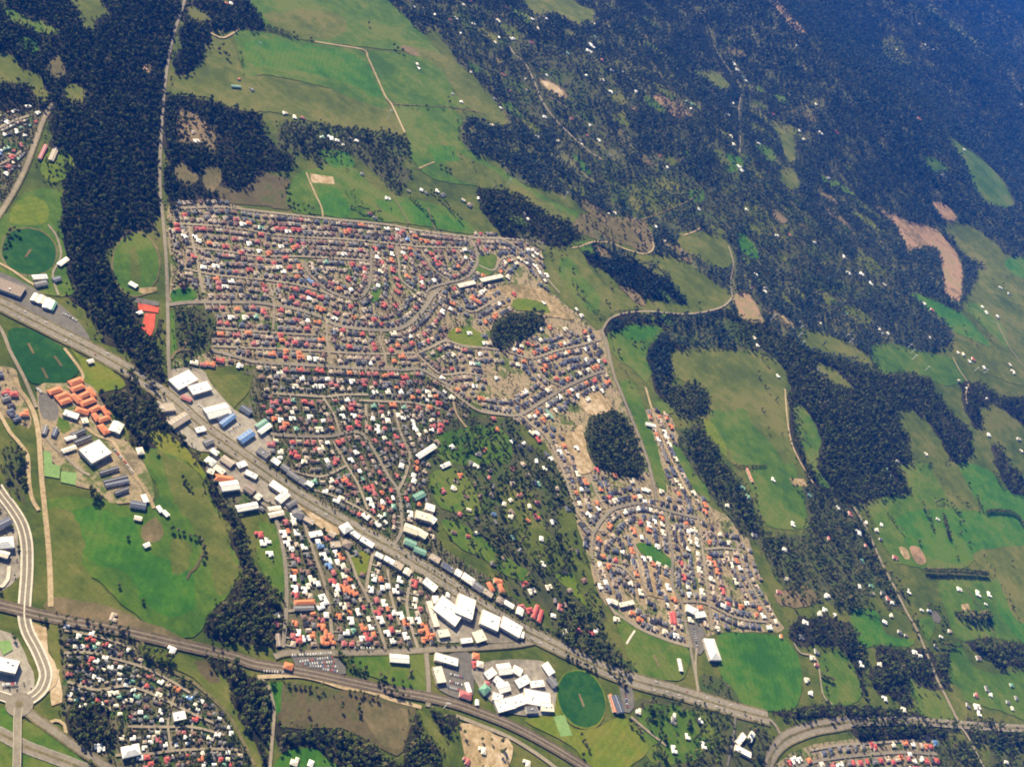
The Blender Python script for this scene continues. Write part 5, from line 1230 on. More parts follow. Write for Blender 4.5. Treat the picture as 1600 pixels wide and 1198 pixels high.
# roofs that stand out in the photograph, by quarter-pixel tile
NOTE = {
 'B2': {
  'red': '30,270 130,235 170,235 240,240 270,245 845,295 600,455 780,445 850,490 930,415 1090,390 1112,428 1130,457 1030,545 890,590 880,625 575,545 240,610 320,630 352,642 400,660 220,665 45,585 45,750 150,740 315,855 535,865 735,800 795,710 870,710 590,720 150,900 240,945 580,970 730,955 740,985 840,990 970,950 375,1115 402,1120 925,1160 180,415 205,475 20,425 740,360 1235,610 660,890 110,450',
  'orange': '565,255 650,210 990,280 1030,305 1065,315 940,530 520,610 255,535 390,730 412,742 380,815 610,790 160,930 185,1000 95,1015 265,1010 275,1037 880,960 860,1060 905,1030 800,1150 80,390 235,355 1260,870 845,430 1350,660 1385,690',
  'white': '590,615 760,590 1035,570 1300,365 1305,415 20,375 960,905 1330,885 1160,1165 1500,1165 1345,1075 815,235 880,240 710,1075 1395,1015 155,345 1405,630',
  'cream': '855,890 145,1130 775,500 1225,1020',
  'slate': '1000,395 1320,720 430,185 1530,380', 'blue': '335,560 940,300', 'brown': '755,1030 785,1072 640,470'},
 'A2': {'red': '1150,150 1100,210 1105,240 1260,235 1405,345 1505,385 1205,405 1555,490 1370,1055', 'orange': '1550,200 1305,325 1345,545 1475,735 1375,890 1545,885 1310,1080', 'white': '1215,285 1345,470 1495,1090 1440,790', 'cream': '1210,1070 1530,790', 'rose': '1580,950 1265,1080'},
 'B3': {'red': '80,175 300,115 230,435 255,457 510,370 580,280 630,250 1140,125 1150,262 1145,295 570,620 265,610 690,660 825,730 20,945',
  'rose': '340,125 110,120 190,115 730,680 910,390 1100,265 1480,220 90,380 600,130 700,280 1010,150',
  'orange': '185,260 850,135 1080,150 1120,80 995,530 545,600 220,575 1400,95 1495,285 525,1080',
  'white': '740,55 900,55 540,210 610,205 225,220 335,210 980,265 755,270 755,300 725,220 405,20 365,20 645,550 590,480 905,515 980,575 982,610 705,730 722,765 755,880 680,830 430,675 960,815 500,730 170,940 70,980 85,1065 40,995 230,830 300,850 325,885 365,940 385,990 295,1020 420,1080 455,1110 495,1060 190,1000 250,930',
  'cream': '820,55 1070,55 390,290 820,235 885,200 240,20 400,405 530,720 230,870 1220,90 535,1140', 'green': '360,610 730,140', 'blue': '450,1140 395,1010', 'grey': '1385,440 1470,640'},
 'C3': {'orange': '455,615 640,575 605,890 755,920 845,910 1080,870 565,1080 600,1140 1200,800 1260,1125 1230,990 990,270',
  'red': '525,540 605,710 640,1100 795,865 1050,1120 160,350 150,830',
  'white': '370,40 560,45 140,205 240,470 400,405 535,780 805,960 850,670 1115,915 1095,1030 1420,1150 860,265 850,880 685,1050 475,820 825,735 190,1125 200,530',
  'cream': '120,305 215,195 745,610 930,675 1130,685 1020,605 855,1095 470,100', 'slate': '245,320 215,440 550,630 465,660 870,735 995,330 345,780'},
 'C2': {'white': '85,445 130,405 195,695 400,735 430,775 480,930 455,985 460,1050 215,525 540,1060', 'cream': '25,450 330,860 180,860', 'red': '575,1060 95,950 275,1170 10,640 510,1180', 'orange': '205,1090 235,850 600,1185', 'slate': '95,385 20,1040 150,920 280,1020'},
 'B4': {'orange': '540,90 580,100 610,115 410,330 440,365 420,415 465,410 345,385 1050,330 1060,365 1050,410 1095,387 925,300 665,330 130,410 1360,510',
  'red': '475,50 265,410 690,390 755,245 1360,560 985,60 240,130',
  'white': '240,95 300,100 380,60 230,25 500,85 410,140 425,175 400,205 435,255 260,365 310,400 715,95 865,105 635,235 590,290 775,285 900,260 930,385 815,370 850,415 665,400 1010,290 795,180 735,25 895,35 820,75 650,315 855,240',
  'cream': '345,30 540,200 960,290'},
 'C4': {'red': '60,215 105,225 30,235 490,365 75,60 1070,20 1310,105 1345,185', 'rose': '410,350 55,205', 'orange': '745,245 795,285 1425,205', 'white': '545,75 600,170 320,360 1090,1010 1190,1065 1170,910 1460,180', 'cream': '710,190 740,60 1390,45 120,105 225,80', 'charcoal': '880,195 850,170'},
 'A4': {'white': '415,325 490,385 570,370 785,690 830,720 1000,670 1355,1000 1165,1015 1250,790 610,1070 630,1090 630,655 595,640 1420,1110 430,750 515,820 627,810 600,540 800,475 1000,855 870,1145 690,450 655,520 685,580 750,580',
  'cream': '755,1020 990,750 810,480 1310,1020', 'red': '550,400 578,415 655,435 570,530 1215,900 1040,1155 940,1180 1375,1155 915,1140', 'orange': '1100,715 1250,1150', 'green': '910,890 850,760 745,760 820,670', 'blue': '1180,770', 'rose': '930,635 985,1035 430,625'},
 'D4': {'slate': '345,1115 385,1100', 'red': '640,1060 665,1075 700,1160 775,1170 570,1175 980,1165', 'orange': '250,1160 850,1050', 'white': '190,1155 450,1185 880,1120 900,1060 430,1195 910,1165', 'cream': '775,1060 330,1185', 'blue': '1040,1050', 'grey': '440,1085 490,1085 540,1080 590,1075'},
 'A1': {'white': '175,670 235,710 45,770 25,845 100,830 150,850 40,1090', 'red': '75,985', 'rose': '50,1045 130,910', 'blue': '0,960'},
 'A3': {'red': '35,55 85,70', 'white': '10,50 70,1000', 'slate': '70,180 100,220', 'orange': '150,190'},
}
NOTEPOS = []
for t, dct in NOTE.items():
    for c, s in dct.items():
        for (x, y), q in zip(unproject(px(s, t)), px(s, t)):
            i, j, _ok = cells(x, y)
            if near_house(x, y, 8 if t != 'A4' else 5.5) or BLDG[j, i]: continue
            big = c in ('white', 'red', 'orange', 'cream')
            put_house(x, y, street_angle(x, y) + R.uniform(-.05, .05), R.choice((0, 1, 2, 4, 1, 4)), (R.uniform(.8, 1.0) if c == 'white' else R.uniform(.92, 1.1) if big else R.uniform(.9, 1.05)) * (.64 if t == 'A4' else .84 if t == 'A1' else 1), c, 1)

def on_road(x, y, rad):
    for a in np.linspace(0, 6.28, 9)[:-1]:
        i, j, ok = cells(x + rad * math.cos(a), y + rad * math.sin(a))
        if BLOCK[j, i]: return True
    i, j, ok = cells(x, y)
    return bool(BLOCK[j, i])

DRIVES = []
SPEC = {'up': (16, 8, .93, .98), 'new': (16.2, 8, .97, .95), 'old': (16.5, 8.5, .84, .93), 'tri': (16, 8.5, .82, .95), 'low': (10.5, 5, .56, .97), 'edge': (17.5, 8.5, 1.0, .95)}
for row in (0, 1):                               # the second row covers deep blocks between two streets
    for P, wd, (kind, sides) in STREETS:
        front, back, sc, fillp = SPEC[kind]
        S_ = np.concatenate([[0], np.cumsum(np.linalg.norm(np.diff(P, axis=0), axis=1))])
        T_ = np.gradient(P, axis=0); T_ /= np.linalg.norm(T_, axis=1)[:, None] + 1e-9
        for sd in sides:
            s = R.uniform(6, 14)
            while s < S_[-1] - 5:
                q = int(np.searchsorted(S_, s)); q = min(q, len(P) - 1)
                off = wd / 2 + back + (5.5 if kind != 'low' else 3) + R.uniform(-1, 1.6) + row * (R.uniform(22, 31) if kind != 'low' else R.uniform(12, 19))
                t = T_[q]; n = np.array([-t[1], t[0]]) * sd
                x, y = P[q] + n * off
                i, j, _ok = cells(x, y)
                ok = SUBURB[j, i] and not near_house(x, y, 13.4 if kind in ('up', 'new', 'edge') else 8.6 if kind == 'low' else 12.4) and not on_road(x, y, 6.8 if kind != 'low' else 4.2)
                if ok and R.random() < fillp:
                    rot = math.atan2(t[1], t[0]) + (0 if sd > 0 else math.pi) + R.uniform(-.04, .04) + (math.pi if row else 0)
                    put_house(x, y, rot, R.choice((0, 1, 2, 4, 1, 4, 5) if kind in ('up', 'new', 'edge') else (0, 3, 1, 5, 0, 3, 2)), sc * R.uniform(.9, 1.1), pick(kind), 0)
                    if row == 0: DRIVES.append((P[q] + n * (wd / 2 - .5) + t * 4 * sd, np.array([x, y]) - n * 3 + t * 4 * sd))
                s += front * R.uniform(.94, 1.1)

# houses squeezed in on deep blocks of the older suburbs
for poly_, sc_, dm, pal_, tries in (('100,985 200,1000 222,1030 330,1090 365,1140 375,1190 190,1190 240,1140 130,1095', .54, 9.0, 'low', 2200), ('345,745 470,790 640,888 840,1000 660,1012 448,1015 446,890 430,812', .76, 12.0, 'tri', 1300), ('420,590 640,600 720,630 680,690 668,790 690,850 560,815 440,735 400,690', .8, 12.4, 'old', 1300)):
    W_ = unproject(px(poly_)); g_ = np.zeros((GH, GW), bool); fill(W_, (g_, True)); (xa, ya), (xb, yb) = W_.min(0), W_.max(0)
    for _ in range(tries):
        x, y = R.uniform(xa, xb), R.uniform(ya, yb); i, j, _ok = cells(x, y)
        if g_[j, i] and SUBURB[j, i] and WOOD_ID[j, i] == 0 and not near_house(x, y, dm) and not on_road(x, y, 6.2 if pal_ != 'low' else 4.0):
            put_house(x, y, street_angle(x, y) + R.uniform(-.06, .06), R.choice((0, 3, 5, 0, 1)), sc_ * R.uniform(.85, 1.1), pick(pal_), 0)

# loose homes among the leafy blocks
LEAFY = np.zeros((GH, GW), bool); W_ = unproject(px('672,690 720,658 790,662 830,700 872,760 892,830 925,930 890,960 800,915 740,865 690,820')); fill(W_, (LEAFY, True))
(xa, ya), (xb, yb) = W_.min(0), W_.max(0); n_ = 0
for _ in range(900):
    x, y = R.uniform(xa, xb), R.uniform(ya, yb); i, j, _ok = cells(x, y)
    if LEAFY[j, i] and not SUBURB[j, i] and not near_house(x, y, 24) and not on_road(x, y, 8) and n_ < 46:
        n_ += 1; put_house(x, y, R.uniform(0, 6.28), R.choice((0, 1, 3, 5)), R.uniform(.8, 1.05), pick('old'), 0)
        fill(np.array([(x + 11 * math.cos(a) - 2, y - 3 + 12 * math.sin(a)) for a in np.linspace(0, 6.28, 9)[:-1]]), (WOOD, .05))

# driveways: pale strips from kerb to garage
DV, DF = [], []
for a, b in DRIVES:
    t = (b - a) / (np.linalg.norm(b - a) + 1e-6); n = np.array([t[1], -t[0]]) * 1.6
    k = len(DV)
    for p in (a - n, a + n, b + n, b - n): DV.append((p[0], p[1], float(height(p[0], p[1])) + 2.0))
    DF.append((k, k + 1, k + 2, k + 3))
DV = np.array(DV)
tag(link('pavement', mesh('pavement', DV, up(DV, DF), [M['concrete']])), 'pale concrete driveways in front of the suburb houses', None, None, 'structure')
# ---- homes and barns out in the country, each a thing
RURAL = {
 'A1': [('white', '1205,830', 'in the dry glade'), ('white', '1225,885', 'lower in the dry glade'), ('orange', '1410,25', 'at the wood under the top edge'), ('white', '1440,28', 'next to the orange roof at the top edge'), ('orange', '1490,500', 'above the pale green barn'), ('white', '1570,565', 'right of the pale green barn')],
 'B1': [('cream', '180,712', 'in the dry field'), ('rose', '290,740', 'right of the cream one in the dry field'), ('white', '462,868', 'largest of the white farm buildings'), ('white', '505,882', 'second of the white farm buildings'), ('cream', '540,905', 'beside the white farm buildings'), ('white', '625,885', 'right of the white farm buildings'), ('green', '410,860', 'left of the white farm buildings'), ('grey', '585,870', 'between the white farm roofs'),
   ('white', '1013,432', 'alone on the green field'), ('white', '1225,590', 'upper of a pair on the slope'), ('white', '1278,640', 'lower of a pair on the slope'), ('white', '1470,785', 'at the tip of the wooded wedge'), ('white', '1485,620', 'just inside the forest edge'), ('white', '1525,678', 'below another inside the forest edge'), ('white', '1355,155', 'on the wooded upper slope'), ('rose', '1210,130', 'beside the upper hedge'), ('white', '1245,118', 'right of the rose roof at the hedge'), ('white', '1115,97', 'above the hedge'), ('white', '1295,37', 'near the top edge'), ('rose', '1335,12', 'at the very top edge'), ('white', '1275,212', 'under the hill road'), ('cream', '1510,135', 'long and yellowish on the hill'), ('white', '1490,270', 'beside the hill road bend'), ('white', '985,47', 'left near the top edge'), ('grey', '1040,55', 'second near the top edge'), ('cream', '1340,455', 'at the forest edge by the dry strip'), ('rose', '1540,470', 'in the forest above the dry strip'), ('white', '1590,245', 'at the start of the village road'), ('rose', '1565,55', 'high up near the top'), ('white', '1515,240', 'close to the hill road bend'), ('rose', '1575,570', 'deep in the forest by the strip'), ('white', '1030,1190', 'left of the green blocks'), ('white', '950,1195', 'left end of the cottage line'), ('white', '1130,1195', 'in the cottage line above the estate'), ('cream', '240,735', 'in shrubs of the dry field'), ('grey', '660,1090', 'in the scattered garden trees'), ('cream', '1005,405', 'beside the white one on the green field')],
 'B2': [('white', '1165,22', 'in the row above the estate'), ('white', '1060,8', 'first in the row above the estate'), ('cream', '1290,55', 'large in the row above the estate'), ('white', '1385,45', 'right end of the row above the estate'), ('tan', '1330,85', 'under the large cream one'), ('rose', '710,140', 'at the hedge above the estate'), ('white', '740,165', 'beside the rose one above the estate'), ('white', '820,45', 'in the middle of the row above the estate')],
 'C1': [('white', '125,125', 'at the upper end of the village road'), ('white', '8,245', 'at the bend of the village road'), ('cream', '160,185', 'beside the upper village road'), ('white', '210,125', 'in trees at the upper village road'), ('white', '200,735', 'large below the village road'), ('white', '485,785', 'long above the village road'), ('white', '152,855', 'below the village road by the clearing'), ('rose', '470,850', 'beside the lower village road'), ('white', '435,905', 'right at the lower village road'), ('white', '540,880', 'at the lower end of the village road'), ('white', '615,580', 'on the branch lane'), ('white', '495,293', 'large upper one in the forest'), ('white', '478,325', 'just below the large forest one'), ('white', '622,445', 'in the middle forest'), ('cream', '562,503', 'under the middle forest one'), ('white', '215,473', 'above the sandy yard'), ('white', '982,378', 'top of a short forest row'), ('cream', '1018,428', 'bottom of a short forest row'), ('white', '1385,405', 'top of the hill lane row'), ('white', '1403,440', 'second of the hill lane row'), ('white', '1460,510', 'third of the hill lane row'), ('green', '1440,485', 'greenish in the hill lane row'), ('white', '1378,650', 'beside the hill lane'), ('white', '1342,720', 'lower beside the hill lane'), ('white', '1113,685', 'at the bare site'), ('green', '1090,640', 'upper at the bare site'), ('green', '1125,655', 'second greenish one at the bare site'), ('red', '920,975', 'alone in the dark forest'), ('white', '965,1047', 'below the lone red roof'), ('white', '1430,1068', 'at the lower end of the hill lane'), ('white', '1412,1043', 'upper at the lower end of the hill lane'), ('tan', '90,567', 'left of the sandy yard'), ('grey', '610,972', 'in the dark forest'), ('cream', '1365,855', 'mid way down the hill lane'), ('white', '775,578', 'small in the upper forest'), ('rose', '368,745', 'on the branch lane bend'), ('cream', '285,885', 'under the village road in forest'), ('cream', '85,500', 'beside the sandy yard road'), ('rose', '1160,92', 'far up the hill lane'), ('rose', '560,380', 'in the upper forest clearing'), ('green', '345,338', 'in the upper forest'), ('cream', '520,160', 'near the olive hilltop'), ('cream', '600,175', 'right of the olive hilltop'), ('green', '515,235', 'below the olive hilltop'), ('rose', '120,270', 'at the pink yard'), ('grey', '690,455', 'right in the middle forest'), ('white', '460,478', 'left in the middle forest'), ('grey', '425,880', 'between the village road homes'), ('cream', '1380,905', 'left of the lower hill lane'), ('grey', '685,945', 'right in the dark forest'), ('white', '1535,900', 'right of the hill lane'), ('tan', '1085,720', 'long at the bare site')],
 'D1': [('red', '30,715', 'at the top of the olive strip'), ('white', '193,820', 'in the far red roof group'), ('white', '325,833', 'large beside the far red roof'), ('red', '425,830', 'largest of the far hill'), ('cream', '220,875', 'under the far group'), ('cream', '298,655', 'yellowish on the far slope'), ('white', '935,150', 'right in the far ridge hamlet'), ('white', '630,155', 'left in the far ridge hamlet'), ('white', '1085,1100', 'lower of the far white farm'), ('white', '1110,1115', 'second of the far white farm'), ('white', '1222,937', 'at the far green field'), ('grey', '1132,875', 'above the far green field'), ('white', '980,285', 'below the far ridge hamlet'), ('cream', '1030,315', 'lowest of the far ridge hamlet'), ('white', '1580,657', 'at the far right edge'), ('rose', '940,745', 'alone in the far blue forest'), ('white', '180,290', 'on the far burnt slope'), ('cream', '800,315', 'in the far olive clearing'), ('white', '780,60', 'highest of the far ridge hamlet'), ('white', '375,1115', 'under the small curved clearing'), ('rose', '1310,655', 'far right in the blue forest'), ('cream', '920,550', 'in the blue valley')],
 'C2': [('white', '75,140', 'in the wooded tongue'), ('white', '100,175', 'lower in the wooded tongue'), ('white', '895,220', 'at the hairpin drive'), ('cream', '640,135', 'long above the hairpin drive'), ('cream', '600,140', 'left above the hairpin drive'), ('white', '1165,110', 'at the short pale drive'), ('white', '1460,112', 'in the forest above the gully'), ('white', '955,312', 'dark wooded by the hairpin'), ('white', '1520,517', 'right of the lane to the pink field'), ('white', '1580,600', 'upper right of the pink field'), ('white', '1578,625', 'lower right of the pink field'), ('rose', '1495,600', 'at the pink field'), ('white', '1530,960', 'at the tree belt above the pasture'), ('cream', '1510,915', 'in the tree belt'), ('white', '220,525', 'alone on the open hillside'), ('white', '400,735', 'at the foot of the open hillside')],
 'D2': [('white', '500,510', 'left of the forest row'), ('white', '580,517', 'large in the forest row'), ('white', '638,572', 'right in the forest row'), ('cream', '720,580', 'sandy end of the forest row'), ('white', '472,407', 'small above the forest row'), ('white', '285,320', 'at the white drive'), ('white', '52,275', 'left in the far bush'), ('rose', '130,270', 'second in the far bush'), ('green', '485,760', 'pale green in the forest'), ('white', '745,885', 'at the edge of the grey green field'), ('grey', '715,885', 'left at the edge of the grey green field'), ('white', '1005,910', 'right of the grey green field'), ('white', '967,697', 'upper on the bright green strip'), ('rose', '1022,740', 'lower on the bright green strip'), ('white', '1335,720', 'upper of the right trio'), ('white', '1360,755', 'middle of the right trio'), ('white', '1428,780', 'lowest of the right trio'), ('white', '1185,1003', 'left in the pale field row'), ('cream', '1215,1015', 'second in the pale field row'), ('red', '1278,1045', 'in the pale field row'), ('white', '1255,1060', 'under the red roof of the field row'), ('white', '1345,1098', 'right end of the field row'), ('white', '1447,600', 'in the right olive field'), ('grey', '1503,637', 'lower in the right olive field'), ('cream', '1505,1080', 'at the far right pale field'), ('cream', '1525,1125', 'lower at the far right pale field'), ('white', '60,1150', 'at the lower forest clearing'), ('cream', '320,820', 'alone at the long olive field'), ('cream', '1185,1180', 'large at the farm drive'), ('white', '310,1110', 'at the narrow meadow'), ('grey', '340,1130', 'second at the narrow meadow'), ('cream', '690,855', 'at the small clearing')],
 'D3': [('white', '803,482', 'on the forest corner'), ('green', '772,580', 'pale green in the corner trees'), ('green', '742,537', 'second pale green in the corner trees'), ('white', '435,775', 'at the head of the country lane'), ('rose', '508,812', 'second down the country lane'), ('white', '562,932', 'large left of the country lane'), ('rose', '605,1010', 'mid way down the country lane'), ('green', '585,1110', 'pale green left of the country lane'), ('cream', '675,912', 'long and yellow right of the lane'), ('rose', '790,1085', 'right of the country lane'), ('cream', '610,868', 'cream at the lane head'), ('white', '705,880', 'by the long yellow shed'), ('white', '700,970', 'below the long yellow shed'), ('white', '1375,320', 'large at the farm drive end'), ('cream', '1560,345', 'large at the right edge'), ('cream', '1580,420', 'lower at the right edge'), ('cream', '985,440', 'in the bush beside the strip'), ('white', '30,598', 'in the horse paddock'), ('white', '152,875', 'lowest in the horse paddock'), ('green', '255,692', 'under the riding arena'), ('rose', '375,965', 'in the cottage bushland'), ('white', '1360,92', 'in the upper right trees'), ('cream', '1235,30', 'beside the farm drive'), ('white', '100,1035', 'left in the cottage bushland'), ('white', '1055,845', 'tiny in the right paddock')],
 'D4': [('white', '113,30', 'alone above the estate corner'), ('white', '365,135', 'large in the bushland'), ('white', '567,75', 'left at the lane cottages'), ('green', '640,70', 'long pale green at the lane cottages'), ('white', '648,120', 'lower left at the lane cottages'), ('white', '712,118', 'middle of the lane cottages'), ('rose', '745,150', 'pink at the lane cottages'), ('white', '770,175', 'small at the lane cottages'), ('white', '872,105', 'right of the lane'), ('white', '765,255', 'tall in the deep green field'), ('white', '725,297', 'lower in the deep green field'), ('white', '820,360', 'at the foot of the deep green field'), ('tan', '858,380', 'tan at the foot of the deep green field'), ('white', '955,222', 'left of the grey curved drive'), ('white', '1000,225', 'at the grey curved drive'), ('white', '1075,388', 'left of the farm pair'), ('white', '1132,355', 'right of the farm pair'), ('white', '945,508', 'at the middle of the lane'), ('white', '912,485', 'behind the middle of the lane'), ('grey', '1045,450', 'right of the lane in trees'), ('cream', '692,560', 'cream in the tall trees'), ('white', '575,557', 'left of the tall trees'), ('white', '262,740', 'below the pond track'), ('rose', '300,565', 'pink beside the track'), ('white', '275,520', 'above the pink one at the track'), ('grey', '300,480', 'grey long one at the track'), ('cream', '240,660', 'between the track cottages'), ('white', '1190,92', 'upper in the right paddock'), ('white', '1305,118', 'large in the right paddock'), ('white', '1375,123', 'right in the right paddock'), ('white', '1355,185', 'lower in the right paddock'), ('white', '1385,750', 'at the lower right farms'), ('grey', '1360,712', 'long grey at the lower right farms'), ('rose', '1292,752', 'pink at the lower right farms'), ('white', '1300,825', 'large at the lower right farms'), ('white', '1312,865', 'lowest of the lower right farms'), ('white', '1243,815', 'left of the lower right farms'), ('green', '1515,690', 'pale green at the right edge'), ('white', '1493,797', 'right edge pair left'), ('cream', '1520,835', 'right edge pair lower'), ('grey', '1545,770', 'grey at the right edge'), ('white', '350,222', 'in the belt behind the park'), ('cream', '318,245', 'cream in the belt behind the park'), ('white', '230,300', 'at the estate end'), ('orange', '78,388', 'at the corner of the green park'), ('cream', '843,843', 'small at the highway belt'), ('rose', '65,110', 'at the dry grass'), ('grey', '205,390', 'grey near the park'), ('tan', '1310,520', 'ruined looking one in the paddock'), ('white', '415,255', 'in the belt right of the cream one'), ('white', '1480,1170', 'at the lower right corner'), ('white', '725,775', 'tiny in the tall trees')],
 'B3': [('cream', '1545,750', 'beside the leafy fields'), ('white', '1460,640', 'grey white in the leafy blocks'), ('rose', '1450,590', 'dull in the leafy blocks'), ('white', '1370,515', 'small in the leafy blocks'), ('blue', '1480,815', 'bluish in the leafy blocks'), ('cream', '1585,830', 'right in the leafy blocks')],
 'C3': [('white', '150,485', 'left of the estate street'), ('green', '165,625', 'pale green in the leafy gardens'), ('red', '150,832', 'red alone in the leafy gardens'), ('white', '180,968', 'long in the leafy gardens'), ('white', '190,1122', 'lower in the leafy gardens'), ('rose', '155,745', 'dull in the leafy gardens'), ('white', '70,375', 'left of the estate hedge'), ('green', '1470,705', 'right of the strip of bush'), ('grey', '1510,945', 'at the bush under the paddock'), ('cream', '1340,760', 'in the strip of bush')],
 'C4': [('white', '255,258', 'in the belt above the highway'), ('grey', '320,370', 'grey in the belt above the highway'), ('red', '490,362', 'red in the belt above the highway'), ('white', '520,357', 'beside the red one in the belt'), ('rose', '410,350', 'dull in the belt above the highway'), ('cream', '650,280', 'at the edge of the belt'), ('rose', '295,205', 'upper in the belt'), ('cream', '1010,880', 'in the gardens below the highway'), ('white', '1005,910', 'lower in the gardens below the highway'), ('white', '1005,1090', 'at the path in the gardens'), ('white', '1175,910', 'small in the gardens below the highway'), ('cream', '785,855', 'by the hall car park'), ('white', '90,1180', 'at the bottom railway')],
 'B4': [('cream', '235,1170', 'at the bottom edge clearing'), ('white', '338,1180', 'small at the bottom edge clearing'), ('cream', '1410,1100', 'in the yellow earthworks'), ('rose', '1310,1165', 'at the lower earthworks'), ('white', '1375,800', 'at the railway bend')],
 'A4': [('white', '705,268', 'alone beside the railway'), ('white', '1070,475', 'at the bank below the railway')],
}
FARM = []
for t_, rows in RURAL.items():
    for c_, s_, l_ in rows:
        q_ = px(s_, t_)[0]; e_ = unproject(q_)[0]
        if c_ == 'white' and 'large' not in l_ and e_[1] < 3600 and R.random() < .4: c_ = R.choice(('cream', 'grey', 'beige', 'grey'))
        if near_house(e_[0], e_[1], 6): continue
        FARM.append((e_[0], e_[1], R.uniform(0, 6.28) if q_[1] < 700 else R.choice((.3, 1.87)) + R.uniform(-.2, .2), c_, l_))
        HGRID.setdefault((int(e_[0] // 25), int(e_[1] // 25)), []).append((e_[0], e_[1]))
for x, y, rot, c_, l_ in FARM:
    k = R.choice((0, 1, 3, 4, 2)); sc = R.uniform(.82, 1.02) * (1.4 if y > 4000 else 1) * (1.35 if 'large' in l_ else 1)
    root = bpy.data.objects.new('farmhouse', None); COL.objects.link(root)
    root.location = (x, y, float(height(x, y)) + 1.5); root.rotation_euler = (0, 0, rot); root.scale = (sc, sc, sc)
    tag(root, f'{WORD[c_].replace("bright ", "")} roofed country home {l_}', 'country home', 'country homes among trees and paddocks')
    link('wall', house_mesh(k, 0, WMAT['weatherboard']), root)
    link('roof', house_mesh(k, 1, RM[c_]), root)
    link('window', house_mesh(k, 2, GLASS), root)
    block_rect(x, y, rot, 8, 8)
    # the cleared side toward the camera and the sun
    P_ = np.array([(x + 15 * math.cos(a) - 2, y - 5 + 17 * math.sin(a)) for a in np.linspace(0, 6.28, 11)[:-1]])
    i, j, ok = cells(x, y)
    if WOOD[j, i] > .2:                           # a home in the bush stands in its own cleared lawn
        q_ = R.uniform(17, 36); P_ = np.array([(x + (q_ + R.uniform(-4, 5)) * math.cos(a) * 1.15 - 3, y - 6 + (q_ + R.uniform(-4, 5)) * math.sin(a)) for a in np.linspace(0, 6.28, 9)[:-1]])
        patch('garden_lawn', P_, M[R.choice(('olive', 'green', 'dry', 'olive', 'scrub'))], 'small cleared lawn round a country home', rough=3, world=True, wood=.06)
    else: fill(P_, (WOOD, 0.0))
# ------------------------------------------------------------------ houses: the 300 that show best are things
for x, y, rot, k, sc, c, note in HOUSES: block_rect(x, y, rot, 6.5 * sc, 5.5 * sc)
hx = np.array([h[:2] for h in HOUSES]); hp, hd = project(hx[:, 0], hx[:, 1])

def district(p, at):
    x, y = p
    i, j, ok = cells(*at)
    if LEAFY[j, i]: return 'in the leafy blocks'
    if y > 960 and x < 400:
        if y < 1035: return 'in the top part of the lower suburb'
        if y < 1075: return 'upper middle of the lower suburb'
        if y < 1115: return 'lower middle of the lower suburb'
        if y < 1158: return 'over the bottom lane of the lower suburb'
        return 'at the foot of the lower suburb'
    if x < 80 and y < 400: return 'among the cottages at the left edge'
    if x < 80: return 'among the homes at the left tracks'
    if y > 1130: return 'in the estate at the bottom edge'
    hwy = np.interp(x, [260, 360, 460, 560, 650, 760, 850], [625, 700, 770, 829, 881, 952, 1001])
    if x < 860 and y > hwy + 6 and x > 320:
        if x < 450 and y < 880: return 'between creek and shop strip'
        if y < 880: return 'at the top of the triangle suburb'
        if x < 515: return ('left in the triangle suburb' if y < 955 else 'lower left in the triangle suburb')
        if x < 590: return ('mid triangle suburb' if y < 955 else 'low in the triangle suburb')
        if y < 950: return 'right in the triangle suburb'
        return 'lower right in the triangle suburb'
    if y > 572 + max(0, (x - 600) * .12) and x < 735 and y < hwy:
        if y < 645: return ('upper left of the old suburb' if x < 545 else 'upper right of the old suburb')
        if y < 720: return ('left middle of the old suburb' if x < 545 else 'right middle of the old suburb')
        return ('old suburb by the highway, left half' if x < 580 else 'old suburb by the highway, right half')
    if x > 735 and (y > 560 or x > 870):
        if y < 620: return 'beside the round dark grove'
        if y < 735: return 'estate road by the square grove'
        if y < 800: return 'just under the square grove'
        if y < 870: return ('inside the arched street' if x < 1060 else 'on the right side of the arched street')
        if y < 930: return ('left half of the lower new estate' if x < 1050 else 'right half of the lower new estate')
        return ('lower left edge of the new estate' if x < 1050 else 'lower right edge of the new estate')
    if x > 715: return 'on the sandy lots beside the loop street'
    band = 'in the top rows' if y < 395 else 'above the collector' if y < 478 else 'below the collector' if y < 535 else 'in the bottom rows'
    seg = 'left end' if x < 390 else 'left part' if x < 490 else 'middle' if x < 590 else 'right part'
    return f'{band}, {seg} of upper estate'

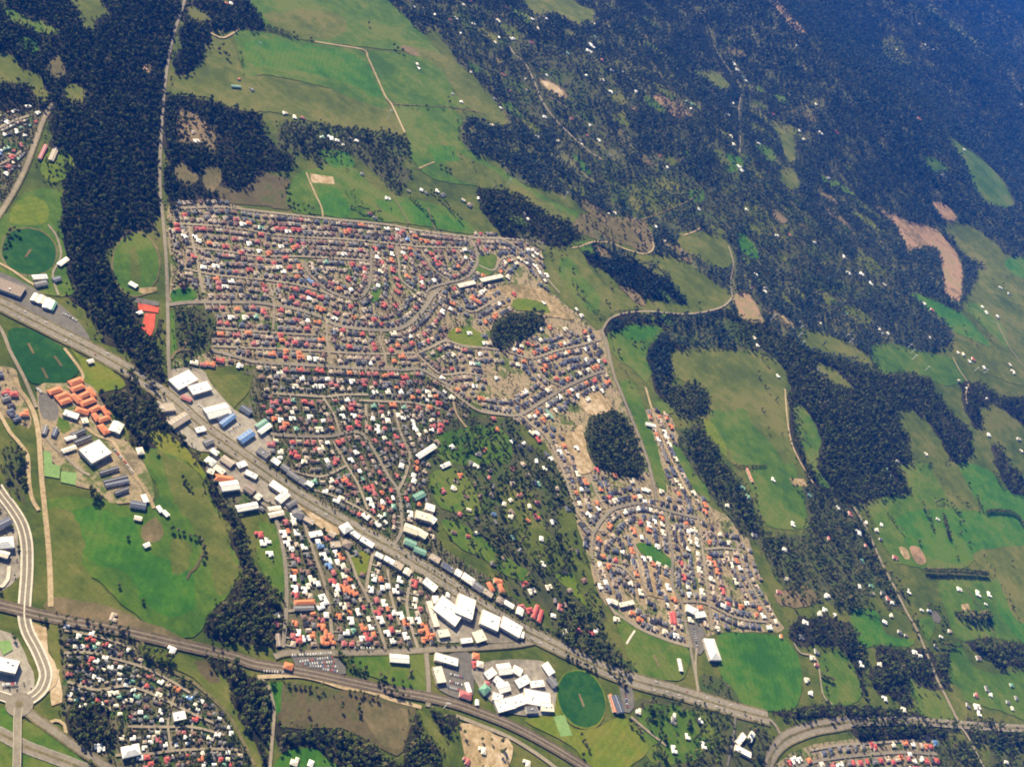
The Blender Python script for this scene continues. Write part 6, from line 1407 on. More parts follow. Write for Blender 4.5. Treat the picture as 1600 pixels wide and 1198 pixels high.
sets = {}
for q, h in enumerate(HOUSES):
    if not (-6 < hp[q, 0] < 1606 and -6 < hp[q, 1] < 1204): continue
    sets.setdefault((district(hp[q], h[:2]), h[5]), []).append(q)
def worth(m):
    return np.mean([HOUSES[q][4] ** 2 / hd[q] ** 2 * (1.5 if HOUSES[q][5] in ('red', 'white', 'orange', 'cream') else 1.0) * (1.12 if HOUSES[q][6] else 1) for q in m])
chosen = []
for key, m in sorted(sets.items(), key=lambda kv: -worth(kv[1])):
    if len(m) > 18 or sum(len(v) for _, v in chosen) + len(m) > 296: continue
    chosen.append((key, m))
single = set()
for (dist, c), m in chosen:
    m = sorted(m, key=lambda q: hp[q, 0])
    for n, q in enumerate(m):
        single.add(q)
        x, y, rot, k, sc, c, note = HOUSES[q]
        root = bpy.data.objects.new('house', None); COL.objects.link(root)
        root.location = (x, y, float(height(x, y)) + 1.6); root.rotation_euler = (0, 0, rot); root.scale = (sc, sc, sc)
        lab = f'{WORD[c]} roofed house {dist}' if len(m) == 1 else f'{WORD[c]} roofed house, {ORD[n]} {dist}'
        lab = lab.replace(' tiled roofed', ' roofed').replace('bright ', '').replace(' from the left', ' from left')
        tag(root, lab, 'house', 'houses of the suburbs')
        wk = ('brick', 'render', 'weatherboard')[(q * 7) % 3]
        link('wall', house_mesh(k, 0, WMAT[wk]), root)
        link('roof', house_mesh(k, 1, RM[c]), root)
        link('window', house_mesh(k, 2, GLASS), root)

# all the others, joined
mats = [WMAT['brick'], WMAT['render'], GLASS] + [RM[k] for k in ROOF]; ci = {k: 3 + i for i, k in enumerate(ROOF)}
AV, AF, AI = [], [], []; nb = 0
for q, (x, y, rot, k, sc, c, note) in enumerate(HOUSES):
    if q in single: continue
    cs, sn = math.cos(rot) * sc, math.sin(rot) * sc; z = float(height(x, y)) + 1.6
    for part in range(3):
        V, F = TP[k][part]
        W_ = np.column_stack([x + V[:, 0] * cs - V[:, 1] * sn, y + V[:, 0] * sn + V[:, 1] * cs, z + V[:, 2] * sc])
        AV.append(W_); AF += [tuple(i + nb for i in f) for f in F]; nb += len(V)
        AI += [(q % 2, ci[c], 2)[part]] * len(F)
if AV:
    tag(link('houses', mesh('houses', np.vstack(AV), AF, mats, AI)), 'the many smaller roofs filling the rest of the suburbs', None, None, 'stuff')

# ------------------------------------------------------------------ trees
def leaf_mat(name, src, hill=False):
    mt, nt, b = new_mat(name, .85, .15)
    if src == 'instancer':
        a = nt.nodes.new("ShaderNodeAttribute"); a.attribute_type = 'INSTANCER'; a.attribute_name = 'tint'; v = a.outputs["Fac"]
    else:
        a = nt.nodes.new("ShaderNodeObjectInfo"); v = a.outputs["Random"]
    col = ramp(nt, v, [(0.0, (.014, .026, .008)), (.25, (.038, .058, .012)), (.48, (.074, .096, .020)), (.66, (.100, .132, .022)), (.84, (.135, .125, .044)), (1.0, (.19, .165, .085))])
    if hill: col = ramp(nt, v, [(0.0, (.010, .026, .028)), (.3, (.026, .058, .060)), (.55, (.046, .088, .086)), (.8, (.078, .116, .098)), (1.0, (.105, .13, .10))])   # grey-green gums, with blue of the far haze painted into the leaves
    n = noise_node(nt, .35, 2)
    col = mix(nt, col, ramp(nt, n.outputs[0], [(.3, (.55, .55, .55)), (.7, (1.35, 1.3, 1.1))]), 1.0, 'MULTIPLY')
    nt.links.new(col, b.inputs["Base Color"])
    return mt
LEAF = leaf_mat('leaves', 'object'); LEAFI = leaf_mat('wood_leaves', 'instancer'); LEAFH = leaf_mat('hazed_gum_leaves', 'instancer', True)
BARK = plain_mat('bark', (.13, .10, .075), .9, .1, .3, .8)

def crown_geo(seed, h, rad, base, lobes, per, size, cone=False):
    r = np.random.default_rng(seed)
    V, F = [], []
    C = []
    for k in range(lobes):
        t = r.uniform(0, 1)
        if cone:
            z = base + (h - base) * t; rr = rad * (1 - t) * .62; a = r.uniform(0, 6.28); C.append((rr * math.cos(a), rr * math.sin(a), z, rad * (.26 + .42 * (1 - t))))
        else:
            z = base + (h - base) * (.22 + .62 * t); w_ = rad * math.sqrt(max(.05, 1 - ((t - .35) / .75) ** 2)) * .62; a = k * 2.4 + r.uniform(-.5, .5); q = math.sqrt(r.uniform(.1, 1))
            C.append((w_ * q * math.cos(a), w_ * q * math.sin(a), z, rad * r.uniform(.34, .52)))
    for cx, cy, cz, cr_ in C:
        for k in range(per):
            n = r.normal(size=3); n /= np.linalg.norm(n)
            if n[2] < -.35: n[2] *= -.6
            p = np.array([cx, cy, cz]) + n * cr_ * r.uniform(.72, 1.05) * np.array([1, 1, .78])
            nn = n + r.normal(size=3) * .45; nn /= np.linalg.norm(nn)
            a = np.cross(nn, r.normal(size=3)); a /= np.linalg.norm(a) + 1e-9; b_ = np.cross(nn, a)
            s = size * r.uniform(.7, 1.25); i = len(V)
            V += [p + a * s * .5, p + b_ * s * .42, p - a * s * .55, p - b_ * s * .38]; F.append((i, i + 1, i + 2, i + 3))
    return V, F
def trunk_geo(h, r0, base, rad):
    V, F = [], []
    def tube(a, b, ra, rb, n=5):
        a, b = np.array(a, float), np.array(b, float); dd = b - a; dd /= np.linalg.norm(dd)
        u = np.cross(dd, (0.3, 1, .2)); u /= np.linalg.norm(u); v = np.cross(dd, u); i = len(V)
        for k in range(n):
            t = 6.283 * k / n; V.append(a + (u * math.cos(t) + v * math.sin(t)) * ra); V.append(b + (u * math.cos(t) + v * math.sin(t)) * rb)
        for k in range(n):
            j = (k + 1) % n; F.append((i + 2 * k, i + 2 * j, i + 2 * j + 1, i + 2 * k + 1))
    tube((0, 0, -.8), (.2, .1, base + 1), r0, r0 * .7); tube((.2, .1, base + 1), (0, .2, h * .75), r0 * .7, r0 * .2)
    for a in (.3, 2.5, 4.4): tube((.2, .1, base + .6), (rad * .55 * math.cos(a), rad * .55 * math.sin(a), h * .62), r0 * .45, r0 * .12, 4)
    return V, F
KINDS = [dict(seed=1, h=15, rad=5.2, base=4.5, lobes=9, per=20, size=2.1), dict(seed=2, h=18, rad=4.6, base=6.5, lobes=9, per=18, size=2.0), dict(seed=3, h=12, rad=5.6, base=3.2, lobes=9, per=20, size=2.1),
         dict(seed=4, h=20, rad=5.4, base=8, lobes=10, per=16, size=2.2), dict(seed=5, h=16, rad=3.9, base=1.2, lobes=14, per=16, size=1.7, cone=True)]
TREE_THING, TREE_INST, TREE_HILL = [], [], []
for k, a in enumerate(KINDS):
    cV, cF = crown_geo(**a); tV, tF = trunk_geo(a['h'], .42, a['base'], a['rad'])
    TREE_THING.append((mesh('crown', cV, cF, [LEAF]), mesh('trunk', tV, tF, [BARK])))
    me = mesh('wood_tree', list(cV) + list(tV), list(cF) + [tuple(i + len(cV) for i in f) for f in tF], [LEAFI, BARK], [0] * len(cF) + [1] * len(tF))
    TREE_INST.append(bpy.data.objects.new('wood_tree', me))
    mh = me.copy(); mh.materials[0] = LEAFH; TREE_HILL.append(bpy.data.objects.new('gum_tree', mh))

# single trees, row by row
TREES = []
def trees(label, s, kind, n=0, tile=None, sc=(.9, 1.15), jit=1.5, gap=8.0, rows=1):
    P = unproject(px(s, tile))
    if n == -1: Q = P                               # given one by one
    else:
        P = straight(catmull(P, False, 4), False, 2); S_ = np.concatenate([[0], np.cumsum(np.linalg.norm(np.diff(P, axis=0), axis=1))])
        T_ = np.gradient(P, axis=0); T_ /= np.linalg.norm(T_, axis=1)[:, None] + 1e-9
        Q = []
        for r_ in range(rows):
            for s_ in np.arange(gap * .5 * (r_ % 2), S_[-1], gap):
                q = min(int(np.searchsorted(S_, s_)), len(P) - 1); Q.append(P[q] + np.array([-T_[q][1], T_[q][0]]) * (r_ - (rows - 1) / 2) * gap * .85)
        Q = np.array(Q)
    out_ = []
    for x, y in Q:
        x += R.uniform(-jit, jit); y += R.uniform(-jit, jit)
        k = R.choice(kind) if isinstance(kind, tuple) else kind
        out_.append((x, y, k, R.uniform(*sc)))
    pr, _ = project([o[0] for o in out_], [o[1] for o in out_])
    order = np.argsort(pr[:, 0])
    for n_, q in enumerate(order):
        if -8 < pr[q, 0] < 1608 and -8 < pr[q, 1] < 1206: TREES.append((*out_[q], (label, n_, len(order), 'pine' if out_[q][2] == 4 else 'tree')))
D = (0, 1, 2)
trees('in the dark conifer hedge at the top field', '402,40 420,45 440,52 454,58', 4, gap=7.5, sc=(.9, 1.1))
trees('in the conifer belt under the forest edge', '652,27 668,32 690,40', 4, gap=8)
trees('in the row below the conifer belt', '640,30 648,42 655,46', D, gap=11)
trees('along the pale track of the square field', '458,55 463,60 485,62', D, -1)
trees('standing alone in the long top field', '575,40', 0, -1, sc=(1.2, 1.2))
trees('beside the grey bare mound', '614,74 620,79 627,82', D, -1, sc=(1, 1.3))
trees('in the dry corner beside the square field', '342,80 347,76 352,88 356,93', D, -1, sc=(1.1, 1.4))
trees('beside the pair of white homes on the slope', '699,155 701,163', D, -1)
trees('near the small dark green square', '688,262 695,266 702,268', D, -1, sc=(1.0, 1.3))
trees('scattered on the open hillside', '858,392 875,402 893,423 908,460 912,466 946,471 950,477 952,446 955,453 990,474 993,481 1090,477', D, -1, sc=(.8, 1.2))
trees('dotting the large rolling pasture', '1171,545 1176,549 1190,560 1194,566 1194,604 1198,610 1189,639 1193,646 1196,671 1211,625 1220,678 1181,585 1186,590 1205,560', D, -1, sc=(.75, 1.1))
trees('in the hedge dividing the rolling pasture', '1148,727 1162,730 1180,729 1196,728', D, gap=8, sc=(.6, .8))
trees('in the long hedge of the right paddocks', '1538,801 1550,799 1565,800 1580,802 1590,810 1597,822', 4, gap=8.5, sc=(.75, .95), rows=2)
trees('in the thick dark shelter belt', '1442,892 1460,893 1480,894 1500,894 1520,896 1540,898', 4, gap=9, sc=(1.0, 1.25), rows=2)
trees('in the dense dark clump beside the sandy ring', '1492,960 1505,963 1520,965 1535,964 1544,962', D, gap=9, sc=(1.1, 1.4), rows=3, jit=4)
trees('in the short row right of the forest corner', '1386,803 1393,813 1400,823 1406,830', D, gap=11, sc=(.7, .9))
trees('in the second row of the broad pasture', '1438,788 1444,800 1449,812 1456,828', D, gap=10, sc=(.8, 1.0))
trees('in the third row of the broad pasture', '1462,786 1470,782 1478,785', D, gap=11, sc=(.8, 1.0))
trees('in the copse of the broad pasture', '1470,805 1475,818 1478,830 1480,840', D, gap=10, sc=(.9, 1.1), rows=2)
trees('on the paddock fence right of the copse', '1485,788 1490,796 1495,802', D, gap=11, sc=(.8, 1.0))
trees('along the dry pasture strip', '1524,776 1528,786 1532,797', D, gap=12, sc=(.8, 1.0))
trees('in the thin row of the deep green paddock', '1551,738 1557,750 1563,760 1569,768', D, gap=10, sc=(.8, 1.0))
trees('alone at the corner of the broad pasture', '1512,757 1511,850 1577,878 1434,847', D, -1, sc=(.9, 1.2))
trees('beside the pond at the white farm', '1450,946 1458,947 1465,950 1472,965 1476,972 1470,980 1476,975 1445,948', D, -1, sc=(.9, 1.2))
trees('along the lane by the green lawn', '1425,962 1430,972 1437,980 1430,990 1424,965 1420,975', D, -1, sc=(.9, 1.2))
trees('in the row below the farm pair', '1455,1005 1470,1007 1485,1010 1497,1013', D, gap=10, sc=(.9, 1.1))
trees('in the row across the cottages', '1322,948 1340,952 1360,955', D, gap=10, sc=(.9, 1.2))
trees('by the dead straight fence of the green paddock', '1340,1075 1348,1085 1355,1095', D, gap=12)
trees('under the fenced field beside the park', '1281,1055 1290,1060 1298,1063', D, gap=8, sc=(1, 1.2))
trees('on the lower bank of the creek flat', '268,828 277,831 286,834 296,838 303,840 310,842 314,848 318,856 320,866 315,872', D, -1, sc=(.75, 1.0), jit=0.5)
trees('in the middle of the creek flat', '283,748 288,754 293,760 297,765', D, -1, sc=(.7, .95))
trees('at the foot of the loop drive', '140,765 146,770 152,776 158,780 150,783 142,775', D, -1, sc=(.9, 1.2))
trees('on the lower meadow near the railway', '185,914 223,941 200,842', 2, -1, sc=(.7, .85))
trees('along the upper side of the railway', '62,966 70,970 135,970 145,974 155,976 172,979 185,984 190,988 330,1008 345,1014', D, -1, sc=(.65, .9))
trees('in the hollow beside the lower suburb', '222,1016 230,1018 240,1020 250,1022 260,1026 228,1026 238,1030 250,1034 262,1036 268,1030', D, -1, sc=(1, 1.25))
trees('on the brown field below the railway', '559,1102 558,1110 479,1111 531,1106', D, -1, sc=(.8, 1.1))
trees('in the row along the brown field track', '450,1070 465,1072 480,1075 496,1078', D, gap=10, sc=(.7, .9))
trees('between railway and brown field', '545,1080 560,1084 575,1088 590,1090', D, gap=9, sc=(.7, .95))
trees('along the crossing side of the railway', '590,1070 605,1078 620,1084 635,1090', D, gap=9, sc=(.7, .95))
trees('on the station lawn', '528,1022 535,1028 542,1035 550,1042 558,1046 566,1050 548,1030 560,1038 570,1044 592,1056 600,1062 612,1064 625,1066 636,1062 640,1050', D, -1, sc=(.8, 1.1))
trees('on the school lawn near the railway', '906,1150 910,1157 915,1163 918,1172 908,1180', D, -1, sc=(.7, .9))
trees('along the fence of the dark slate hall', '950,1048 957,1055 964,1062 970,1068 975,1074', D, -1, sc=(.8, 1.1))
trees('in the row right of the school field', '982,1128 990,1136 998,1145 1004,1152', D, gap=11)
trees('beside the highway at the school oval', '880,1022 892,1030 905,1037 918,1044 930,1050', D, gap=10, sc=(.75, .95))
trees('by the curve of the left oval', '10,372 16,365 22,362 28,366 8,385 6,395 14,378', D, -1, sc=(.8, 1.1))
trees('in the clump at the crossroads lawn', '281,440 285,445 290,442 284,450 292,448 278,436', D, -1, sc=(.9, 1.2))
trees('beside the straight road at the estate', '270,330 275,340 278,352 272,370 276,380 280,390 270,400 278,410', D, -1, sc=(.9, 1.1))
trees('below the sandy riding arena', '450,318 457,322 464,325 472,322 479,327 486,330', D, -1, sc=(.8, 1.1))
trees('in the hedge above the estate', '548,325 556,327 565,330 573,332 582,334 592,336', D, gap=8, sc=(.7, .95))
trees('in the diagonal hedge above the estate', '640,310 655,325 670,340 680,352', D, gap=11, sc=(.7, .95))
trees('in the second diagonal hedge above the estate', '672,300 690,315 705,332 722,350', D, gap=11, sc=(.8, 1.0))
trees('alone on the sloping pasture', '985,533 990,537 997,538 1003,538', D, -1)
trees('in the small park with bare grass', '560,873', 2, -1, sc=(.8, .8))
trees('on the green corner of the bushland', '1235,752 1242,762 1250,770', D, -1)
trees('at the bright green strip', '1502,511 1508,520 1515,531 1525,540', D, -1, sc=(.9, 1.1))
trees('on the right olive field', '1549,438 1553,447 1565,445', D, -1)
tp, td = project([t[0] for t in TREES], [t[1] for t in TREES])
rows_ = {}
for q, t in enumerate(TREES): rows_.setdefault(t[4][0], []).append(q)
keep_, LEFT = [], []                             # whole rows, the largest in view first; what is over 300 joins the woodland
for lab, m in sorted(rows_.items(), key=lambda kv: -np.mean([TREES[q][3] / td[q] for q in kv[1]]) * (3 if len(kv[1]) < 7 else 1)):
    (keep_ if len(keep_) + len(m) <= 298 and len(m) <= 34 else LEFT).extend(m)
used = {}
for x, y, k, sc, (lab, n, tot, kind) in [TREES[q] for q in keep_]:
    root = bpy.data.objects.new('pine_tree' if kind == 'pine' else 'tree', None); COL.objects.link(root)
    root.location = (x, y, float(height(x, y)) + .8); root.rotation_euler = (0, 0, R.uniform(0, 6.28)); root.scale = (sc, sc, sc * R.uniform(.9, 1.05))
    g = 'dark pine' if kind == 'pine' else 'green tree'
    nth = ORD[n] if n < len(ORD) else None
    if nth is None:
        m_ = tot - 1 - n; nth = ('rightmost' if m_ == 0 else ['', 'second', 'third', 'fourth', 'fifth', 'sixth', 'seventh', 'eighth', 'ninth', 'tenth', 'eleventh', 'twelfth', 'thirteenth', 'fourteenth', 'fifteenth', 'sixteenth'][min(m_, 15)] + ' from the right')
    tag(root, f'{g} {lab}' if tot == 1 else f'{g}, {nth} {lab}', 'tree', 'single trees of fields and hedges')
    link('crown', TREE_THING[k][0], root); link('trunk', TREE_THING[k][1], root)

# woods: scattered on the land raster, one object per wood
def scatter(name, label, xs, ys, kinds, scs, tints):
    me = bpy.data.meshes.new(name)
    zs = height(xs, ys) + .2
    me.vertices.add(len(xs)); me.vertices.foreach_set("co", np.column_stack([xs, ys, zs]).ravel())
    a = me.attributes.new('tree_kind', 'INT', 'POINT'); a.data.foreach_set('value', np.asarray(kinds, np.int32))
    a = me.attributes.new('sc', 'FLOAT_VECTOR', 'POINT'); a.data.foreach_set('vector', np.asarray(scs, np.float32).ravel())
    a = me.attributes.new('rot', 'FLOAT_VECTOR', 'POINT'); rr = np.zeros((len(xs), 3), np.float32); rr[:, 2] = NR.uniform(0, 6.28, len(xs)); a.data.foreach_set('vector', rr.ravel())
    a = me.attributes.new('tint', 'FLOAT', 'POINT'); a.data.foreach_set('value', np.asarray(tints, np.float32))
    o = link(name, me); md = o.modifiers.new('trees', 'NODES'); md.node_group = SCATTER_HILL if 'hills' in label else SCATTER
    return tag(o, label, None, None, 'stuff')
def scatter_group(objs):
    g = bpy.data.node_groups.new('tree_scatter', 'GeometryNodeTree')
    g.interface.new_socket('Geometry', in_out='INPUT', socket_type='NodeSocketGeometry')
    g.interface.new_socket('Geometry', in_out='OUTPUT', socket_type='NodeSocketGeometry')
    gi = g.nodes.new('NodeGroupInput'); go = g.nodes.new('NodeGroupOutput')
    ip = g.nodes.new('GeometryNodeInstanceOnPoints'); jn = g.nodes.new('GeometryNodeJoinGeometry')
    for o in objs:
        oi = g.nodes.new('GeometryNodeObjectInfo'); oi.inputs['Object'].default_value = o; oi.inputs['As Instance'].default_value = True
        g.links.new(oi.outputs['Geometry'], jn.inputs[0])
    def attr(nm, ty):
        n = g.nodes.new('GeometryNodeInputNamedAttribute'); n.data_type = ty; n.inputs['Name'].default_value = nm
        return n.outputs[0]
    g.links.new(gi.outputs[0], ip.inputs['Points']); g.links.new(jn.outputs[0], ip.inputs['Instance'])
    ip.inputs['Pick Instance'].default_value = True
    g.links.new(attr('tree_kind', 'INT'), ip.inputs['Instance Index'])
    g.links.new(attr('sc', 'FLOAT_VECTOR'), ip.inputs['Scale'])
    e2r = g.nodes.new('FunctionNodeEulerToRotation'); g.links.new(attr('rot', 'FLOAT_VECTOR'), e2r.inputs[0]); g.links.new(e2r.outputs[0], ip.inputs['Rotation'])
    g.links.new(ip.outputs[0], go.inputs[0])
    return g
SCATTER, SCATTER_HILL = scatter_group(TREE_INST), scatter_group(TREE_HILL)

def lattice(g, x0, x1, y0, y1):
    X, Y = np.meshgrid(np.arange(x0, x1, g), np.arange(y0, y1, g)); X = X + (np.arange(X.shape[0]) % 2)[:, None] * g / 2
    return (X + NR.uniform(-.36, .36, X.shape) * g).ravel(), (Y + NR.uniform(-.36, .36, X.shape) * g).ravel()
def in_view(x, y, m=45):
    p, dd = project(x, y); return (p[:, 0] > -m) & (p[:, 0] < 1600 + m) & (p[:, 1] > -m) & (p[:, 1] < 1198 + m)
GX = []; GY = []
for (g, ya, yb) in ((8.4, 600, 3300), (9.5, 3300, 5600), (12.5, 5600, 8200), (19.0, 8200, 12700)):
    x, y = lattice(g, -3650, 3650, ya, yb); k = in_view(x, y); GX.append(x[k]); GY.append(y[k])
GX = np.concatenate(GX); GY = np.concatenate(GY)
i, j, ok = cells(GX + NR.normal(0, 8.5, len(GX)), GY + NR.normal(0, 8.5, len(GX))); dens = WOOD[j, i]; WID = WOOD_ID[j, i]; SUBW = SUBURB[j, i]
i, j, ok = cells(GX, GY)
patchy = .5 + .5 * np.sin(GX / 47 + 1.3 * np.sin(GY / 61)) * np.sin(GY / 53 + np.sin(GX / 39))
thr = np.where(dens > .9, dens, dens * (.45 + 1.1 * patchy))
keep = ok & (dens > 0) & ~SUBURB[j, i] & ~SUBW & ~BLOCK[j, i] & (NR.random(len(GX)) < thr)
GX, GY, dens, wid = GX[keep], GY[keep], dens[keep], WID[keep]
big = .5 + .5 * np.sin(GX / 170 + np.sin(GY / 140)) * np.sin(GY / 190 + 1.0)
total = 0
def vary(x, y, tone, size, small=False):
    n = len(x); k = NR.choice([0, 1, 2, 3, 4], n, p=[.27, .23, .25, .2, .05])
    s = NR.uniform(.55, 1.3, n) * size
    if small: s = .24 + .46 * NR.random(n) ** 1.8; k = NR.choice([0, 2, 2, 4], n)
    s = s * np.where(y > 8200, 1.75, np.where(y > 5600, 1.3, 1.0))
    i_, j_, _o = cells(x, y); edge = (WOOD[j_, i_] < .05) & (not small); s = np.where(edge, s * .6, s)
    s3 = np.column_stack([s * NR.uniform(.9, 1.15, n), s * NR.uniform(.9, 1.15, n), s * NR.uniform(.85, 1.15, n)])
    b_ = .5 + .5 * np.sin(x / 170 + np.sin(y / 140)) * np.sin(y / 190 + 1.0)
    c_ = np.sin(x / 23 + 2 * np.sin(y / 31)) * np.sin(y / 19 + np.sin(x / 29))
    t = np.clip(NR.beta(1.3, 2.4, n) * .9 + tone + .25 * (b_ - .45) + .10 * c_ + np.where(edge, .18, 0), 0, 1)
    return k, s3, t
for n, (label, dn, W_, tone, size) in enumerate(woods):
    c = wid == n + 1
    if c.sum() < 3: continue
    x, y = GX[c], GY[c]; scatter('forest', label, x, y, *vary(x, y, tone, size * (1.0))); total += len(x)
c = wid == 0
lx, ly = np.array([TREES[q][0] for q in LEFT]), np.array([TREES[q][1] for q in LEFT])
wx_, wy_ = np.concatenate([GX[c], lx]), np.concatenate([GY[c], ly]); kv, sv, tv = vary(wx_, wy_, .1, .85)
nl = len(lx); kv[-nl:] = [TREES[q][2] for q in LEFT]; sv[-nl:] = np.array([TREES[q][3] for q in LEFT])[:, None]
scatter('woodland', 'scattered paddock trees and far hedges too many to count', wx_, wy_, kv, sv, tv); total += len(wx_)
c = wid == -1
gx_, gy_ = lattice(5.6, -2600, 2600, 600, 4300); i, j, ok = cells(gx_, gy_)
kk = ok & SUBURB[j, i] & ~BLOCK[j, i] & (NR.random(len(gx_)) < WOOD[j, i]) & in_view(gx_, gy_)
gx_, gy_ = gx_[kk], gy_[kk]
gs_ = vary(gx_, gy_, .2, 1, True); lowm = gy_ < 960
gs_[1][lowm] *= 1.25; gs_[2][lowm] = gs_[2][lowm] * .6
scatter('garden_trees', 'garden trees and shrubs between the suburb houses', gx_, gy_, *gs_)
print('HOUSES', len(HOUSES), 'single', len(single), 'farm', len(FARM), 'trees', len(TREES), 'wood', total, 'garden', len(gx_))

# ------------------------------------------------------------------ cars
def car_parts():
    V, F = [], []; box(V, F, -2.2, 2.2, -.88, .88, .35, .95); body = (V, F)
    V = [(-1.5, -.8, .953), (1.1, -.8, .953), (1.1, .8, .953), (-1.5, .8, .953), (-1.1, -.68, 1.45), (.5, -.68, 1.45), (.5, .68, 1.45), (-1.1, .68, 1.45)]
    F = [(0, 1, 5, 4), (1, 2, 6, 5), (2, 3, 7, 6), (3, 0, 4, 7), (0, 3, 2, 1)]; glass = (V, F)
    V, F = [], []; box(V, F, -1.05, .45, -.66, .66, 1.452, 1.5); top = (V, F)
    V, F = [], []
    for k in range(10):
        t = 6.283 * k / 10; V += [(.33 * math.cos(t), -.11, .33 * math.sin(t)), (.33 * math.cos(t), .11, .33 * math.sin(t))]
    F = [(2 * k, 2 * ((k + 1) % 10), 2 * ((k + 1) % 10) + 1, 2 * k + 1) for k in range(10)] + [tuple(range(0, 20, 2)), tuple(range(19, 0, -2))]
    return body, glass, top, (V, F)
CP = car_parts()
CARC = {'white': (.8, .8, .78), 'silver': (.5, .5, .5), 'dark': (.05, .05, .06), 'red': (.45, .04, .03), 'blue': (.07, .12, .3)}
CM = {k: plain_mat('car_paint_' + k, c, .25, .5, .05) for k, c in CARC.items()}
TYRE = plain_mat('tyre_rubber', (.03, .03, .03), .8, .1, .1)
CMESH = {k: (mesh('body', *CP[0], [m_]), mesh('roof', *CP[2], [m_])) for k, m_ in CM.items()}
CG = mesh('window', *CP[1], [GLASS]); CW = mesh('wheel', *CP[3], [TYRE])
CARPOS = []
def car_row(label, s, tile, n, turn=math.pi / 2, cols=('white', 'silver', 'dark', 'white', 'red', 'silver', 'blue'), gap=None):
    e = unproject(px(s, tile)); dd = e[1] - e[0]; a = math.atan2(dd[1], dd[0])
    pts = [e[0] + dd * (k + .5) / n for k in range(n)]
    pr, _ = project([p[0] for p in pts], [p[1] for p in pts])
    for m_, q in enumerate(np.argsort(pr[:, 0])):
        CARPOS.append((*pts[q], a + turn + R.uniform(-.06, .06), R.choice(cols), f', {ORD[m_]} {label}'))
car_row('along the lane edge of the station car park', '215,505 470,490', 'B4', 16, cols=('white', 'white', 'silver', 'white', 'dark'))
car_row('in the upper row of the station car park', '265,545 480,515', 'B4', 14)
car_row('in the second row of the station car park', '280,560 490,545', 'B4', 14)
car_row('in the third row of the station car park', '330,572 500,575', 'B4', 11)
car_row('in the lowest row of the station car park', '410,590 510,605', 'B4', 7)
car_row('in the row below the railway station', '22,600 172,612', 'B4', 9, cols=('white', 'white', 'silver', 'dark'))
car_row('parked along the cross street', '605,457 735,462', 'B4', 7, cols=('white', 'white', 'silver'))
car_row('in the upper row of the factory car park', '1205,620 1290,640', 'B4', 7)
car_row('in the middle row of the factory car park', '1200,665 1285,690', 'B4', 7)
car_row('in the lower row of the factory car park', '1190,700 1275,725', 'B4', 7)
car_row('beside the school sports hall', '700,400 760,470', 'A3', 7)
car_row('along the school drive', '770,480 830,560', 'A3', 7)
car_row('in the arena car park', '1130,330 1150,450', 'C4', 8)
car_row('outside the dark slate hall', '700,720 715,830', 'C4', 7)
car_row('in the school gate car park', '215,20 260,60', 'A3', 6, cols=('white', 'silver', 'dark'))
car_row('in the lot inside the road loop', '10,690 110,680', 'A4', 9)
car_row('in the depot yard at the left', '390,760 480,810', 'A2', 8)
car_row('in front of the blue roofed sheds', '1420,300 1500,250', 'A3', 6)
car_row('on the forecourt of the white warehouse', '1230,130 1330,190', 'A3', 8)
S_ = np.concatenate([[0], np.cumsum(np.linalg.norm(np.diff(HWP, axis=0), axis=1))])
T_ = np.gradient(HWP, axis=0); T_ /= np.linalg.norm(T_, axis=1)[:, None]
for lane, nm in ((-9.6, 'upper'), (9.4, 'lower')):
    for xa, xb, where in ((0, 200, 'beside the sports ground'), (200, 430, 'by the showrooms'), (430, 640, 'along the old suburb'), (640, 860, 'by the shopping centre'), (860, 1200, 'past the school oval')):
        pts = []; s_ = 100.0
        while s_ < S_[-1] - 40:
            q = int(np.searchsorted(S_, s_)); n_ = np.array([T_[q][1], -T_[q][0]])
            pts.append((*(HWP[q] + n_ * (lane + R.choice((-1.9, 1.9)))), math.atan2(T_[q][1], T_[q][0]) + (math.pi if lane < 0 else 0))); s_ += R.uniform(22, 110)
        pr, _ = project([p[0] for p in pts], [p[1] for p in pts])
        for m_, p in enumerate([p for p, q in zip(pts, pr) if max(xa, 4) < q[0] < xb][:18]): CARPOS.append((*p, R.choice(('white', 'silver', 'dark', 'white', 'red')), f', {ORD[m_]} on the {nm} highway lanes {where}'))
for x, y, a, c, lab in CARPOS:
    root = bpy.data.objects.new('car', None); COL.objects.link(root)
    root.location = (x, y, float(height(x, y)) + 2.75); root.rotation_euler = (0, 0, a)
    tag(root, f'{c} car{lab}', 'car', 'cars on the roads and in the car parks')
    link('body', CMESH[c][0], root); link('roof', CMESH[c][1], root); link('window', CG, root)
    for wx in (-1.35, 1.35):
        for wy in (-.8, .8):
            o = link('wheel', CW, root); o.location = (wx, wy, .33)

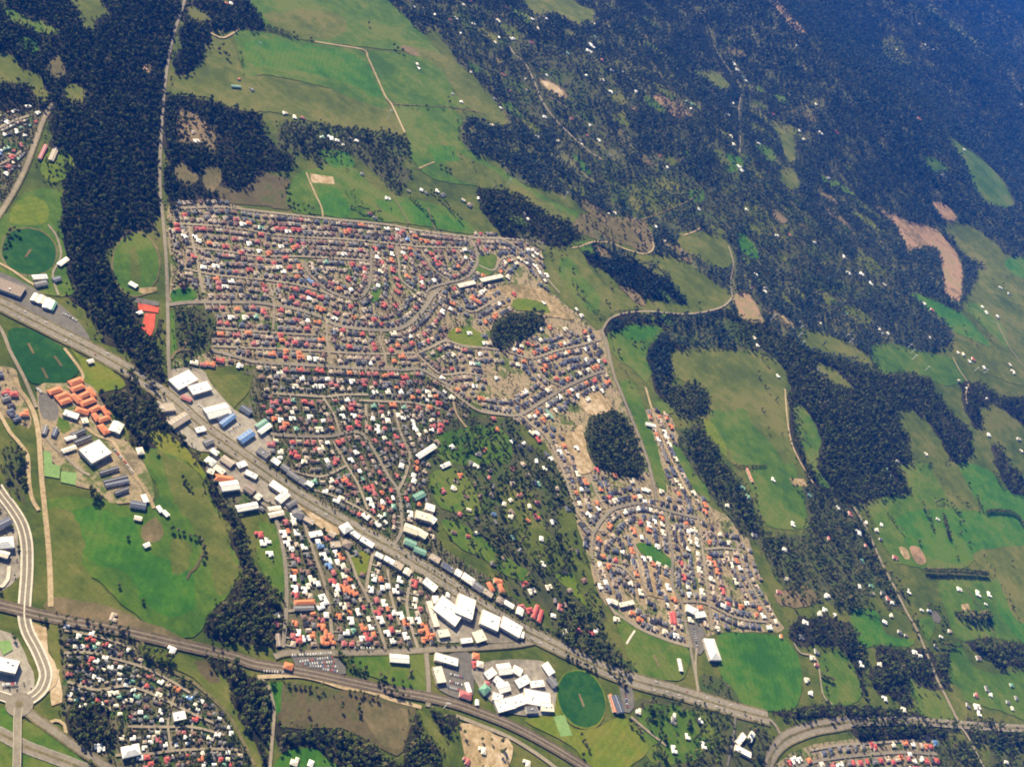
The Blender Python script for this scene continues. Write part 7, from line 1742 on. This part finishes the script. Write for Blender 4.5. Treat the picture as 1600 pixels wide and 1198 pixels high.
# ------------------------------------------------------------------ power poles, pitches
STEEL = plain_mat('galvanised_steel', (.62, .62, .60), .45, .5, .08, metal=.0)
PV = {}
for nm, bxs in (('shaft', [(-.45, .45, -.45, .45, -1, 13), (-.32, .32, -.32, .32, 13.01, 25)]), ('crossarm', [(-4.2, 4.2, -.2, .2, -.22, .22)]), ('insulator', [(-.16, .16, -.16, .16, -1.5, -.23)])):
    V, F = [], []
    for q in bxs: box(V, F, *q)
    PV[nm] = mesh(nm, V, F, [STEEL])
def pole(s, tile, label, hsc=1.0):
    e = unproject(px(s, tile))[0]
    root = bpy.data.objects.new('power_pole', None); COL.objects.link(root)
    root.location = (*e, float(height(*e)) + .8); root.rotation_euler = (0, 0, .5); root.scale = (1.3, 1.3, hsc)
    tag(root, label, 'power pole', 'pale power poles of the valley')
    link('shaft', PV['shaft'], root)
    for z_ in (24.3, 21.2):
        o = link('crossarm', PV['crossarm'], root); o.location = (0, 0, z_)
        for x_ in (-3.9, 3.9):
            i_ = link('insulator', PV['insulator'], o); i_.location = (x_, 0, 0)
for s_, t_, l_, h_ in [('2,815', 'D2', 'tall pale power pole beside the bare pink field', 1.9), ('178,832', 'D2', 'power pole at the upper end of the olive field', 1), ('190,862', 'D2', 'second power pole down the olive field edge', 1), ('185,905', 'D2', 'third power pole down the olive field edge', 1), ('205,955', 'D2', 'lowest power pole at the left of the olive field', .9),
    ('475,915', 'D2', 'upper power pole of the pair at the field end', 1.1), ('505,942', 'D2', 'lower power pole of the pair at the field end', 1), ('868,975', 'D2', 'upper power pole on the grey green field', 1.1), ('890,1006', 'D2', 'middle power pole on the grey green field', 1), ('898,1045', 'D2', 'lower power pole on the grey green field', 1.2), ('980,1112', 'D2', 'power pole left of the farm lane', 1), ('1285,1118', 'D2', 'power pole near the field houses', 1.1), ('1345,1130', 'D2', 'power pole right of the field houses', 1),
    ('820,742', 'B1', 'tall power pole at the track crossing', 1.5), ('10,315', 'B1', 'tall power pole in the square green field', 1.3), ('1565,1160', 'B1', 'power pole at the wooded slope', 1.3), ('320,45', 'C2', 'power pole in the upper clearing', 1.4), ('1170,830', 'B4', 'leaning looking pale pole beside the railway', 1.0)]:
    pole(s_, t_, l_, h_)
for s_, t_, l_ in [('165,400 185,372', 'A2', 'pale cricket pitch in the left oval'), ('180,955 205,1003', 'A2', 'upper cricket pitch of the dark sports ground'), ('345,1035 378,1080', 'A2', 'right cricket pitch of the dark sports ground'), ('265,1105 292,1160', 'A2', 'lower cricket pitch of the dark sports ground'), ('422,758 440,806', 'C4', 'cricket pitch in the school oval'), ('885,505 912,565', 'C4', 'worn cricket pitch in the dark reserve')]:
    e = unproject(px(s_, t_)); dd = (e[1] - e[0]); dd /= np.linalg.norm(dd); n_ = np.array([-dd[1], dd[0]]) * 2.6; c_ = e.mean(0); e = [c_ - dd * 15, c_ + dd * 15]
    patch('pitch', np.array([e[0] - n_, e[1] - n_, e[1] + n_, e[0] + n_]), M['dry'], l_, rough=0, round_=False, world=True, z=1.98)
